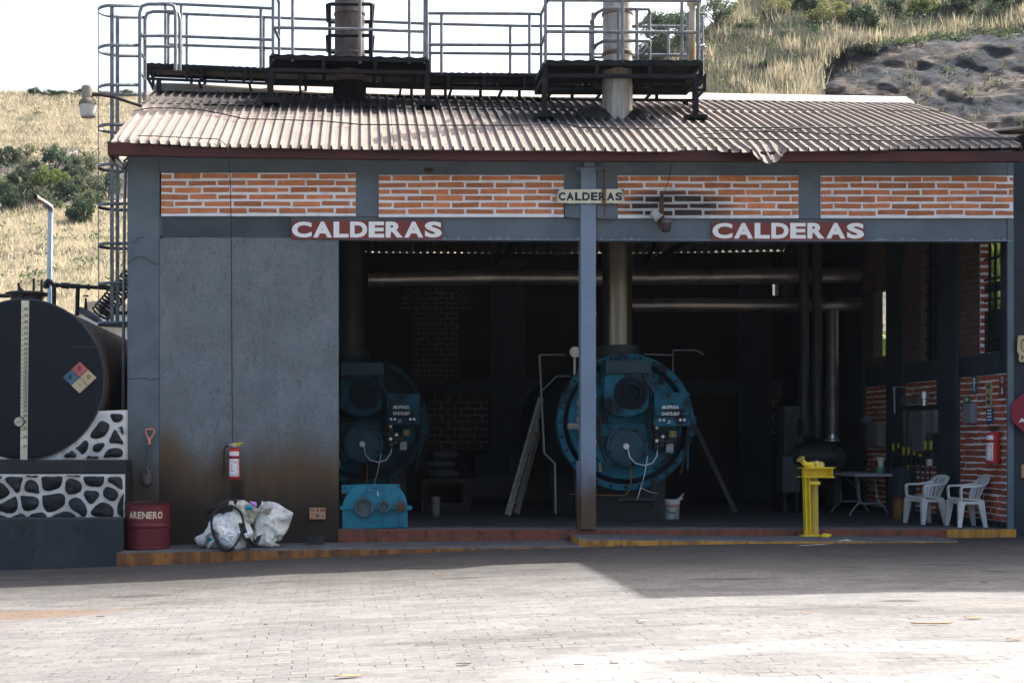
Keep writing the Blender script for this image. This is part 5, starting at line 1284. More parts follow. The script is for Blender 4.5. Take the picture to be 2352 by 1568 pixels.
for v in np.linspace(0, 1, 12):
    hwid = 13*(1 if v < .62 else math.sqrt(max(0.02, 1-((v-.62)/.40)**2)))
    rows.append([P(336.5+u*hwid, 1079+36*v, y-.005-.022*(1-u*u)*(.4+v)) for u in np.linspace(-1, 1, 11)])
mb.grid(rows); mb.tube([P(337, 1072, y-.01), P(336.5, 1088, y-.03)], [.018,.012], 8); mb.build('blade', M('dull_worn_steel', (.10,.085,.08), (.05,.042,.04), 6, .5, .3), t, solid=.004)
mb = MB(); mb.tube([P(346, 983.5, y), P(344, 980, 0)], .012, 6); tag(mb.build('wall_peg', m_red), 'small red peg on the left column that the shovel hangs from', 'peg')

def extinguisher(name, label, c0, hgt, rad, handle, hose=True, face=-1, txt=True):
    "c0 base centre, front towards -y (face -1) or -x (face 0)"
    t = thing(name, label, 'fire extinguisher', c0, 'fire extinguishers on the walls')
    c0 = Vector(c0); fx = Vector((0,-1,0)) if face else Vector((-.98,-.18,0)); rx = fx.cross(Vector((0,0,1)))*-1
    mb = MB(); mb.lathe([(0, 0), (rad*.9, 0), (rad, .012), (rad, hgt*.93), (rad*.93, hgt*.965), (rad*.7, hgt*.99), (rad*.3, hgt*1.01), (rad*.3, hgt*1.04)], c0, n=32); mb.build('cylinder', m_red, t)
    def wrap(a, b):
        an = a/rad; d = fx*math.cos(an)+rx*math.sin(an); return tuple(c0+d*rad*1.006+Vector((0,0,b)))
    mb = MB()
    for z0, z1, m_ in ((hgt*.10, hgt*.66, 0), (hgt*.76, hgt*.90, 0)):
        mb.grid([[wrap(a, b) for a in np.linspace(-rad*.95, rad*.95, 14)] for b in (z0, z1)], 0)
    def wrap2(a, b): 
        an = a/rad; d = fx*math.cos(an)+rx*math.sin(an); return tuple(c0+d*rad*1.013+Vector((0,0,b)))
    text_into(mb, 'ANTIFLAMA', rad*.55, rad*.85, hgt*.12, hgt*.63, 0, 1, .02, frame=wrap2, rot=1)
    rr = random.Random(4)
    for k in range(9):
        a, b = rr.uniform(-.8, .25)*rad, rr.uniform(.22, .60)*hgt
        mb.grid([[wrap2(a+q, b+p) for q in (0, rad*.22)] for p in (0, hgt*.025)], rr.choice((1, 1, 2)))
    for k in range(4): a = (-.8+k*.42)*rad; mb.grid([[wrap2(a+q, hgt*(.125+p)) for q in (0, rad*.26)] for p in (0, .03)], 2)
    for k in range(2): mb.grid([[wrap2(q, hgt*(.80+.045*k)+p) for q in (-rad*.6, rad*.6)] for p in (0, hgt*.012)], 3)
    mb.build('label_sheet', [m_white, M('label_red', (.45,.05,.05)), M('label_blue', (.15,.3,.45)), m_panelgrey], t)
    mb = MB(); mb.lathe([(rad*1.005, hgt*.685), (rad*1.03, hgt*.69), (rad*1.03, hgt*.715), (rad*1.005, hgt*.72)], c0, n=32); mb.build('strap', m_black, t)
    top = c0+Vector((0,0,hgt*1.04)); up = Vector((0,0,1))
    mb = MB(); mb.lathe([(rad*.36, 0), (rad*.36, hgt*.05), (rad*.5, hgt*.055), (rad*.5, hgt*.09), (0, hgt*.1)], top, n=14); mb.tube([top+up*hgt*.06, top+up*hgt*.05-rx*rad*.9], rad*.2, 8); mb.build('valve', m_silver if handle == 'y' else m_black, t)
    mb = MB(); a = top+up*hgt*.10
    mb.bar(a-rx*rad*.35, a+rx*rad*1.45+up*hgt*.035, .026, .018); mb.bar(a-rx*rad*.3-up*hgt*.04, a+rx*rad*1.0-up*hgt*.05, .02, .012); mb.build('lever', m_yellow if handle == 'y' else m_black, t)
    if hose:
        mb = MB(); q = top+up*hgt*.05
        mb.tube([q-rx*rad*.8, q-rx*rad*1.5-up*hgt*.03, q-rx*rad*1.75-up*hgt*.15, q-rx*rad*1.8-up*hgt*.6, q-rx*rad*1.85-up*hgt*1.02], [.011,.011,.011,.012,.018], 8); mb.build('hose', m_rubber, t)
y = -.13; c0 = P(538.5, 1100, y)
extinguisher('fire_extinguisher', 'red fire extinguisher with a yellow lever hanging on the grey plaster wall above the sacks', c0, ZW(1029, y)-c0.z, 13.6*(CAMD+y)/FPX, 'y')
yy = wy(2297)-.02; c0 = Vector((WX-.10, yy, wz(2297, 1064)))
extinguisher('fire_extinguisher', 'red fire extinguisher with a black lever on the red brick side wall behind the chairs', c0, wz(2297, 992)-c0.z, .083, 'k', face=0, hose=False)
# card notice and black block low on the plaster wall
mb = MB(); y = -.03; mb.pbox(711, 1165.5, 747.5, 1191.5, y, -.0)
r_ = random.Random(2)
for a, b, c_, d in ((714,1169,721,1173),(714,1180,722,1182),(727,1168,732,1175),(726,1180,733,1187),(736,1168,746,1174),(738,1183,744,1186),(714,1187,720,1188.5)):
    mb.pbox(a, b, c_, d, y-.002, y, 1)
tag(mb.build('notice_card', [m_card, M('card_print', (.16,.06,.05), (.2,.1,.06), 30, .8)]), 'small tan notice card with dark pictograms low on the plaster wall', 'notice')
mb = MB(); y = -.35; mb.pbox(703, 1234, 744, 1252, y, y+.12); mb.box(XW(706,y), XW(741,y), y+.01, y+.11, ZW(1234,y), ZW(1232,y)); tag(mb.build('block', M('tarry_block', (.02,.022,.027), (.035,.036,.04), 8, .8, bump=.4, bs=30), bevel=.006), 'small tarry black block on the pavement beside the red doorstep', 'block')

# ------------------------------------------------------------------ sacks of rubbish
def sackmat(name, a, b, blot, scl, loc):
    g = G(name); co = g.coord('obj'); c2 = g.coord('obj', loc=loc)
    c = g.mix(g.ramp(g.noise(co, 3.5, 8, .7), .38, .66), a, b)
    c = g.mix(g.ramp(g.noise(co, 26, 5, .7), .55, .72, 0, .7), c, (.15,.14,.13)); c = g.mix(g.ramp(g.noise(g.coord('obj', (1,1,.6), (5,5,5)), 6, 7, .75), .54, .66, 0, .75), c, (.20,.18,.14))
    if blot: c = g.mix(g.ramp(g.noise(c2, scl, 2, .4), .60, .63), c, blot)
    z = g.sep(co)[2]
    c = g.mix(g.ramp(g.math('ADD', z, g.math('MULTIPLY', g.noise(co, 4, 6), .25)), .24, .12), c, (.10,.085,.07))
    wv = g.n('TexWave'); wv.inputs['Scale'].default_value = 3; wv.inputs['Distortion'].default_value = 9; wv.inputs['Detail'].default_value = 4; wv.inputs['Detail Scale'].default_value = 1.6; g.l(g.coord('obj', (1,1,2.2)), wv.inputs[0])
    g.bump(g.math('ADD', wv.outputs[1], g.math('MULTIPLY', g.noise(co, 22, 8, .75), .6)), .5, .02)
    return g.col(c, .6, 0, .4)
FOLDS = []
_r = random.Random(17)
for k in range(14):
    v_ = Vector((_r.gauss(0,1), _r.gauss(0,.6), _r.gauss(0,1))).normalized(); f_ = 2.6*1.22**k; FOLDS.append((f_, .115/f_, v_[:]))
def sack(outl, y0, dep, seed, mat, label, corners=()):
    "plump woven sack filled to a px outline given as (left,right) per height"
    t = MB(); rows = []; nz, na = 84, 120
    pys = np.linspace(outl[0][0], outl[-1][0], nz)
    for i, py in enumerate(pys):
        l = np.interp(py, [o[0] for o in outl], [o[1] for o in outl]); r = np.interp(py, [o[0] for o in outl], [o[2] for o in outl])
        cx_, hw_ = (l+r)/2, (r-l)/2; f = i/(nz-1)
        row = []
        for k in range(na+1):
            a = 2*math.pi*k/na; sx, sy = math.sin(a), -math.cos(a)
            e = .75; ux = math.copysign(abs(sx)**e, sx); uy = math.copysign(abs(sy)**e, sy)
            th = dep*(math.sin(min(1, (1-f)*1.25+.12)*math.pi/2))*(min(1, f*5+.15)**.5)
            p = P(cx_+ux*hw_, py, y0); p.y = y0+uy*th
            ph = seed*2.1; n2 = noise.noise((p.x*3+ph, p.y*3, p.z*3)); d = .03*n2
            for k_ in range(9):
                fq, am, nv = FOLDS[(k_+seed) % len(FOLDS)] if k_ > 5 else FOLDS[k_*3 % len(FOLDS)]
                u_ = (p.x*nv[0]+p.y*nv[1]+p.z*nv[2])*fq+ph*k_+1.1*noise.noise((p.x*4, p.y*4+k_, p.z*4+ph))
                tri = abs((u_ % 1.0)*2-1); d += am*((1-tri)**1.4-.38)*(.55+.6*noise.noise((p.x*5+k_, p.y*5, p.z*5))+.3)
            q = p
            p.x += sx*d; p.y += sy*d*1.3; p.z += .012*noise.noise(q*2)
            row.append(p)
        rows.append(row)
    t.grid(rows, 0, True); t.add([p for p in rows[0]], [tuple(range(na))], 0); t.add([p for p in rows[-1]], [tuple(range(na))], 0)
    o = tag(t.build('rubbish_sack', mat), label, 'sack', 'rubbish sacks by the wall'); return o
yS = -.48
# settled cloth shapes of the three sacks (vertices of a draped fabric, 0..255 across its own box)
SACKS = [
    (18, 20, (0.69, 0.516, 0.367), [91,35,28,92,24,9,89,34,33,101,28,19,102,35,35,90,37,12,102,50,29,83,45,25,96,53,50,81,62,27,102,67,48,87,74,18,96,81,59,98,82,16,85,80,59,87,86,14,85,70,40,77,91,11,74,72,49,69,100,28,65,68,32,73,96,6,55,78,36,62,97,6,46,88,45,52,108,8,38,100,52,42,118,14,31,113,58,34,129,20,25,127,66,28,142,30,22,142,74,23,156,38,19,158,81,17,169,49,16,175,86,11,182,57,14,191,91,6,195,68,12,211,86,0,208,78,105,23,15,99,26,46,103,40,61,113,40,44,112,53,60,102,56,77,98,69,89,93,59,73,86,48,60,74,45,56,64,56,62,55,67,70,48,79,78,42,93,84,39,109,90,41,125,80,37,142,86,33,157,95,29,174,100,27,192,92,24,214,96,117,25,21,110,18,54,113,31,76,124,36,61,118,43,82,113,53,100,101,49,105,90,43,97,86,31,84,73,34,87,66,47,94,60,61,101,55,76,108,54,92,109,56,107,97,55,124,93,51,141,100,45,156,110,43,173,97,41,193,97,36,216,106,129,25,31,122,11,60,123,21,87,135,34,80,129,40,102,117,37,113,105,30,109,93,27,118,85,17,107,78,30,115,72,44,122,68,59,129,69,75,125,70,89,112,71,106,106,69,124,106,62,136,119,60,154,108,57,173,97,54,193,102,48,219,114,133,38,46,135,11,63,133,11,95,144,25,96,129,22,102,118,17,115,109,21,134,104,12,115,95,22,127,86,29,140,80,43,148,82,57,137,84,73,129,82,90,129,84,105,119,78,119,128,75,133,110,73,152,101,70,172,102,66,193,113,60,221,125,145,42,48,148,13,69,145,3,100,145,19,120,130,22,128,123,5,134,121,20,119,112,15,135,103,20,150,95,30,161,90,46,165,88,62,161,87,78,155,93,91,146,89,107,144,90,124,136,80,138,134,85,150,113,82,172,115,78,197,116,72,224,133,158,44,52,157,21,83,157,2,106,140,4,111,141,14,136,129,17,150,126,31,136,121,20,154,112,22,169,104,34,179,102,50,178,101,65,168,94,78,176,91,94,170,95,110,167,86,123,160,93,133,140,92,154,134,95,174,121,91,199,122,84,227,142,171,43,53,166,13,71,157,19,100,151,6,123,143,0,149,141,18,142,136,34,152,128,30,170,120,24,188,114,38,195,114,54,187,107,67,191,104,84,190,94,94,195,90,110,190,97,122,173,102,135,158,101,156,152,104,177,138,103,202,130,95,229,152,181,33,42,169,28,83,167,14,114,154,21,135,156,2,148,151,19,159,146,35,168,138,24,182,131,30,200,124,42,210,122,58,206,113,69,213,108,85,213,105,100,204,100,116,205,97,132,194,102,146,177,113,157,161,114,180,154,115,202,140,94,212,159,190,38,55,178,39,94,175,26,124,164,28,149,169,9,148,163,26,158,155,24,179,148,25,200,142,39,208,134,46,224,127,60,228,125,75,220,121,91,217,117,107,212,112,123,211,104,139,212,106,155,197,114,169,180,126,181,164,113,200,164,99,228,165,199,41,69,188,43,106,180,40,136,174,30,164,181,16,149,173,18,172,166,23,193,159,30,212,152,41,224,146,56,227,139,67,239,133,82,238,127,97,236,122,112,234,117,128,232,113,145,228,112,163,217,118,178,200,131,188,184,117,206,186,108,235,180,211,54,78,200,48,117,190,47,146,185,39,173,192,24,157,185,23,182,178,30,200,170,41,214,163,49,231,157,62,239,150,75,246,144,90,247,139,105,244,134,121,240,128,136,242,125,146,221,124,164,229,125,184,220,135,196,205,123,215,202,120,241,180,219,66,89,208,60,126,203,48,153,196,47,180,203,33,166,197,31,189,189,42,200,182,49,220,173,61,223,169,73,237,162,85,247,156,99,255,150,114,255,145,129,251,141,143,239,139,153,217,137,168,233,134,187,238,133,205,226,132,226,212,133,243,175,227,77,100,220,64,135,208,65,153,206,61,181,213,45,173,210,40,196,201,51,208,193,63,215,184,74,213,180,85,229,174,98,238,169,109,255,164,124,255,158,139,250,155,148,230,152,160,214,150,176,228,147,192,240,146,210,227,145,230,210,145,239,173,237,80,115,220,81,131,216,80,158,212,61,157,212,64,182,217,57,203,208,64,189,204,76,204,195,88,203,190,100,216,186,111,232,182,121,250,175,130,235,169,143,228,168,161,229,162,175,222,157,190,211,161,196,234,159,213,219,158,232,208,158,240,176,237,98,109,232,88,138,226,72,143,227,61,163,223,77,173,230,68,190,221,79,183,212,91,181,210,103,197,205,112,215,204,117,237,195,126,226,189,140,219,181,149,205,175,164,201,174,181,201,170,186,224,175,203,227,172,220,224,169,223,199,171,237,174,246,85,108,241,75,130,239,74,153,227,80,149,239,77,160,242,83,181,235,95,189,228,84,201,226,97,214,225,113,220,218,127,217,210,134,202,203,148,197,197,162,201,191,173,215,185,186,224,181,202,226,182,207,202,185,221,214,177,234,210,168,245,195,248,88,132,236,95,132,247,93,143,236,101,139,239,105,161,227,101,161,223,86,151,221,100,164,224,114,176,235,121,180,236,137,188,231,150,199,224,162,210,217,173,222,211,185,233,204,199,239,201,210,221,199,218,201,194,231,189,186,243,190,178,255,193,93,43,3,100,57,7,93,68,19,102,66,38,99,78,51,96,95,56,87,105,49,80,116,40,87,125,24,75,124,28,78,125,5,68,135,9,60,139,26,52,147,10,45,160,13,38,172,26,32,185,35,25,196,47,18,208,61,106,46,9,105,56,31,105,73,38,101,88,44,110,95,37,100,102,22,98,118,26,94,133,33,90,142,51,92,137,29,90,145,9,80,153,17,71,160,30,67,161,8,59,173,8,51,186,16,43,197,30,36,208,42,31,211,66,115,50,26,106,60,8,105,80,12,105,97,20,103,113,29,112,118,12,114,127,32,110,142,36,106,154,52,109,147,30,102,160,22,92,170,27,81,178,30,82,173,7,73,185,5,64,198,12,55,209,23,49,206,48,44,210,73,121,44,5,120,65,9,117,86,4,117,104,13,117,120,23,113,137,23,126,139,23,126,149,43,121,162,53,119,164,30,111,174,39,100,178,50,97,181,27,95,184,5,86,197,5,76,209,9,68,215,30,63,206,53,56,214,79,134,46,5,133,69,3,130,92,2,129,111,0,126,129,6,125,146,9,127,159,25,138,159,37,128,167,27,129,173,50,119,178,62,113,189,49,111,190,26,107,195,5,98,208,5,87,221,11,82,213,34,76,206,60,69,217,84,147,49,6,146,73,1,144,94,4,143,114,2,140,135,2,138,150,14,136,165,7,145,171,20,136,183,23,130,190,41,131,189,65,126,198,47,124,198,23,118,207,5,109,219,5,99,229,20,95,217,42,89,206,67,81,219,93,161,51,8,159,75,3,157,98,2,155,120,1,153,140,4,152,158,15,149,169,8,148,186,7,145,196,21,140,203,41,142,200,64,138,207,44,136,206,21,129,218,6,119,230,11,110,235,31,106,222,52,101,207,76,93,221,102,173,54,9,172,79,0,170,102,2,169,125,4,165,142,14,163,159,7,157,169,22,160,184,14,152,184,32,153,200,37,154,206,59,150,212,39,147,216,17,139,229,8,130,239,20,121,240,43,115,230,66,114,210,82,106,221,111,186,57,11,185,82,3,183,105,2,181,125,9,178,144,9,175,162,8,169,167,31,170,184,29,163,181,47,166,195,36,161,210,38,158,226,40,157,227,16,149,240,15,140,246,33,133,231,47,127,231,75,115,225,95,112,211,127,193,64,28,198,84,6,196,107,5,193,128,4,191,147,9,178,147,18,179,164,14,178,170,35,174,186,38,174,198,54,173,214,46,169,223,28,167,237,15,158,237,32,150,245,50,143,231,63,134,217,80,127,229,104,115,228,131,206,67,35,207,90,22,209,109,6,206,129,6,195,133,22,189,148,31,191,160,14,189,176,22,187,182,44,187,199,48,181,207,30,181,222,19,176,234,33,167,236,51,159,244,67,150,233,83,144,217,98,132,218,120,125,229,147,219,67,40,219,88,25,209,105,28,201,123,27,206,141,22,202,151,40,204,160,19,202,176,25,200,181,48,195,190,30,195,206,25,190,219,38,184,230,53,176,237,68,168,242,87,158,234,103,152,217,117,141,211,136,127,215,160,229,71,54,227,92,44,215,107,49,207,124,49,217,133,36,215,148,47,218,160,28,205,159,34,210,175,32,209,190,38,199,198,49,196,212,60,192,225,73,185,234,89,176,239,107,167,232,124,156,224,139,148,210,158,136,213,179,239,77,70,231,96,67,228,113,51,216,115,65,222,131,62,229,144,54,221,158,56,209,164,60,220,171,52,213,182,64,203,190,73,201,204,85,199,218,97,192,229,112,182,229,127,173,216,132,166,218,155,155,218,175,144,218,198,248,83,85,243,102,78,235,117,74,225,106,85,232,121,78,227,137,81,217,137,66,217,151,80,226,163,80,216,171,90,208,182,101,209,197,111,205,210,123,200,222,138,189,217,148,178,209,156,167,200,165,156,201,185,157,219,196,253,89,107,244,102,105,242,120,100,230,116,109,223,129,101,217,117,87,215,133,98,227,139,101,229,154,109,218,159,117,216,174,128,216,189,139,211,201,151,204,212,164,195,201,166,184,196,177,172,191,188,168,205,176,170,219,194,252,93,132,255,107,119,248,120,127,236,125,134,229,113,123,220,104,115,216,117,127,223,130,135,233,140,140,224,149,151,226,165,158,221,178,170,215,190,182,209,202,195,197,202,199,189,190,205,185,201,190,181,216,181,175,231,177]),
    (18, 20, (0.558, 0.596, 0.354), [30,169,69,25,180,79,31,170,57,44,172,76,24,161,70,31,176,84,9,163,74,18,180,92,13,153,90,29,171,87,24,145,96,25,169,108,10,147,103,21,166,129,23,142,112,18,159,149,35,138,122,11,149,140,29,127,114,5,136,137,21,117,104,0,123,137,11,109,93,1,110,138,13,96,95,2,96,140,15,82,98,3,82,140,19,69,101,4,69,140,22,56,107,10,56,145,25,43,113,17,45,152,28,30,121,23,33,156,31,17,130,31,22,161,39,6,138,38,10,167,53,9,155,47,0,172,39,183,83,23,181,67,21,170,48,25,158,61,32,153,82,19,155,69,23,143,75,27,130,83,40,137,85,44,124,88,34,117,74,24,109,64,30,97,71,34,85,81,38,73,90,42,61,100,44,49,113,44,37,128,44,24,116,47,10,117,57,19,140,30,194,84,31,188,51,38,172,49,42,159,61,27,155,52,34,144,63,28,136,45,34,125,53,46,132,55,40,120,54,49,110,54,41,100,47,31,90,40,33,78,49,35,66,60,38,54,73,40,42,88,42,30,103,58,30,107,62,14,115,54,32,129,45,191,89,46,192,47,53,176,52,37,169,41,41,154,36,48,141,45,41,136,25,50,133,43,56,121,33,57,111,47,54,114,25,48,102,17,49,90,26,48,76,32,47,62,37,49,51,51,51,38,65,53,27,84,56,15,103,76,18,108,66,25,140,60,191,90,58,183,47,40,176,38,43,160,22,58,155,32,62,141,30,56,131,12,61,122,29,71,122,47,74,109,41,71,107,18,63,96,28,64,88,10,61,74,11,60,61,19,61,48,33,64,37,50,66,25,68,70,14,92,75,5,119,78,21,154,59,205,83,53,196,41,56,176,38,51,170,9,54,153,8,61,139,4,72,132,19,75,118,17,83,126,31,86,113,23,85,99,24,78,91,38,74,80,25,77,74,5,75,60,8,74,46,17,77,35,35,80,23,55,84,13,83,89,6,113,93,19,153,66,216,73,68,197,38,69,177,30,66,170,4,69,153,3,74,141,18,84,133,3,87,119,3,97,122,19,100,113,36,97,99,40,89,95,23,90,81,29,92,74,10,90,60,4,88,45,6,92,35,26,94,22,46,99,13,74,104,9,107,108,18,149,79,222,65,83,198,41,77,184,14,80,167,2,80,153,18,87,140,4,95,132,20,102,121,8,101,108,14,114,109,26,100,105,19,103,93,9,99,80,9,103,71,26,105,60,11,104,46,3,104,31,13,108,20,38,113,14,67,119,11,101,123,20,145,94,226,60,89,207,25,91,189,5,92,171,11,94,153,6,98,139,19,106,129,4,115,123,22,107,118,4,117,108,3,115,104,25,114,90,25,113,83,5,116,70,13,119,57,22,119,47,4,119,31,7,122,20,29,128,15,60,133,13,96,138,22,141,108,222,59,102,212,17,105,191,11,106,172,3,108,154,1,112,139,9,116,127,22,127,123,7,121,111,2,122,112,24,128,101,14,129,89,25,129,85,3,131,74,18,130,61,7,134,46,3,133,30,3,137,20,24,143,16,54,148,17,90,153,22,136,120,230,52,117,214,13,119,195,3,121,175,0,124,157,2,126,142,2,130,129,13,135,118,26,134,116,2,131,104,10,142,104,25,144,91,23,144,86,3,143,72,4,145,58,11,143,45,22,147,35,3,153,23,21,157,20,52,162,22,85,167,26,131,134,234,45,132,217,10,134,197,2,136,178,2,139,162,2,142,146,1,143,136,20,145,124,10,149,112,4,143,109,24,148,107,3,153,95,3,159,82,3,157,71,16,153,61,32,156,51,15,163,38,3,168,25,17,168,29,48,173,31,81,182,29,126,148,238,39,147,220,7,150,200,3,152,182,1,154,166,2,157,151,2,158,142,21,161,128,12,164,115,14,155,120,30,162,110,17,162,98,26,170,87,22,166,77,37,166,67,20,172,55,9,179,41,7,183,28,21,183,25,50,188,35,78,180,20,108,163,240,33,162,223,7,164,204,9,167,188,6,170,172,2,174,157,1,175,144,12,176,133,26,170,130,6,170,118,15,177,113,34,180,100,25,182,91,42,180,83,24,182,71,12,189,58,9,194,44,13,199,31,27,199,23,52,201,28,82,194,18,117,176,236,41,177,225,8,179,209,3,182,194,3,186,179,2,188,166,10,187,155,27,181,147,10,184,137,24,187,127,8,193,116,17,195,110,37,194,100,22,196,88,11,201,74,12,206,61,17,209,48,25,214,35,38,215,23,55,212,18,81,209,16,118,191,236,34,186,218,25,195,213,4,196,200,14,188,189,25,197,178,28,195,169,10,196,159,26,199,148,13,205,136,7,207,130,27,210,118,17,214,104,15,217,91,19,219,78,25,222,65,33,224,52,43,227,40,54,229,27,67,227,18,87,225,14,119,189,241,12,198,226,15,207,216,21,197,211,38,202,203,20,209,192,12,209,182,28,215,170,21,219,157,20,221,145,30,230,135,22,232,122,27,233,108,32,234,95,38,236,82,47,237,70,56,238,57,63,240,44,73,242,32,83,242,20,96,240,13,122,202,244,23,198,235,40,200,234,17,211,226,21,223,217,24,228,205,29,234,193,38,237,180,43,241,168,50,245,155,56,247,142,61,248,129,66,249,116,72,250,102,77,251,89,84,251,76,89,253,63,96,254,50,102,255,37,109,255,24,115,255,11,123,38,182,96,38,174,115,25,177,126,38,171,123,52,165,119,47,156,133,44,146,148,35,137,160,25,130,171,13,125,181,17,111,178,21,99,174,26,86,168,31,80,149,34,67,140,38,54,136,44,42,144,49,30,154,51,22,172,28,191,109,42,188,119,36,187,141,50,186,129,54,177,146,52,167,162,44,159,175,37,150,189,29,142,203,33,129,199,38,116,195,43,104,187,47,92,177,52,85,158,54,72,153,55,64,134,60,51,143,57,43,164,64,29,167,43,193,116,40,192,144,50,183,157,62,193,150,56,188,171,51,179,188,47,170,204,44,159,217,48,146,218,53,134,210,57,123,196,60,114,180,65,101,181,70,89,171,71,80,153,71,72,132,70,63,152,72,49,168,73,37,151,47,204,118,55,195,138,49,197,165,65,200,173,70,189,189,62,185,210,59,176,226,61,162,232,66,152,220,69,143,203,74,133,189,78,122,177,83,109,180,78,103,160,84,92,146,87,79,136,85,71,158,86,53,160,79,46,134,60,212,113,56,209,145,61,207,175,63,200,200,79,197,207,73,191,228,72,180,243,77,170,230,82,159,216,86,148,206,91,137,194,95,126,182,98,114,170,91,104,180,90,90,172,96,78,159,88,73,134,98,62,150,89,45,154,73,212,119,69,217,153,76,205,174,77,208,202,80,206,229,85,195,245,88,182,241,92,168,243,96,159,229,98,145,225,102,134,214,107,123,201,111,114,186,104,103,196,103,100,171,104,90,150,99,73,152,98,63,126,97,43,135,74,224,115,82,214,142,87,216,176,91,214,202,96,209,228,100,198,244,104,185,240,107,172,249,110,159,244,112,146,236,116,139,216,120,131,199,116,119,208,118,108,191,116,95,182,116,84,162,103,85,140,105,68,146,108,47,151,88,228,108,94,223,144,101,216,170,106,216,199,111,212,224,115,201,241,119,187,242,122,174,250,125,161,243,127,148,242,129,137,228,134,131,209,131,118,215,131,105,203,131,97,181,120,98,159,118,87,135,117,68,131,119,47,133,101,224,105,107,229,139,113,225,170,121,216,194,125,213,220,129,200,232,134,191,250,138,177,255,140,164,248,142,150,244,144,137,237,148,130,219,146,116,220,145,110,198,137,109,175,135,100,153,133,88,132,130,70,121,133,48,126,112,235,103,122,228,133,127,230,165,133,224,191,139,214,210,144,204,227,149,193,243,151,179,245,151,167,234,153,154,227,156,140,224,161,129,232,157,124,210,152,121,188,152,111,167,150,99,150,148,86,131,144,71,112,148,50,124,125,239,95,133,238,129,141,234,157,147,224,178,153,217,203,159,207,220,162,194,230,162,180,226,166,167,233,167,157,219,170,144,228,175,132,222,170,128,200,167,115,191,163,104,178,161,92,161,160,79,140,160,70,110,159,49,108,139,243,86,147,241,119,154,235,146,161,227,169,167,218,190,170,206,202,175,195,215,177,181,216,178,167,216,183,155,223,183,143,213,175,135,197,185,125,193,182,111,187,178,98,179,176,91,154,175,81,131,175,68,109,173,49,98,152,248,78,160,242,108,167,234,130,174,228,155,175,215,168,182,206,184,184,193,193,192,183,204,193,170,205,196,156,207,188,150,190,186,139,177,183,127,167,184,113,161,185,99,156,190,84,153,190,80,126,190,64,112,187,45,105,166,251,69,173,243,93,180,238,118,180,224,131,187,215,149,193,205,163,194,192,169,201,182,180,208,171,191,205,158,183,203,145,176,201,132,182,201,123,165,199,112,150,198,100,138,198,86,129,200,71,139,203,58,120,199,41,120,179,255,57,186,248,82,186,235,94,191,223,110,195,211,122,203,203,137,207,190,147,207,177,152,216,167,161,223,157,170,222,143,174,220,130,172,218,116,169,217,107,151,215,95,140,215,81,129,214,66,125,213,53,138,211,36,133,192,255,43,198,246,63,199,233,77,198,219,83,207,211,98,211,200,108,217,188,118,216,175,122,223,163,130,230,153,140,234,140,145,236,127,151,236,113,153,236,99,154,232,87,147,232,75,132,230,61,129,228,47,137,226,32,129,201,249,25,209,243,43,213,232,56,210,218,56,217,209,70,222,197,78,226,185,85,230,172,93,230,159,96,238,148,105,239,135,110,244,123,117,247,110,122,249,96,128,251,83,131,251,69,135,247,56,136,245,42,135,241,28,132]),
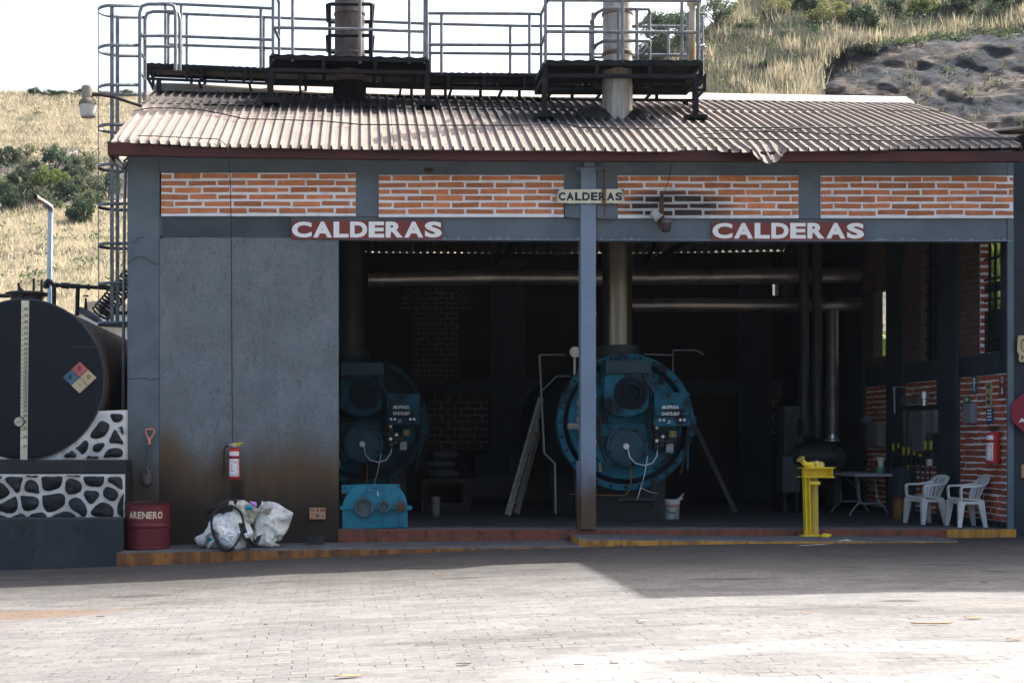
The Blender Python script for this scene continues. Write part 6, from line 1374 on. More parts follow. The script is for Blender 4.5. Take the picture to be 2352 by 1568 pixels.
    (20, 24, (0.879, 0.536, 0.595), [1,123,16,7,114,5,0,103,17,10,116,14,10,108,15,7,124,26,15,98,24,17,123,24,21,108,33,24,121,14,31,108,37,22,126,28,25,106,49,18,130,41,16,105,58,16,134,56,18,106,74,18,137,71,19,107,89,20,138,86,20,109,104,22,139,101,21,111,119,24,142,115,24,112,134,28,142,130,25,115,149,34,141,142,28,118,164,38,143,156,32,122,178,45,139,167,36,126,191,46,148,179,40,131,205,51,151,193,46,139,215,47,163,203,53,145,225,50,170,216,62,147,217,61,171,213,60,159,227,70,174,219,63,167,241,66,185,230,68,178,249,63,195,241,73,195,255,63,202,255,15,115,16,9,100,7,14,92,20,24,94,14,30,95,27,31,85,39,21,84,44,24,85,59,25,86,74,26,86,90,27,87,105,28,88,120,28,89,136,30,91,151,34,94,165,39,99,178,43,105,191,49,114,201,52,117,216,55,124,229,62,137,234,69,150,238,74,165,236,70,182,233,79,196,241,23,115,5,19,93,5,17,75,12,28,76,14,37,77,24,28,68,29,26,64,44,27,63,60,28,64,75,30,64,91,31,64,106,33,66,121,36,69,135,41,75,148,45,80,161,49,84,175,52,86,190,56,93,203,61,101,215,65,110,227,71,126,227,76,142,227,75,159,220,77,167,236,79,183,251,30,112,17,30,89,8,27,71,6,30,57,17,41,60,19,36,52,32,32,45,45,35,47,60,36,46,75,38,46,91,40,49,106,45,56,117,47,57,132,49,57,147,54,63,160,59,70,172,62,72,187,66,81,199,71,92,209,75,99,222,78,116,216,82,134,214,86,151,220,87,159,237,90,177,252,41,111,18,39,83,15,38,65,6,36,45,6,45,42,16,38,33,28,41,33,44,43,32,59,45,32,75,49,35,89,51,38,104,56,46,115,55,42,130,59,45,144,62,47,159,66,54,172,71,60,184,76,69,195,81,82,204,85,90,217,89,107,215,92,126,211,96,142,220,97,151,237,100,171,253,49,111,7,49,82,6,48,61,6,47,40,6,46,24,14,48,24,32,52,36,41,55,33,57,57,31,72,59,42,84,62,34,97,64,32,112,66,32,127,68,31,142,71,35,156,76,41,169,81,52,178,85,59,191,90,69,202,95,81,213,98,99,208,102,118,211,106,134,221,107,144,239,110,165,254,59,108,5,59,81,11,58,58,12,58,38,7,57,19,13,59,17,30,63,28,43,66,38,55,69,32,70,70,34,85,72,43,97,75,34,109,77,36,124,78,26,137,82,34,149,86,38,162,90,40,176,95,51,186,100,65,195,105,73,207,108,92,205,112,109,211,115,126,222,117,137,239,121,161,252,70,107,1,69,78,6,69,57,13,69,35,8,68,16,11,69,12,28,73,24,40,77,33,53,79,38,68,80,40,83,82,36,98,84,45,111,88,31,119,88,21,131,92,28,144,96,37,155,100,34,170,105,47,178,110,57,189,114,66,202,118,84,203,122,101,213,125,118,224,127,132,241,132,158,250,81,105,3,80,76,5,80,55,13,80,33,10,78,13,9,80,7,25,84,19,37,86,23,53,87,24,69,89,29,83,93,38,95,94,35,110,96,41,125,99,24,125,102,23,139,107,34,149,109,28,164,114,38,175,119,48,186,124,59,197,127,75,207,131,91,218,134,108,229,138,127,241,143,155,247,93,104,3,91,74,3,91,52,9,90,31,15,89,12,7,90,2,22,91,4,39,92,8,54,95,13,69,99,19,83,102,26,96,105,33,109,107,43,121,109,27,120,113,20,133,117,30,144,120,26,158,123,41,165,126,56,174,132,64,186,135,80,196,138,96,207,142,112,218,148,123,235,153,149,245,103,103,3,102,74,5,101,53,14,101,31,15,101,12,6,101,5,22,101,0,38,103,11,52,104,22,64,102,34,74,108,38,87,113,40,100,110,30,111,118,37,119,119,35,134,127,26,139,130,25,153,133,36,165,136,51,173,139,69,175,143,84,186,147,98,198,152,112,212,158,121,229,164,145,243,114,101,4,113,73,5,112,52,15,112,30,13,112,12,6,111,13,24,112,4,39,110,21,43,110,33,54,111,26,68,116,26,82,120,27,96,121,36,109,124,22,117,128,28,130,134,40,137,136,40,152,144,34,161,147,49,169,150,64,177,153,84,179,157,98,191,162,111,205,168,119,222,174,143,236,126,101,4,124,71,4,124,51,14,122,32,6,123,13,6,122,11,24,122,12,40,118,20,54,120,36,52,122,28,64,123,39,76,127,41,90,131,39,104,134,24,109,139,26,123,143,31,136,147,40,148,150,50,160,158,44,170,161,62,173,164,79,180,168,98,185,173,109,199,178,118,216,184,140,230,137,99,7,136,72,6,133,51,7,133,30,6,131,15,17,125,30,23,129,28,38,121,36,46,131,31,47,134,31,62,134,34,77,136,49,84,140,38,93,145,26,102,149,31,115,151,40,127,152,53,138,158,57,151,166,50,160,172,59,172,175,76,177,178,96,181,183,108,194,188,117,210,194,137,224,138,99,20,139,74,20,142,54,15,143,34,11,139,25,25,131,26,36,133,43,29,129,50,43,133,47,57,143,42,58,140,51,70,145,39,78,151,45,89,156,30,95,158,40,107,158,53,117,160,63,129,168,61,141,175,59,152,182,60,164,186,76,171,189,93,177,193,107,188,199,116,204,204,136,218,145,99,8,149,77,16,150,62,7,144,51,18,147,39,30,136,43,30,136,48,45,139,62,38,143,58,52,140,60,66,149,54,59,155,42,65,161,39,77,167,36,89,166,51,97,169,58,110,172,67,123,175,76,135,183,72,145,191,70,156,197,73,169,201,90,175,204,105,184,209,116,198,214,133,212,156,100,9,157,77,6,160,59,9,152,65,20,149,57,31,140,60,22,144,55,36,150,61,47,150,77,50,151,63,57,156,69,70,163,56,74,171,48,67,177,46,79,179,54,93,180,68,101,181,78,114,186,83,127,191,88,140,199,83,150,207,82,161,212,87,174,216,103,182,219,117,192,224,132,206,167,102,6,168,81,6,169,68,16,162,73,28,152,76,25,143,81,25,145,76,39,153,75,32,161,83,40,157,85,55,162,71,52,170,70,61,178,68,70,187,58,70,191,64,84,193,72,97,194,85,107,196,96,118,200,100,132,207,99,144,214,96,155,222,94,166,227,100,179,230,112,190,234,128,201,177,103,8,175,87,17,168,82,28,162,90,18,157,94,29,148,99,26,148,98,39,158,94,43,152,98,31,161,91,35,170,84,37,179,80,44,187,76,53,195,78,62,201,77,74,205,82,88,208,90,101,209,99,113,211,112,123,217,106,134,224,105,146,230,105,158,236,107,171,241,112,184,245,127,195,174,113,21,169,103,11,177,94,18,171,107,23,164,118,27,155,126,24,154,125,40,154,114,29,160,126,34,169,118,32,178,112,34,184,109,46,189,105,60,186,102,74,196,106,69,205,109,76,213,113,85,220,116,96,225,118,109,230,118,123,235,119,136,240,120,149,245,121,163,250,123,176,255,124,189,8,133,5,17,127,12,11,141,15,18,140,26,25,153,23,21,157,36,24,160,51,26,163,66,29,164,80,32,165,95,35,166,109,42,162,121,44,167,135,49,165,148,54,165,161,62,160,171,61,172,182,55,183,189,57,191,202,60,197,216,65,194,228,74,202,223,75,202,238,19,129,6,15,146,8,20,153,20,28,143,16,35,144,29,35,161,32,37,165,46,39,173,60,41,178,74,43,180,89,47,182,103,49,184,118,57,174,124,62,173,137,67,171,149,58,176,156,60,188,167,62,200,178,66,204,192,69,207,207,75,197,217,80,187,228,70,188,231,28,133,15,26,149,6,26,167,11,34,161,21,45,156,21,48,160,36,48,177,40,51,182,54,54,179,69,57,180,84,60,183,98,63,186,112,65,191,127,60,196,139,68,194,150,72,178,152,71,194,157,73,204,169,77,205,184,80,206,199,79,188,203,79,175,215,80,181,231,37,131,6,37,150,12,37,169,8,40,178,22,50,173,16,57,166,25,61,173,38,64,180,51,67,185,65,68,192,79,69,198,93,69,205,107,66,212,120,69,211,135,77,201,138,81,185,138,83,198,148,84,208,161,87,214,176,89,201,187,91,188,199,89,185,216,89,172,231,42,136,19,47,150,6,49,170,6,50,186,15,57,183,27,66,178,22,64,191,31,67,198,45,71,203,58,70,211,72,71,217,86,73,223,100,76,223,115,79,222,130,83,207,123,89,201,135,95,193,146,95,209,154,98,213,170,99,209,185,100,200,201,100,189,216,100,173,230,50,137,7,55,155,18,60,170,7,60,190,8,65,177,17,70,194,12,72,204,24,74,211,38,76,220,52,78,224,66,81,229,81,83,232,95,86,234,110,89,232,125,93,217,119,97,202,123,102,204,137,105,199,152,109,210,164,110,206,180,110,195,196,111,189,214,111,179,232,60,137,5,62,160,6,63,169,21,63,173,6,75,176,6,81,189,13,83,202,23,85,215,34,87,216,49,89,221,63,92,227,77,94,232,91,97,237,106,99,241,120,103,226,118,107,212,126,112,197,129,116,201,144,119,206,159,120,200,176,121,193,193,122,186,211,121,172,228,72,134,5,74,160,6,74,171,23,74,170,6,75,175,23,86,180,24,91,192,31,95,206,39,98,219,47,98,232,58,98,241,71,101,245,85,104,248,99,108,249,114,112,235,121,117,222,128,120,207,134,125,191,141,129,198,155,128,189,170,129,181,188,130,174,206,132,171,226,83,134,1,84,159,5,85,169,23,85,172,6,86,175,20,88,168,36,92,182,44,96,195,52,100,208,60,104,221,69,108,235,75,111,251,79,115,250,93,118,253,107,122,240,115,126,226,122,131,212,130,132,204,144,138,190,151,139,183,168,140,181,185,140,168,203,142,165,222,94,134,4,96,158,4,96,165,24,96,172,6,97,181,20,97,166,29,102,181,36,105,195,43,109,207,53,114,217,64,117,232,67,120,240,80,125,253,87,129,254,101,132,248,114,137,233,119,138,225,133,142,213,144,143,204,158,149,190,169,151,178,184,151,167,201,151,155,220,105,133,0,107,157,5,107,165,23,107,171,6,108,183,20,108,167,28,110,172,44,113,185,51,119,198,52,124,212,59,127,225,67,129,230,81,134,242,89,139,255,95,142,253,110,144,245,123,146,236,137,148,226,150,150,217,164,152,205,178,155,192,192,157,179,207,160,165,223,116,133,4,118,155,6,118,167,22,118,170,6,119,183,18,118,173,31,119,163,44,121,174,56,123,188,64,125,202,73,133,210,69,138,224,75,143,238,81,149,248,90,152,247,105,154,239,118,154,226,129,157,218,143,158,207,156,162,201,172,164,188,186,166,172,200,169,158,216,127,129,5,124,146,17,119,162,7,129,174,6,128,177,23,124,160,22,122,173,33,126,183,44,132,191,55,135,200,67,139,200,81,145,213,84,151,226,86,158,239,86,162,241,100,163,231,112,164,222,125,164,207,136,168,203,151,172,196,166,173,182,179,176,168,194,179,154,209,136,126,9,129,135,6,126,152,16,135,159,6,138,173,15,135,158,23,131,163,37,129,167,52,129,176,65,139,183,63,145,196,67,152,207,71,159,218,76,167,227,83,172,233,95,174,225,108,175,214,120,174,200,131,178,197,146,182,190,161,184,177,174,186,163,188,190,153,205,141,125,22,138,132,7,132,137,20,141,144,12,146,161,10,143,172,22,140,177,36,135,182,49,141,179,61,145,170,73,149,183,80,158,192,79,166,202,80,174,212,83,181,223,89,184,217,103,184,205,114,185,193,126,189,190,141,192,184,156,194,171,168,197,160,183,200,151,199,143,123,6,145,143,5,142,131,12,147,135,21,140,146,17,137,156,27,141,157,41,140,164,55,149,171,49,154,176,62,160,178,74,163,177,89,172,186,90,180,196,91,187,205,83,192,204,96,195,199,110,196,186,121,199,183,136,203,178,151,205,166,164,207,157,179,211,149,194,155,124,6,155,139,14,148,130,23,139,123,31,148,132,29,145,145,37,137,138,45,145,149,44,154,151,52,156,154,67,166,159,70,173,164,81,180,169,91,183,179,80,192,186,79,199,186,91,205,186,104,208,182,118,210,172,132,213,170,146,216,163,161,218,154,175,221,144,190,166,124,7,159,123,19,150,116,11,142,107,20,141,116,33,149,124,37,147,123,51,153,130,43,152,128,58,160,132,66,169,136,75,177,141,82,178,155,74,188,161,69,196,164,78,204,165,89,210,166,100,217,166,113,221,164,127,224,161,142,226,153,156,229,148,171,232,141,185,175,120,15,167,109,16,159,99,15,154,112,16,147,102,22,145,102,38,152,101,51,158,113,58,166,122,59,168,133,48,177,136,56,186,136,64,184,132,79,191,137,69,200,139,77,208,141,87,215,144,98,221,145,110,226,144,124,232,145,137,236,143,151,239,141,166,242,137,181]),
]
def draped(k, px0, px1, top, bot, y0, mat, label):
    nu, nv, siz, grid_ = SACKS[k]; co = np.array(grid_, dtype=float).reshape(-1, 3)/255.0
    fs = []; idx = {}
    def vid(s, i, j):
        if i in (0, nu) or j in (0, nv): s = 0
        return idx.setdefault((s, i, j), len(idx))
    for s in (0, 1):
        for i in range(nu):
            for j in range(nv):
                f = [vid(s,i,j), vid(s,i+1,j), vid(s,i+1,j+1), vid(s,i,j+1)]; fs.append(f if s == 0 else f[::-1])
    X0, X1, Z0, Z1 = XW(px0, y0), XW(px1, y0), ZW(bot, y0), ZW(top, y0); dy = siz[1]*(X1-X0)/siz[0]
    mb = MB(); mb.add([(X0+(X1-X0)*c[0], y0+dy*(c[1]-.5), Z0+(Z1-Z0)*c[2]) for c in co], fs, 0, True)
    o = tag(mb.build('rubbish_sack', mat), label, 'sack', 'rubbish sacks by the wall')
    md = o.modifiers.new('subdiv', 'SUBSURF'); md.levels = 1; md.render_levels = 2
yS = -.48
draped(0, 441, 545, 1178, 1263, yS+.02, sackmat('grimy_white_sack', (.82,.81,.76), (.56,.54,.48), (.03,.30,.45), 3.6, (3.1,1,2.2)), 'grimy white sack with a pointed left corner, leftmost in the rubbish pile')
draped(1, 487, 585, 1172, 1264, yS-.16, sackmat('blue_printed_sack', (.86,.86,.84), (.62,.61,.57), (.03,.33,.48), 2.9, (1.2,4,.3)), 'white sack with turquoise print behind the black rubber belt, middle of the pile')
draped(2, 574, 676, 1148, 1258, yS+.0, sackmat('dusty_clear_sack', (.74,.73,.68), (.44,.42,.37), None, 3, (0,0,0)), 'plump dusty grey sack with a pointed right corner, rightmost in the rubbish pile')
sack([(1147,548,556),(1158,538,572),(1172,534,594),(1190,540,590),(1215,548,588)], yS+.02, .13, 14, sackmat('crumpled_foil_sack', (.62,.60,.48), (.36,.34,.27), (.55,.50,.36), 4.0, (2,2,2)), 'crumpled yellowish plastic bag stuffed on top between the sacks')
for pts, c_, lbl in (([(566,1162),(574,1157),(583,1168),(570,1170),(562,1169)], (.02,.34,.45), 'scrap of turquoise plastic on top of the rubbish pile'), ([(573,1150),(588,1152),(590,1160),(584,1166),(576,1158)], (.55,.25,.60), 'scrap of lilac plastic on top of the rubbish pile'), ([(526,1151),(535,1150),(540,1162),(524,1163)], (.62,.56,.50), 'scrap of white paper at the top left of the rubbish pile'),
  ([(552,1164),(566,1172),(562,1186),(548,1180)], (.50,.48,.38), 'scrap of cream plastic in the middle of the rubbish pile'), ([(560,1206),(574,1200),(572,1218),(564,1228)], (.60,.55,.40), 'scrap of yellowish paper low in the middle of the rubbish pile'),
  ([(596,1160),(612,1156),(626,1166),(618,1180),(602,1176)], (.42,.41,.34), 'scrap of grey-green film on the shoulder of the rightmost sack'), ([(545,1208),(556,1200),(560,1212),(550,1222)], (.03,.33,.46), 'scrap of turquoise plastic low between the sacks')):
    mb = MB(); yq = yS-.16
    f_ = [P(a, b, yq+.02*random.uniform(-1, 1)) for a, b in pts]; cc_ = sum(f_, Vector())/len(f_)+Vector((0,-.03,.005))
    bk = [p+Vector((0,.05,-.005)) for p in f_]
    n_ = len(f_); mb.add(f_+[cc_]+bk, [(i, (i+1) % n_, n_) for i in range(n_)]+[(i, n_+1+i, n_+1+(i+1) % n_, (i+1) % n_) for i in range(n_)]+[tuple(range(2*n_, n_, -1))])
    tag(mb.build('plastic_scrap', M('scrap_'+lbl.split()[2], c_, tuple(q*.7 for q in c_), 8, .5)), lbl, 'scrap', 'scraps in the rubbish pile')
mb = MB(); yb = yS-.36; path = []
for k in range(40):
    a = 2*math.pi*k/40; path.append(Vector((XW(522+33*math.cos(a)+4*math.sin(2*a), yb), yb+.06*math.sin(a*1.0)+.03*math.sin(2*a), ZW(1212-48*math.sin(a), yb))))
rows = [[p+Vector((0, d, .0)) for p in path+[path[0]]] for d in (-.035, .035)]
mb.grid(rows)
p2 = [P(556, 1200, yb), P(560, 1216, yb-.01), P(568, 1235, yb-.03), P(578, 1252, yb-.02), P(590, 1247, yb+.02), P(597, 1230, yb+.05)]
mb.grid([[p+Vector((-.02, d, .0)) for p in p2] for d in (-.03, .03)]); mb.grid([[p+Vector((d, -.01, d*.4)) for p in p2] for d in (-.028, .028)])
p3 = [P(474, 1178, yS-.05), P(488, 1164, yS-.1), P(506, 1157, yS-.12), P(524, 1152, yS-.1), P(545, 1150, yS-.05)]
mb.grid([[p+Vector((0, d*.4, d)) for p in p3] for d in (-.035, .035)])
tag(mb.build('rubber_belt', m_rubber, solid=.025), 'loop of worn black rubber belting leaning against the rubbish sacks', 'belt')

# ------------------------------------------------------------------ gearbox
def Q(a, b): return (762.6+a*.08788, 1093.3+b*.08788)
yg = .06; t = thing('gearbox', 'bright blue cast gearbox with three round bearing covers on the doorstep', 'gearbox', P(861, 1217, yg))
mb = MB(); body = [Q(265,1365), Q(265,840), Q(275,740), Q(310,620), Q(360,520), Q(430,420), Q(510,330), Q(600,265), Q(680,235), Q(1600,230), Q(1700,270), Q(1800,350), Q(1880,460), Q(1940,590), Q(1965,720), Q(1975,840), Q(1980,1340)]
mb.prism([(XW(a, yg), ZW(b, yg)) for a, b in body], yg, yg+.5); mb.build('casing', m_gear, t, bevel=.008)
mb = MB(); pl = [Q(255,470), Q(255,240), Q(640,222), Q(1780,215), Q(1785,300), Q(1830,400), Q(1500,380), Q(700,400)]
mb.prism([(XW(a, yg), ZW(b, yg)) for a, b in pl], yg+.12, yg+.16)
for a, b in ((340,300),(1735,272)):
    p = P(*Q(a, b), yg+.115); mb.lathe([(0, 0), (.014, 0), (.014, .006)], p, (0,1,0), 12, mi=1)
mb.build('lifting_plate', [m_gear, m_black], t)
mb = MB(); a, b = Q(205, 780), Q(2090, 880); mb.pbox(a[0], a[1], b[0], b[1], yg-.03, yg+.3); mb.build('split_flange', m_gear, t, bevel=.006)
mb = MB(); a, b = Q(195, 1362), Q(2105, 1415); mb.pbox(a[0], a[1], b[0], b[1]-.5, yg-.05, yg+.5); mb.build('base_plate', M('rusty_blue_base', (.05,.10,.14), (.09,.06,.05), 7, .7, bump=.2), t, bevel=.005)
for a, b, R_, ri in ((835,805,262,178),(1362,790,168,90),(1785,790,168,70)):
    c_ = P(*Q(a, b), yg-.02); k = .08788*(CAMD+yg)/FPX
    mb = MB(); mb.lathe([(0, -.03), (ri*k*.8, -.03), (ri*k, -.026), (ri*k, -.045), (ri*k*1.06, -.05), (R_*k*.96, -.05), (R_*k, -.04), (R_*k, .03)], c_, (0,1,0), 40)
    cv = mb.build('bearing_cover', m_gearflange, t)
    mb = MB(); nb_ = 8 if R_ > 200 else 6
    for q in range(nb_):
        an = 2*math.pi*(q+.5)/nb_; mb.lathe([(0, -.066), (.010, -.064), (.012, -.05)], c_+Vector((math.cos(an)*(R_+ri)/2*k*1.03, 0, math.sin(an)*(R_+ri)/2*k*1.03)), (0,1,0), 6, sm=False)
    mb.build('bolt_circle', m_gearflange, cv)
    mb = MB(); tp = Q(a, b-R_-(170 if R_ > 200 else 130)); 
    mb.extr([P(a*.08788+762.6-1.6, Q(0,b-R_+15)[1], yg), P(tp[0], tp[1], yg), P(a*.08788+762.6+1.6, Q(0,b-R_+15)[1], yg)], (0, -.035, 0)); lo = Q(a, b+R_-15); hi = Q(a, 1345); mb.pbox(lo[0]-1.4, lo[1], lo[0]+1.4, hi[1], yg-.035, yg); mb.build('rib', m_gear, t)
mb = MB(); c_ = P(*Q(1800, 790), yg-.05); mb.lathe([(0, -.10), (.040, -.10), (.043, -.095), (.043, .0)], c_, (0,1,0), 20); mb.build('shaft_end', m_rust, t)
mb = MB()
for (a, b), (c_, d), w_ in (((895,248),(1330,262),1.2),((895,400),(1330,415),1.2),((895,248),(915,410),1.2),((1310,248),(1330,412),1.2),((1015,305),(1210,335),1.3),((1225,318),(1290,322),.6),((930,1205),(1160,1225),.8),((940,1180),(1160,1188),.5)):
    p0, p1 = Q(a, b), Q(c_, d); mb.pbox(p0[0], p0[1], p1[0], p1[1], yg-.004, yg)
mb.build('direction_plate', M('worn_mark_paint', (.035,.06,.10), (.05,.04,.045), 9, .7), t)
mb = MB(); mb.extr([P(*Q(1195,385), yg-.012), P(*Q(1215,400), yg-.012), P(*Q(1205,450), yg-.012), P(*Q(1225,515), yg-.012), P(*Q(1205,520), yg-.012), P(*Q(1180,450), yg-.012)], (0, .008, 0)); tag(mb.build('paper_scrap', m_white), 'curl of white paper stuck on the front of the blue gearbox', 'scrap')

# ------------------------------------------------------------------ yellow stand with fittings on it
def Q(a, b): return (1800.75+a*.14065, 1029+b*.14065)
y = -.14; zb = ZW(1231, y); t = thing('yellow_stand', 'yellow stand made of an I-beam post, a pipe and a short beam across the top', 'stand', (XW(1873, y), y+.1, zb))
mb = MB(); a, b = P(1848.5, 1096, y), P(1852, 1230, y); w_ = 12*17.86/FPX
for dx0, dx1, dy0, dy1 in ((0, .012, 0, .1), (w_-.012, w_, 0, .1), (.012, w_-.012, .045, .055)):
    mb.hexa([(b.x+dx0,y+dy0,zb+.012),(b.x+dx1,y+dy0,zb+.012),(b.x+dx1,y+dy1,zb+.012),(b.x+dx0,y+dy1,zb+.012),(a.x+dx0,y+dy0,a.z),(a.x+dx1,y+dy0,a.z),(a.x+dx1,y+dy1,a.z),(a.x+dx0,y+dy1,a.z)])
mb.build('beam_post', m_yellow, t)
mb = MB(); p0 = P(1878, 1231, y); mb.tube([(p0.x, y+.13, zb+.012), (XW(1876, y), y+.13, ZW(1095, y))], 10.2*17.9/FPX, 28); mb.build('pipe_post', M('yellow_worn_pipe', (.50,.38,.07), (.42,.31,.06), 4, .55, bump=.06, c3=(.40,.26,.08), s3=2.5), t)
mb = MB(); mb.box(XW(1843, y), XW(1890, y), y-.03, y+.28, zb, zb+.012); mb.build('foot_plate', m_yellow, t)
mb = MB(); mb.pbox(1859, 1105.5, 1884.5, 1113, y+.0, y+.05); mb.build('cross_tie', m_yellow, t, bevel=.004)
mb = MB(); zt0, zt1 = ZW(1074, y), ZW(1096.5, y); x0, x1 = XW(1845, y), XW(1915, y)
mb.box(x0, x1, y-.02, y+.24, zt0-.012, zt0); mb.box(x0-.008, x1+.008, y-.02, y+.24, zt1, zt1+.012); mb.box(x0+.02, x1-.012, y+.10, y+.115, zt1+.012, zt0-.012); mb.box(x0+.012, x0+.02, y-.01, y+.1, zt1+.012, zt0-.04); mb.box(x1-.02, x1-.012, y-.01, y+.1, zt1+.012, zt0-.012)
mb.build('top_beam', m_yellow, t, bevel=.003)
z0 = zt0+.001; yy = y+.08
t = thing('pipe_elbow', 'yellow flanged pipe elbow lying at the left end of the yellow stand', 'fitting', (XW(1850, yy), yy, z0))
mb = MB(); mb.tube([(XW(1868, yy), yy, z0+.036), (XW(1856, yy), yy, z0+.036), (XW(1849, yy), yy-.01, z0+.045), (XW(1843, yy), yy-.02, z0+.075), (XW(1838, yy), yy-.03, z0+.11)], [.03,.034,.034,.032,.03], 14); mb.build('elbow', m_yellow, t)
d = Vector((-.6, -.25, .78)).normalized(); mb = MB(); mb.lathe([(.028, .022), (.030, .0), (.052, .0), (.052, .014), (.03, .016)], (XW(1838, yy), yy-.03, z0+.105), d, 18); mb.build('flange', M('rusty_yellow', (.5,.35,.1), (.3,.16,.07), 20, .6), t)
for px, py_, h, lbl in ((1865, 1066, .07, 'small yellow star-wheel valve on the yellow stand next to the elbow'), (1877, 1064, .085, 'larger yellow star-wheel valve in the middle of the yellow stand'), (1886, 1066, .06, 'low yellow star-wheel valve at the right of the yellow stand')):
    c_ = Vector((XW(px, yy), yy-.01, z0)); t = thing('star_valve', lbl, 'fitting', c_, 'star-wheel valves on the yellow stand')
    mb = MB(); mb.lathe([(.025, 0), (.028, .01), (.022, .02), (.012, h*.6)], c_, n=12); mb.build('body', m_yellow, t)
    mb = MB(); mb.lathe([(0, h*.5), (.018, h*.5), (.018, h*.62), (0, h*.64)], c_, n=12)
    for k in range(9):
        a = 2*math.pi*k/9+px; u = Vector((math.cos(a), .45*math.sin(a), .85*math.sin(a)+.25)); mb.tube([c_+Vector((0,0,h*.55)), c_+Vector((0,0,h*.55))+u*.042], [.012,.006], 6)
    mb.build('star_wheel', M('pale_yellow_paint', (.66,.53,.16), (.55,.42,.1), 20, .5), t)
mb = MB(); rows = [[(XW(1846+70*j/20, yy), y-.02+.25*i/5, z0+.004+(.02*math.exp(-((j-9)/5)**2)+.004*noise.noise((j, i, 0)))*(1-abs(i-2.5)/3)) for j in range(21)] for i in range(6)]; mb.grid(rows); tag(mb.build('bent_plate', m_yellow, solid=.004), 'thin bent yellow plate under the fittings on the yellow stand', 'plate')
mb = MB(); c_ = Vector((XW(1894, -.2), -.22, -.083)); mb.lathe([(.05, 0), (.045, .03), (.02, .045), (0, .045)], c_, n=12); mb.tube([c_+Vector((0,0,.02)), c_+Vector((.07,-.02,.02))], .02, 8); tag(mb.build('pipe_fitting', m_yellow), 'yellow pipe fitting lying at the foot of the yellow stand', 'fitting')

# ------------------------------------------------------------------ plastic armchairs
def make_chair(label):
    t = thing('armchair', label, 'chair', (0,0,0), 'white plastic armchairs')
    s = .80; sxx = .74   # local frame: sitter faces -x, width along y
    SH, W, D = .43, .27, .25
    def tapleg(x0, y0, x1, y1, z1):
        mb = MB(); n = 6; rows = []
        for i in range(n+1):
            f = i/n; cx_, cy_ = x0+(x1-x0)*f, y0+(y1-y0)*f; w_ = .030+.026*f; d_ = .026+.022*f
            rows.append([((cx_*sxx+a*w_)*s, (cy_+b*d_)*s, z1*f*s) for a, b in ((-1,-1),(1,-1),(1,1),(-1,1),(-1,-1))])
        mb.grid(rows, 0, False); mb.add(rows[0][:4], [(3,2,1,0)]); mb.add(rows[-1][:4], [(0,1,2,3)])
        mb.build('leg', m_plastic, t, bevel=.008)
    for sy in (-1, 1):
        tapleg(-.27, sy*.30, -.215, sy*.262, SH)
        tapleg(.30, sy*.27, .20, sy*.225, SH)
    mb = MB(); rows = []
    for u in np.linspace(-1, 1, 13):
        rows.append([((u*D)*s*sxx, v*W*(1-.08*u)*s, (SH+.012*(v*v)-.018*(1-v*v)*(1-u*u)-.02*u*.6-(.02 if u < -.9 else 0))*s) for v in np.linspace(-1, 1, 15)])
    mb.grid(rows, skip=lambda i, j: 3 <= i <= 8 and j in (3, 6, 7, 10) and False); mb.build('seat', m_plastic, t, solid=.02)
    mb = MB(); b_ = [(-D,-W*1.08),(-D,W*1.08),(D,W*.92),(D,-W*.92)]
    for (ax_, ay), (bx, by) in zip(b_, b_[1:]+b_[:1]): mb.bar((ax_*s*sxx, ay*s, (SH-.028)*s), (bx*s*sxx, by*s, (SH-.028)*s), .018, .04)
    mb.build('seat_rim', m_plastic, t)
    mb = MB(); rows = []; nv, nu = 20, 21
    for i in range(nv+1):
        f = i/nv; row = []
        for j in range(nu+1):
            u = j/nu*2-1; wid = W*(.80+.22*math.sin(f*math.pi*.72)); top = 1-.10*u*u*f
            zz = SH-.02+.42*f*top; xx = D-.02+.17*f*f+.05*f-.055*(u*u)*(1-.2*f)
            row.append((xx*s*sxx, u*wid*s, zz*s))
        rows.append(row)
    def hole(i, j):
        if 2 <= i <= 10 and j in (4, 7, 8, 12, 13, 16): return True
        if 14 <= i <= 16 and j in (5, 6, 9, 10, 14, 15): return True
        return False
    mb.grid(rows, skip=hole); mb.build('backrest', m_plastic, t, solid=.012)
    for sy in (-1, 1):
        mb = MB()
        pth = [(.37, .225, .76), (.28, .275, .71), (.07, .31, .685), (-.17, .32, .68), (-.245, .315, .665), (-.265, .31, .61), (-.26, .30, .52), (-.245, .285, SH-.02)]
        pv = None
        rows = []
        for k, (x_, y_, z_) in enumerate(pth):
            w_ = .034 if k < 5 else .034
            nx_, nz_ = (0, 1) if k < 4 else ((-.7, .7) if k == 4 else (-1, 0))
            rows.append([((x_)*s*sxx, sy*(y_-w_)*s, z_*s), (x_*s*sxx, sy*(y_+w_)*s, z_*s), ((x_*sxx-nx_*.030)*s, sy*(y_+w_)*s, (z_-nz_*.034)*s), ((x_*sxx-nx_*.030)*s, sy*(y_-w_)*s, (z_-nz_*.034)*s), (x_*s*sxx, sy*(y_-w_)*s, z_*s)])
        mb.grid(rows, 0, False); mb.add(rows[0][:4], [(0,1,2,3)]); mb.add(rows[-1][:4], [(3,2,1,0)])
        mb.build('armrest', m_plastic, t, bevel=.006)
    return t
ch = make_chair('white plastic armchair in front of the tool cables, left of the two')
ch.location = (XW(2127, 1.25), 1.28, 0); ch.rotation_euler = (0, 0, R(6))
dup(ch, (XW(2222, .55), .60, 0), R(-5), label='white plastic armchair against the red brick wall below the extinguisher, right of the two')

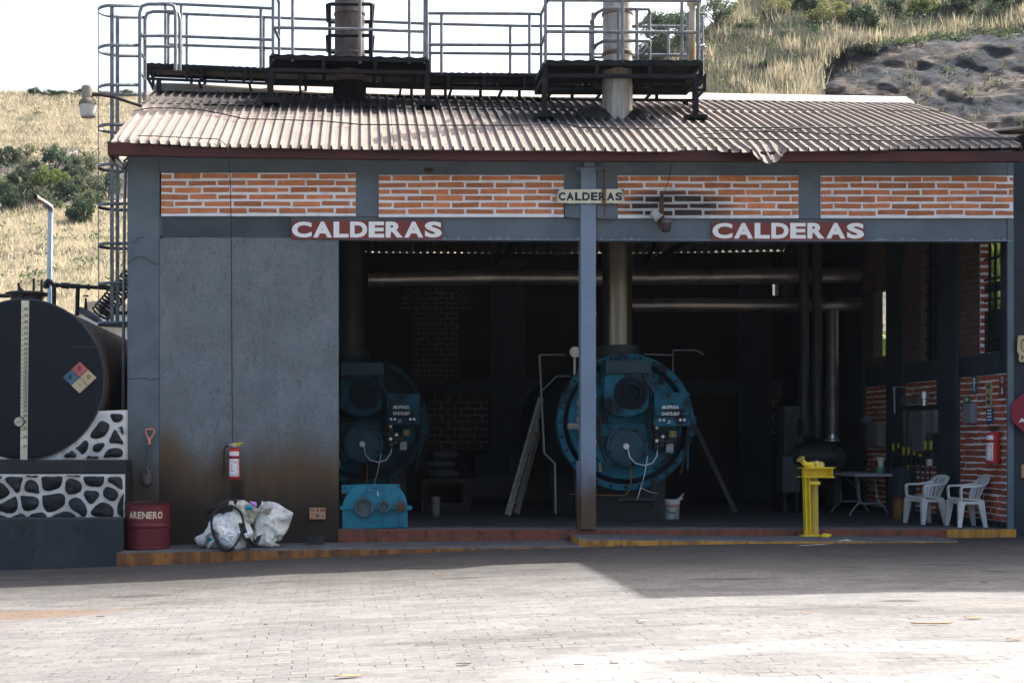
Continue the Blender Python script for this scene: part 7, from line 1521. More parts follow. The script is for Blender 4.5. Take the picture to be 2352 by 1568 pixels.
# ------------------------------------------------------------------ boilers
m_blue_shaded = M('shaded_boiler_paint', (.004,.06,.09), (.003,.034,.052), 3, .55, bump=.1, bs=40, c3=(.004,.005,.006), s3=2.2, t3=(.42,.58), kind='pos', spec=.12)  # darker boiler blue with more grime; the wall's shade put into the colour
def boiler(label, X0, yf, Z0, full, txt):
    mblu = m_blue if full else m_blue_shaded
    k = .00608; Rb = .96
    t = thing('boiler', label, 'boiler', (X0, yf+1.5, 0), 'blue steam boilers')
    L = lambda a, b, dy=0: Vector((X0+a*k, yf+dy, Z0-b*k))
    def bx(mb, a0, b0, a1, b1, d0, d1, mi=0): mb.box(X0+a0*k, X0+a1*k, yf+d0, yf+d1, Z0-b1*k, Z0-b0*k, mi)
    mb = MB(); mb.lathe([(Rb*.97, .1), (Rb*.97, 4.2), (0, 4.25)], (X0, yf, Z0), (0,1,0), 64); mb.build('shell', m_bluedark, t)
    mb = MB(); mb.lathe([(Rb*.905, .10), (Rb*.91, -.04), (Rb*.99, -.05), (Rb*1.0, -.04), (Rb*1.0, .12), (Rb*.96, .13)], (X0, yf, Z0), (0,1,0), 72); mb.build('front_ring', mblu, t)
    mb = MB(); mb.lathe([(Rb*.95, .085), (0, .085)], (X0, yf, Z0), (0,1,0), 48); mb.build('recess_disc', m_bluedark, t)  # dark disc; the black of the recess is put into its colour
    mb = MB(); mb.lathe([(Rb*.83, .06), (Rb*.835, -.02), (Rb*.82, -.03), (Rb*.79, -.03), (Rb*.785, -.02), (0, -.045)], (X0, yf, Z0), (0,1,0), 64); mb.build('front_door', mblu, t)
    mb = MB()
    for q in range(28):
        a = 2*math.pi*q/28; mb.lathe([(0,-.05),(.018,-.048),(.022,-.035),(.022,-.01)], (X0+math.cos(a)*Rb*.95, yf-.015, Z0+math.sin(a)*Rb*.95), (0,1,0), 6, sm=False)
    mb.build('bolt_circle', m_bluedark, t)
    mb = MB(); mb.tube([L(47, -100, -.2), L(51, -60, -.25), L(50, 20, -.2), L(58, 40, -.2)], .016, 6); mb.tube([L(134, -40, -.2), L(141, -20, -.15), L(138, 60, -.1), L(128, 120, .0)], .02, 6); mb.tube([L(-46, 96, -.14), L(-58, 60, -.12), L(-60, -20, -.1), L(-57, -60, -.1)], .014, 6); mb.tube([L(30, -128, -.3), L(36, -90, -.32), L(52, -72, -.3)], .02, 6)
    mb.build('wiring_conduits', m_black, t)
    mb = MB(); pts = [(-57,-128),(46,-128),(46,-40)]+[(46-(52-52*math.cos(a)), -40+30*math.sin(a)) for a in np.linspace(.2, 2.94, 10)]+[(-57,-40)]
    mb.extr([tuple(L(a, b, -.28)) for a, b in pts], (0, .27, 0)); mb.build('fan_housing', mblu, t, bevel=.02)
    mb = MB(); bx(mb, -55, -140, 49, -109, -.34, -.0); mb.build('air_box', M('boiler_teal_grey', (.006,.04,.052), (.005,.025,.033), 4, .5), t, bevel=.01)
    mb = MB(); c_ = L(4, -66, -.28); mb.lathe([(38*k, 0), (38*k, -.03), (30*k, -.04), (30*k, -.015), (23*k, -.015), (23*k, -.06), (18*k, -.065), (17*k, -.02), (0, -.02)], c_, (0,1,0), 40)
    for q in range(10): a = 2*math.pi*q/10; mb.bar(c_+Vector((0,-.03,0)), c_+Vector((math.cos(a)*17*k, -.03, math.sin(a)*17*k)), .008, .008, up=(0,1,0))
    mb.build('fan_inlet', m_bluedark, t)
    cb_ = MB(); bx(cb_, 55, -66, 134, -13, -.36, -.05); o = cb_.build('control_box', mblu, t, bevel=.008)
    mb = MB()
    for (s_, v0, v1) in ((txt[0], -37, -29), (txt[1], -22, -14)): text_into(mb, s_, X0+71*k, X0+(111 if s_ is txt[1] else 110)*k, Z0-v1*k, Z0-v0*k, yf-.365, offset=.02)
    mb.build('lettering', m_whitelet, o)
    mb = MB(); mb.extr([tuple(L(53, -12, -.36)), tuple(L(53, 9, -.40)), tuple(L(53, 9, -.1)), tuple(L(53, -12, -.1))], (82*k, 0, 0)); cp = mb.build('switch_panel', mblu, t)
    for a, b in ((66,-4),(75,-4),(112,-4),(121,-4)):
        mb = MB(); mb.lathe([(0,-.03),(.018,-.03),(.02,-.02),(.02,.02)], L(a, b, -.375), (0,1,0), 10); mb.build('switch_knob', m_silver, cp)
    mb = MB(); bx(mb, 84, -2.5, 90, -1, -.392, -.38); bx(mb, 82, 2, 90, 3, -.40, -.388); mb.build('panel_print', m_whitelet, cp)
    mb = MB(); pts = [(-70,40)]+[(-70+8*(1-math.cos(a)), 12-8*math.sin(a)) for a in np.linspace(0, 1.57, 5)]+[(38,3),(44,6),(46,12),(46,60),(30,95),(-50,100),(-70,80)]
    mb.extr([tuple(L(a, b, -.10)) for a, b in pts], (0, .09, 0)); mb.build('burner_plate', mblu, t, bevel=.012)
    mb = MB(); c_ = L(0, 56, -.10); mb.lathe([(48*k, 0), (48*k, -.05), (44*k, -.06), (40*k, -.06), (39*k, -.045), (0, -.05)], c_, (0,1,0), 44); bn = mb.build('burner_cover', M('burner_blue', (.004,.052,.078), (.003,.03,.045), 5, .5, bump=.1), t)
    mb = MB()
    for q in range(8): a = 2*math.pi*q/8+.3; mb.lathe([(0,-.09),(.018,-.09),(.02,-.05)], c_+Vector((math.cos(a)*42*k, 0, math.sin(a)*42*k)), (0,1,0), 8)
    mb.build('bolt_circle', m_bluedark, bn)
    mb = MB(); mb.lathe([(0,-.10),(.035,-.10),(.045,-.08),(.045,-.05)], L(-3, 56, -.10), (0,1,0), 16); mb.build('sight_glass', m_white, t)
    mb = MB(); rr = random.Random(3)
    for a, b in ((65,18),(66,30),(70,36),(80,40),(92,44),(66,46),(67,58),(78,52),(60,14)):
        mb.lathe([(0,-.07),(.035,-.07),(.045,-.04),(.045,.06)], L(a, b, -.12), (0,1,0), 10)
    mb.tube([L(56, 10, -.12), L(60, 28, -.15), L(70, 40, -.15), L(90, 48, -.15), L(100, 52, -.12)], .02, 7); mb.tube([L(66, 30, -.13), L(66, 70, -.13), L(76, 66, -.13)], .022, 7)
    mb.build('fuel_valves', m_black, t)
    for a, b in ((66,18),(66,48),(80,38),(69,3)):
        mb = MB(); mb.lathe([(0,-.085),(.022,-.085),(.022,-.06)], L(a, b-5, -.12), (0,1,0), 12); mb.build('gauge', m_silver, t)
    mb = MB(); bx(mb, 97, 20, 113, 35, -.14, -.06); mb.build('relay_box', M('yellowed_relay', (.32,.27,.10), (.1,.09,.05), 30, .6), t)
    mb = MB(); bx(mb, 89, 49.5, 105, 70, -.16, -.06); mb.build('relay_box', M('grey_relay', (.30,.31,.32), (.15,.15,.16), 20, .6), t)
    mb = MB(); bx(mb, 146, -14, 162, 31, -.06, .1); bx(mb, 141, 31, 144, 110, -.08, -.04); mb.build('hinge_bar', mblu, t)
    m_plate = M('grimy_plate', (.26,.235,.19), (.12,.11,.10), 9, .7)
    for a, b, c_, d in ((-112,-53,-90,-39),(-112,-26,-95,-22),(-113,-12,-92,0),(-134,3,-94,16),(-62,92,-56,113)):
        mb = MB(); bx(mb, a, b, c_, d, -.07, -.02); mb.build('data_plate', m_plate, t)
    mb = MB(); mb.tube([L(1, 60, -.16), L(4, 80, -.2), L(16, 94, -.24), L(36, 99, -.26), L(54, 94, -.24), L(66, 78, -.2), L(69, 62, -.15)], .011, 7); mb.tube([L(43, 78, -.26), L(34, 122, -.3), L(18, 176, -.3)], .0065, 6); mb.tube([L(26, 150, -.3), L(50, 160, -.3), L(66, 162, -.25)], .005, 5)
    mb.build('braided_hose', m_silver, t)
    mb = MB(); mb.tube([L(9, 94, -.14), L(9, 150, -.14), L(-3, 168, -.14), L(-40, 168, -.14), L(-130, 165, -.1)], .012, 6); mb.build('copper_pipe', M('dull_copper', (.22,.09,.035), (.12,.06,.03), 9, .4, .7), t)
    mb = MB(); mb.tube([L(-20, 178, -.2), L(60, 178, -.2)], .035, 10); mb.tube([L(64, 130, -.1), L(64, 185, -.1), L(60, 200, -.1)], .03, 8); mb.build('drain_pipe', m_black, t)
    for dy in (.35, 2.6):
        mb = MB(); mb.extr([tuple(L(-110, 100, dy)), tuple(L(-60, 140, dy)), tuple(L(60, 140, dy)), tuple(L(110, 100, dy)), (X0+.62, yf+dy, 0), (X0-.62, yf+dy, 0)], (0, .14, 0)); mb.build('saddle', m_black, t)
    mb = MB(); mb.lathe([(.30, -.05), (.30, .16), (.26, .17)], (cx2 if full else cx, 2.12 if full else 3.45, Z0+Rb*.96), n=28); mb.build('flue_collar', m_black, t)
    if full:
        mb = MB(); mb.lathe([(0, -.012), (.07, -.012), (.078, -.02), (.078, .03)], L(-109, -163, .2), (0,1,0), 24); mb.tube([L(-109, -150, .25), L(-109, -110, .25)], .02, 8); mb.build('steam_gauge', M('gauge_face', (.45,.43,.36), (.38,.36,.3), 8, .4), t)
        mb = MB(); mb.tube([L(-190, -157, .3), L(-187, -100, .3), L(-186, 72, .0), L(-164, 94, -.1), L(-162, 210, -.1)], .016, 7); mb.tube([L(-190, -158, .3), L(-130, -158, .3)], .012, 6); mb.tube([L(-186, -72, .3), L(-150, -108, .3), L(-118, -108, .3)], .011, 6); mb.build('side_pipe', m_panelgrey, t)
        mb = MB(); mb.tube([L(58, -160, .4), L(126, -158, .4), L(126, -108, .4)], .013, 6); mb.tube([L(127, -160, .4), L(127, -170, .4), L(180, -170, .4), L(205, -162, .6)], .012, 6); mb.build('steam_pipe', m_panelgrey, t)
    return t
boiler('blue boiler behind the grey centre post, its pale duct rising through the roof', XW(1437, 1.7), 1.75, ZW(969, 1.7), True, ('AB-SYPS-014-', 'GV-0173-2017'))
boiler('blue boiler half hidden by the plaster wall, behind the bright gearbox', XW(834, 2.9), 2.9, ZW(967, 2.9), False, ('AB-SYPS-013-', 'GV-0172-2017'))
for k, (px, yy) in enumerate(((1327, 2.6),)):
    pass

# ------------------------------------------------------------------ ducts, compressor and cabinets in the dark back
yd = 5.0; s = (CAMD+yd)/FPX
mb = MB(); mb.tube([P(846, 642, yd), P(1120, 637, yd), P(1330, 638, yd), P(1480, 637, yd), P(1490, 640, yd), P(1502, 637, yd), P(1760, 634, yd), P(1960, 632, yd), P(1978, 633, yd+.1), P(1990, 636, yd+.3), P(1996, 640, yd+.7)], [17*s,18*s,18*s,18*s,15.5*s,18*s,19*s,19*s,19.5*s,19*s,18*s], 24)
mb.lathe([(18.6*s, -.03), (19.4*s, 0), (18.6*s, .03)], P(1120, 637, yd), (1,0,0), 24); mb.lathe([(18.6*s, -.03), (19.4*s, 0), (18.6*s, .03)], P(1230, 638, yd), (1,0,0), 24)
tag(mb.build('duct', m_duct), 'long upper duct crossing the dark hall below the roof', 'duct', 'ducts in the dark hall')
mb = MB(); mb.tube([P(1400, 702, yd), P(1484, 700, yd), P(1494, 703, yd), P(1506, 700, yd), P(1760, 701, yd), P(1965, 700, yd), P(1980, 701, yd+.1), P(1990, 703, yd+.3), P(1994, 706, yd+.7)], [16*s,16*s,14*s,16.5*s,17*s,17*s,17.5*s,17*s,16*s], 24)
tag(mb.build('duct', m_duct), 'shorter lower duct right of the boiler flue in the dark hall', 'duct', 'ducts in the dark hall')
for a, b, t0, t1, lbl in ((1836,1858,560,1000,'thin vertical duct, left of the three by the brick side wall'),(1866,1888,560,1005,'middle vertical duct of the three by the brick side wall'),(1899,1926,712,1010,'vertical duct right above the round compressor end')):
    yy = 4.6; s = (CAMD+yy)/FPX; m_ = (a+b)/2; mb = MB(); mb.tube([P(m_, t1, yy), P(m_, t0, yy)], (b-a)/2*s, 20); mb.lathe([((b-a)/2*s*1.01, -.01), ((b-a)/2*s*1.06, 0), ((b-a)/2*s*1.01, .02)], P(m_, 830, yy), n=20)
    tag(mb.build('duct', M('dim_duct', (.15,.14,.13), (.09,.085,.08), 3, .45, .6) if a > 1890 else M('dark_duct', (.05,.055,.06), (.03,.034,.04), 3, .5, .4)), lbl, 'duct', 'ducts in the dark hall')
yc = 3.9; s = (CAMD+yc)/FPX
t = thing('compressor', 'dark compressor with a shiny round glass end in front of the vertical ducts', 'compressor', P(1900, 1140, yc))
mb = MB(); c_ = P(1918, 1048, yc); ax = Vector((-.92, .39, 0)); mb.lathe([(27*s, 0), (30*s, .05), (31*s, .5), (28*s, .6), (0, .62)], c_, ax, 28); mb.tube([P(1850, 1000, yc+.2), P(1850, 960, yc+.2)], .12, 14); mb.pbox(1846, 1080, 1936, 1100, yc, yc+.5); mb.pbox(1852, 1100, 1866, 1160, yc, yc+.4); mb.pbox(1918, 1100, 1930, 1160, yc, yc+.4); mb.build('vessel', m_black, t)
mb = MB(); mb.lathe([(27*s, .0), (24*s, -.05), (14*s, -.10), (0, -.12)], c_+Vector((.02,-.03,0)), Vector((-.55,.83,0)), 28); mb.build('glass_end', M('dark_glossy_dome', (.03,.04,.045), None, 4, .08, 0), t)
mb = MB(); mb.lathe([(.07, 0), (.12, .01), (.12, .03), (.07, .05), (.06, .12)], P(1912, 1014, 4.55), n=16); mb.build('outlet_flange', m_silver, t)
for a, b, c_, d, yy, lbl in ((1801,1846,932,1135,4.6,'tall dark grey cabinet left of the vertical ducts'),(1797,1838,1048,1130,4.0,'lower dark grey cabinet beside the compressor')):
    t = thing('cabinet', lbl, 'cabinet', P((a+b)/2, d, yy)); mb = MB(); mb.pbox(a, c_, b, d, yy, yy+.35); bd = mb.build('cabinet_body', M('dark_cabinet', (.045,.055,.062), (.035,.043,.05), 3, .5), t, bevel=.01)
    mb = MB(); mb.pbox(a+2, c_+3, b-2, d-3, yy-.012, yy); mb.build('door', bpy.data.materials['dark_cabinet'], t); mb = MB(); mb.pbox(b-7, (c_+d)/2-4, b-5, (c_+d)/2+4, yy-.03, yy-.012); mb.build('handle', m_black, t)
    mb = MB(); zb_ = ZW(d, yy)
    for xx in (a+4, b-8): mb = MB(); mb.box(XW(xx, yy), XW(xx+4, yy), yy+.02, yy+.3, 0, zb_); mb.build('foot', m_black, t)
# wooden double ladder, grey plank, bucket, sacks in the dark
yl = 3.4; t = thing('wooden_ladder', 'pale worn folding wooden ladder leaning beside the white pipe left of the centre boiler', 'ladder', P(1180, 1182, yl))
A0, A1, B0, B1 = P(1166, 1182, 3.0), P(1243, 914, yl+.1), P(1186, 1178, 3.25), P(1254, 922, yl+.45)
for p_, q_ in ((A0, A1), (B0, B1)):
    mb = MB(); mb.bar(p_, q_, .05, .085); mb.build('stile', m_wood, t)
for f in (.10, .25, .40, .55, .70, .85): mb = MB(); mb.bar(A0.lerp(A1, f), B0.lerp(B1, f), .07, .028); mb.build('tread', m_wood, t)
mb = MB(); mb.bar(P(1690, 1176, 2.9), P(1600, 985, 3.2), .11, .04); tag(mb.build('leaning_plank', M('slate_plank', (.05,.055,.065), (.035,.04,.048), 3, .7)), 'dark slate plank leaning against the right side of the centre boiler', 'plank')
yb_ = 2.45; s = (CAMD+yb_)/FPX; c0 = Vector((XW(1541, yb_), yb_, 0)); h_ = ZW(1146, yb_); r0 = 17.5*s
t = thing('paint_bucket', 'dirty white bucket with an orange band in front of the centre boiler', 'bucket', c0)
mb = MB(); mb.lathe([(0, 0), (r0, 0), (r0*1.16, h_), (r0*1.1, h_), (r0*.98, .03)], c0, n=28); mb.build('tub', M('dripped_white_bucket', (.45,.46,.46), (.33,.34,.34), 6, .5, c3=(.08,.08,.08), s3=5, t3=(.55,.65), stretch=(1,1,.5)), t)
mb = MB(); 
for h in (.80, .9): mb.lathe([(r0*(1+.16*h)*1.0, h_*h), (r0*(1+.16*h)*1.05, h_*h+.004), (r0*(1+.16*h)*1.05, h_*h+.014), (r0*(1+.16*h), h_*h+.018)], c0, n=28)
mb.build('ribs', m_white, t)
mb = MB(); mb.lathe([(r0*1.105, h_*.62), (r0*1.12, h_*.70)], c0+Vector((0,0,.0)), n=28); mb.build('orange_band', M('orange_band', (.45,.13,.05)), t)
mb = MB(); mb.tube([c0+Vector((r0*1.15*math.cos(a), -r0*1.15*math.sin(a)-.01, h_*.82-.14*math.sin(a))) for a in np.linspace(0, math.pi, 12)], .005, 5); mb.build('bail', m_black, t)
mb = MB(); mb.tube([P(1553, 1152, yb_), P(1566, 1138, yb_), P(1570, 1133, yb_)], .014, 6); mb.tube([P(1556, 1146, yb_), P(1568, 1144, yb_)], .02, 8); tag(mb.build('brush', m_silver), 'metal tool sticking out of the white bucket', 'tool')
yb_ = 2.4; s = (CAMD+yb_)/FPX; c0 = Vector((XW(2066, yb_), yb_, 0)); h_ = ZW(1142, yb_)
t = thing('oil_bucket', 'stained orange-brown bucket beside the left plastic chair', 'bucket', c0)
mb = MB(); mb.lathe([(0, 0), (13.5*s, 0), (15*s, h_*.9), (15.6*s, h_*.92), (15.6*s, h_), (14*s, h_), (13*s, .05)], c0, n=24); mb.build('tub', M('oily_orange_bucket', (.22,.09,.02), (.06,.035,.02), 6, .5, c3=(.16,.03,.02), s3=3), t)
mb = MB(); mb.lathe([(15.7*s, h_*.93), (15.9*s, h_*.95), (15.9*s, h_*1.0), (15*s, h_*1.01)], c0, n=24); mb.build('rim', M('red_bucket_rim', (.14,.02,.02)), t)
yb_ = 3.0; c0 = Vector((XW(1001, yb_), yb_, 0)); s = (CAMD+yb_)/FPX
mb = MB(); mb.lathe([(0, 0), (9*s, 0), (10*s, .18), (9*s, .19), (10*s, .22), (10*s, .30), (8*s, .30)], c0, n=20); tag(mb.build('old_can', M('grimy_can', (.16,.14,.12), (.06,.05,.045), 9, .6)), 'grimy tall can on the floor right of the half hidden boiler', 'can')
for k, (px, py_, w_, lbl) in enumerate(((1020,1088,36,'lowest dark sack in the pile right of the half hidden boiler'),(1012,1066,34,'middle dark sack in the pile right of the half hidden boiler'),(1024,1045,30,'top dark sack in the pile right of the half hidden boiler'))):
    mb = MB(); yy = 4.6; c_ = P(px, py_, yy); s = (CAMD+yy)/FPX; rows = []
    for i in range(14):
        a = math.pi*i/13; rows.append([(c_.x-math.cos(a)*w_*s*(1+.05*noise.noise((j, k, 0))), c_.y+max(0, math.sin(a))**.6*math.cos(b)*.22, c_.z+max(0, math.sin(a))**.6*math.sin(b)*(.085+.02*noise.noise((i*.5, j*.5, k)))) for j, b in enumerate(np.linspace(0, 2*math.pi, 17))])
    mb.grid(rows); tag(mb.build('dark_sack', M('dark_sackcloth', (.06,.062,.07), (.035,.036,.042), 5, .9) if k == 0 else bpy.data.materials['dark_sackcloth']), lbl, 'sack', 'dark sacks in the hall')
mb = MB(); yy = 4.6; a, b = P(965, 1095, yy), P(1075, 1095, yy); mb.box(a.x, b.x, yy-.3, yy+.4, .0, .14); mb.box(a.x, b.x, yy-.3, yy+.4, .46, P(0, 1098, yy).z); mb.box(a.x, a.x+.1, yy-.28, yy+.38, .14, .46); mb.box(b.x-.1, b.x, yy-.28, yy+.38, .14, .46); tag(mb.build('pallet', M('dark_pallet_wood', (.035,.028,.022), (.02,.017,.015), 6, .9)), 'dark wooden rack carrying the dark sacks', 'rack')
t = thing('machine', 'dim blue machine far back between the two boilers', 'machine', P(1120, 1150, 6.5)); yy = 6.5
mb = MB(); mb.pbox(1060, 1098, 1215, 1140, yy, yy+.7); mb.pbox(1070, 1140, 1085, 1158, yy, yy+.6); mb.pbox(1190, 1140, 1205, 1158, yy, yy+.6); mb.build('base', m_black, t)
mb = MB(); s = (CAMD+yy)/FPX; mb.lathe([(0, 0), (24*s, .02), (26*s, .2), (26*s, .6), (0, .62)], P(1142, 1040, yy), (0,1,0), 24); mb.pbox(1090, 1045, 1170, 1098, yy+.1, yy+.6); mb.build('motor', m_bluedark, t)
# folding table by the right wall and the things on it
t = thing('folding_table', 'grey folding table with splayed tube legs standing by the right wall behind the chairs', 'table', (8.0, 3.8, 0))
X0, X1, Y0, Y1 = XW(1963, 3.05), XW(2062, 3.05), 3.05, 4.65; zt = ZW(1087.5, 3.05)
mb = MB(); mb.box(X0, X1, Y0, Y1, zt-.045, zt); mb.build('table_top', m_tablegrey, t, bevel=.012)
for yy in (3.3, 4.1):
    mb = MB(); cxl = (X0+X1)/2-.02
    for sx in (-1, 1):
        mb.tube([(cxl+sx*.13, yy+.12, zt-.04), (cxl+sx*.13, yy+.04, zt*.62), (cxl+sx*.13, yy, zt*.40), (cxl+sx*.15, yy-.03, zt*.33), (cxl+sx*.26, yy-.03, zt*.12), (cxl+sx*.285, yy-.03, zt*.06), (cxl+sx*.29, yy-.03, .0)], .0125, 8)
    mb.tube([(cxl-.17, yy-.03, zt*.29), (cxl+.17, yy-.03, zt*.29)], .014, 8); mb.tube([(cxl-.13, yy+.03, zt*.6), (cxl, yy+.35, zt-.04)], .008, 6); mb.tube([(cxl+.13, yy+.03, zt*.6), (cxl, yy+.35, zt-.04)], .008, 6)
    mb.build('leg_frame', m_tubegreen, t)
yy = 3.4; s = (CAMD+yy)/FPX
c_ = P(2022, 1087.5, yy); c_.z = zt
mb = MB(); mb.lathe([(0, 0), (8*s, 0), (11*s, 14*s), (9.5*s, 14*s)], c_, n=18); tag(mb.build('green_pot', M('pale_green_plastic', (.10,.28,.18), (.08,.22,.15), 5, .4)), 'pale green plastic pot on the folding table', 'pot')
c2_ = c_+Vector((.045, .10, 0)); mb = MB(); mb.lathe([(0, 0), (6*s, 0), (6*s, 20*s), (8.5*s, 34*s), (11*s, 37*s), (8*s, 35*s)], c2_, n=18); tag(mb.build('white_jug', m_plastic), 'white funnel-topped jug behind the green pot on the folding table', 'jug')
for dx, hh, lbl in ((.14, .19, 'short dark bottle right of the white jug on the folding table'), (.20, .22, 'tall dark bottle next to the wall post on the folding table')):
    mb = MB(); c3_ = c_+Vector((dx, .1, 0)); mb.lathe([(0, 0), (.04, 0), (.04, hh*.7), (.015, hh*.85), (.015, hh)], c3_, n=14); tag(mb.build('dark_bottle', m_black), lbl, 'bottle', 'bottles on the folding table')
c3_ = c_+Vector((-.05, .12, 0)); mb = MB(); mb.lathe([(0, 0), (.05, 0), (.05, .15), (.03, .17), (0, .17)], c3_, n=14); tag(mb.build('red_tin', M('dull_red_tin', (.12,.02,.02))), 'dull red tin behind the green pot on the folding table', 'tin')
# things fixed on the right wall
def wbox(mb, a, t0, b, t1, th, mi=0, off=0.0, yn=None):
    "box on the right wall: a..b px (far..near), t0..t1 px height, th thickness towards the room"
    ya, yb2 = wy(b), wy(a); m_ = (a+b)/2
    mb.box(WX-.014-off-th, WX-.014-off, ya, yb2, wz(m_, t1), wz(m_, t0), mi)
def wsign(name, a, t0, b, t1, col, label, marks, grp='safety signs on the brick side wall', th=.01):
    t = thing(name, label, 'sign', (WX-.02, (wy(a)+wy(b))/2, wz((a+b)/2, t1)), grp)
    mb = MB(); wbox(mb, a, t0, b, t1, th); mb.build('sign_board', M(name+'_board_%d' % a, col, tuple(c*.85 for c in col), 6, .6), t)
    mb = MB()
    for (u0, v0, u1, v1) in marks:
        wbox(mb, a+(b-a)*u0, t0+(t1-t0)*v0, a+(b-a)*u1, t0+(t1-t0)*v1, .003, 0, th)
    mb.build('pictogram', m_whitelet if sum(col) < .6 else m_blacklet, t)
wsign('exit_sign', 2237, 864, 2246.5, 903, (.02,.14,.15), 'small dark teal sign at the top left of the brick side wall', [(.3,.1,.7,.25),(.2,.3,.8,.4),(.4,.4,.6,.75),(.2,.8,.8,.84)])
wsign('ear_protection_sign', 2268, 877, 2281.5, 931, (.42,.36,.19), 'cream upright sign with a round black pictogram on the brick side wall', [(.25,.08,.75,.11),(.2,.11,.3,.26),(.7,.11,.8,.26),(.3,.24,.7,.28),(.4,.14,.6,.22),(.3,.5,.5,.62),(.55,.55,.7,.66),(.25,.78,.75,.92)])
wsign('extinguisher_sign', 2299, 860, 2313.5, 913, (.20,.045,.04), 'dull red upright sign with an arrow at the top right of the brick side wall', [(.3,.1,.7,.14),(.3,.2,.7,.24),(.3,.3,.7,.34),(.42,.55,.58,.85),(.3,.75,.7,.8)])
wsign('first_aid_sign', 2218, 909.5, 2231.5, 926, (.02,.16,.07), 'small square green sign above the grey switch box', [(.35,.25,.65,.7),(.2,.4,.8,.55)])
wsign('instruction_sign', 2269, 936.5, 2284.5, 973, (.02,.07,.17), 'blue sign with lines of white text right of the grey switch box', [(.2,.1,.8,.2),(.2,.3,.8,.4),(.2,.5,.8,.6),(.2,.7,.8,.78)])
t = thing('switch_box', 'grey switch box with a black label strip on the brick side wall', 'box', (WX-.05, wy(2232), wz(2232, 972)))
mb = MB(); wbox(mb, 2228.5, 927, 2247, 972, .09); mb.build('case', M('switch_case_grey', (.22,.22,.24), (.17,.17,.19), 4, .5), t, bevel=.006)
mb = MB(); wbox(mb, 2218, 927, 2228, 970, .04); mb.build('label_strip', m_black, t); mb = MB(); wbox(mb, 2220, 944, 2226, 960, .003, 0, .042); mb.build('paper_label', m_plastic, t)
# cable and conduit panel in the second bay
t = thing('cable_panel', 'dark wall panel of conduits and black cables with yellow tags behind the left chair', 'panel', (WX-.1, wy(2120), wz(2120, 1070)))
def part(name, boxes, mat, th, off=0.0):
    mb = MB()
    for b in boxes: wbox(mb, b[0], b[1], b[2], b[3], th, 0, off)
    mb.build(name, mat, t)
for tg in [(2082,942,2086,1030),(2094,945,2098,1040),(2105,945,2109,1040),(2110,950,2113,1020)]: part('conduit', [tg], m_panelgrey, .04)
part('back_board', [(2066,930,2163,1068)], m_black, .012)
for tg in [(2080,913,2090,927),(2092,913,2102,927),(2104,913,2119,927)]: part('fuse_box', [tg], m_panelgrey, .06)
part('breaker_box', [(2120,943,2145,1036)], m_panelgrey, .14, .012)
for tg in [(2147,941,2156,994),(2158,941,2165,994)]: part('breaker_box', [tg], m_panelgrey if tg[0] > 2150 else M('breaker_grey', (.17,.165,.17), (.13,.125,.13), 4, .5), .10, .012)
part('cable_tray', [(2064,1036,2163,1066)], m_black, .10, .012)
m_tag = M('tag_yellow', (.50,.47,.03), None, 4, .5)
for tg in [(2071,1018,2074,1035),(2083,1018,2086,1028),(2095,1026,2098,1044),(2107,1026,2110,1044),(2120,1037,2123,1045),(2133,1042,2139,1048),(2146,1012,2149,1032),(2159,1012,2162,1032),(2069,1083,2073,1098),(2106,1070,2108,1080)]: part('yellow_tag', [tg], m_tag, .02, .115)
part('junction_box', [(2158,1054,2162,1069)], m_plastic, .06, .115)
mb = MB()
for k in range(9):
    px = 2070+k*11; a_ = Vector((WX-.12, wy(px), wz(px, 1000))); mb.tube([a_, a_+Vector((-.01, .0, -.25)), a_+Vector((-.03, -.03, -.42)), a_+Vector((0, .05, -.8))], .012, 6)
mb.build('black_cables', m_cable, t)
mb = MB(); mb.tube([Vector((WX-.1, wy(2070), wz(2070, 948))), Vector((WX-.1, wy(2069), wz(2069, 900))), Vector((WX-.1, wy(2069), wz(2069, 888)))], [.012,.012,.025], 8); mb.tube([Vector((WX-.1, wy(2069), wz(2069, 889))), Vector((WX-.08, wy(2112), wz(2112, 889)))], .01, 6); mb.build('bent_conduit', m_silver, t)
mb = MB(); c_ = Vector((WX-.16, wy(2149), wz(2149, 931))); mb.lathe([(0, 0), (.045, 0), (.045, .09), (.07, .10), (.07, .2), (.03, .22)], c_, n=16); mb.build('siren', m_silver, t)
mb = MB(); a_ = Vector((WX-.35, wy(2096), 0)); mb.box(WX-.30, WX-.05, wy(2108), wy(2086), 0.0, wz(2096, 1072)); tag(mb.build('floor_cabinet', m_dark, bevel=.008), 'dark grey floor cabinet under the cable panel behind the left chair', 'cabinet')
t = thing('wall_cabinet', 'grey wall cabinet above the folding table', 'box', (WX-.1, wy(2024), wz(2024, 1025)))
mb = MB(); wbox(mb, 2014, 971, 2042, 1026, .16); mb.build('case', M('wall_cabinet_grey', (.15,.14,.145), (.12,.115,.12), 4, .5), t, bevel=.008); mb = MB(); wbox(mb, 2016, 973, 2040, 1024, .01, 0, .161); mb.build('door', bpy.data.materials['wall_cabinet_grey'], t)
t = thing('desk_lamp', 'small metal lamp shade above the grey wall cabinet', 'lamp', (WX-.2, wy(2020), wz(2020, 970)))
mb = MB(); mb.lathe([(.03, .10), (.10, .0), (.095, .0)], Vector((WX-.2, wy(2020), wz(2020, 968))), Vector((.5,.2,.8)), 18); mb.build('shade', m_tubegreen, t, solid=.004); mb = MB(); mb.tube([Vector((WX-.15, wy(2020)+.02, wz(2020, 960))), Vector((WX-.02, wy(2022), wz(2022, 940)))], .012, 6); mb.build('arm', m_black, t)
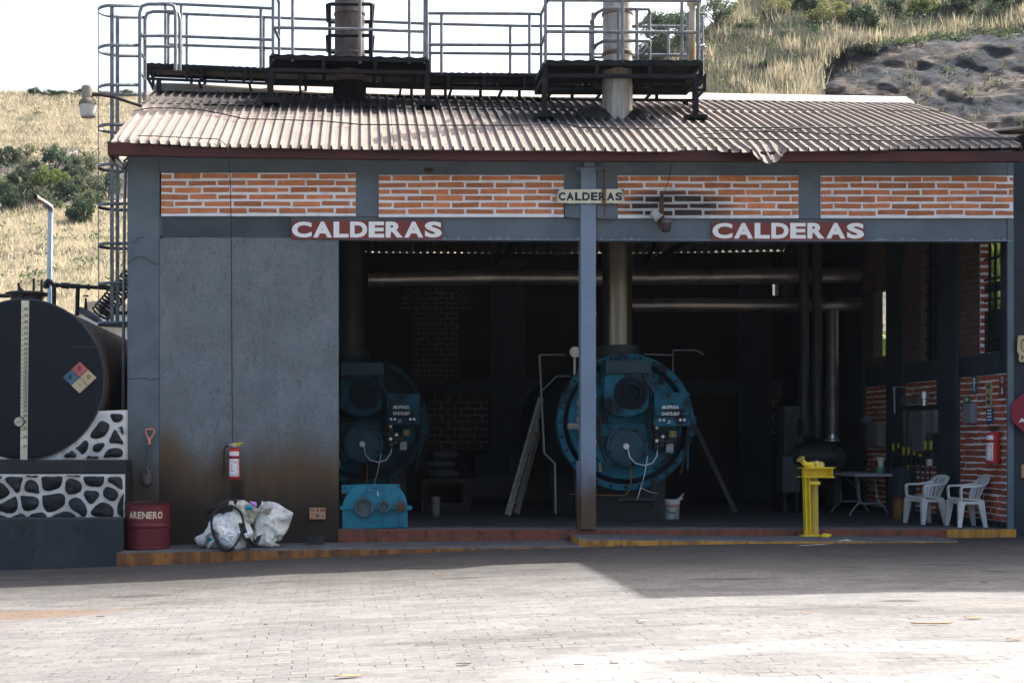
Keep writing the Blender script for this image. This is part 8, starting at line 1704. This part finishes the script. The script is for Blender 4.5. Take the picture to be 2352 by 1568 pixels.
# hanging coat-dark cloth by the wall cabinet
mb = MB(); rows = []
for i in range(8):
    rows.append([(WX-.06-.05*math.sin(j*1.3)*(.4+i/7), wy(2004)+.10*(j/9-.5)*(1.5+i/7*1.6)+.25, wz(2000, 950+i*17)) for j in range(10)])
mb.grid(rows); tag(mb.build('hanging_cloth', m_rubber, solid=.008), 'black cloth hanging on the brick wall beside the grey wall cabinet', 'cloth')
# bush outside the slot windows
for (x_, y_, sc, lbl, key) in ((10.35, 5.7, 1.15, 'sunlit bush outside the right wall seen through the farthest slot window', 'bright'), (13.6, 11.0, 2.2, 'sunlit bush outside the right wall seen through the nearest slot window', 'straw'), (8.0, 22.0, 2.4, 'bush behind the hall seen through the back wall opening', 'shrub')):
    o = dup(PROTO[key], (x_, y_, 0), 1.0, ((1.4, 1.4, 3.3) if sc < 1.3 else (sc, sc, sc*1.5)), lbl, 'bushes behind the hall'); 
# litter on the yard
mb = MB(); 
LIT = [(1475,1432,.10,0),(2140,1434,.16,1),(2235,1421,.09,1),(1000,1318,.07,1),(1065,1526,.08,2),(1410,1528,.05,2),(230,1416,.06,2),(2260,1340,.08,2),(800,1555,.12,1),(1850,1410,.05,1),(1330,1530,.04,2),(2330,1472,.07,1),(960,1372,.03,2),(610,1437,.03,2)]
lm = [M('bleached_stick', (.35,.28,.2), None, 4, .8), M('orange_dead_leaf', (.42,.24,.11), (.3,.15,.07), 20, .8), M('dark_dead_leaf', (.10,.07,.045), (.06,.045,.03), 20, .9)]
LAB = ['short bleached stick on the paving just below the shadow, right of centre', 'long tan strip lying on the sunlit paving at the lower right', 'orange dead leaf right above the long tan strip', 'orange dead leaf just below the edge of the house shadow, left of centre',
 'dark dead leaf on the white road paint near the bottom of the photo', 'small dark dead leaf on the white road paint right of another dark leaf', 'dark crumb at the tip of the brown earth spill', 'dark dead leaf in the shade at the right side of the yard', 'largest orange dead leaf, at the bottom edge of the photo',
 'orange dead leaf on the paving far right of the shadow step', 'smallest dark crumb on the white road paint', 'orange dead leaf by the right edge of the photo', 'tiny dark crumb in the middle of the paving', 'tiny dark crumb on the paving at the left of centre']
for (px, py, sz, k), lab_ in zip(LIT, LAB):
    h_ = 1.3
    for _ in range(5):
        d = FPX*h_/(py-VY); X = (px-VX)*d/FPX; h_ = CAMZ-gz(X)
    y_ = d-CAMD; mb = MB(); n = 7; a0 = random.uniform(0, 6)
    el = 2.2 if px == 2140 else 1.3
    rows = [[(X+sz*el*(u-.5)*math.cos(a0*.2)+.3*sz*(v-.5), y_+sz*(.18 if px == 2140 else .55)*(v-.5)*(1-abs(u-.5)*1.3), gz(X)+.004+.10*sz*(abs(v-.5)*.8+.35*(u-.5)**2)+.012*noise.fractal((X*.6, y_*.6, 0), 1, 2, 3)+.006) for v in np.linspace(0, 1, 5)] for u in np.linspace(0, 1, n)]
    mb.grid(rows); tag(mb.build('dead_leaf', lm[k], solid=.003), lab_, 'leaf' if 'leaf' in lab_ else 'litter', 'dead leaves and scraps on the paving')
# ------------------------------------------------------------------ air
mb = MB(); mb.box(-190, 190, -72, 270, -4, 60)
hz = bpy.data.materials.new('pale_air'); hz.use_nodes = True; n_ = hz.node_tree; n_.nodes.remove(n_.nodes['Principled BSDF'])
pv = n_.nodes.new('ShaderNodeVolumePrincipled'); pv.inputs['Color'].default_value = (.80,.88,1,1); pv.inputs['Density'].default_value = .00014; pv.inputs['Anisotropy'].default_value = .0
n_.links.new(pv.outputs[0], n_.nodes['Material Output'].inputs['Volume'])
tag(mb.build('haze', hz, loc=(0,0,0)), 'pale air haze fading the hills', 'haze', kind='stuff')
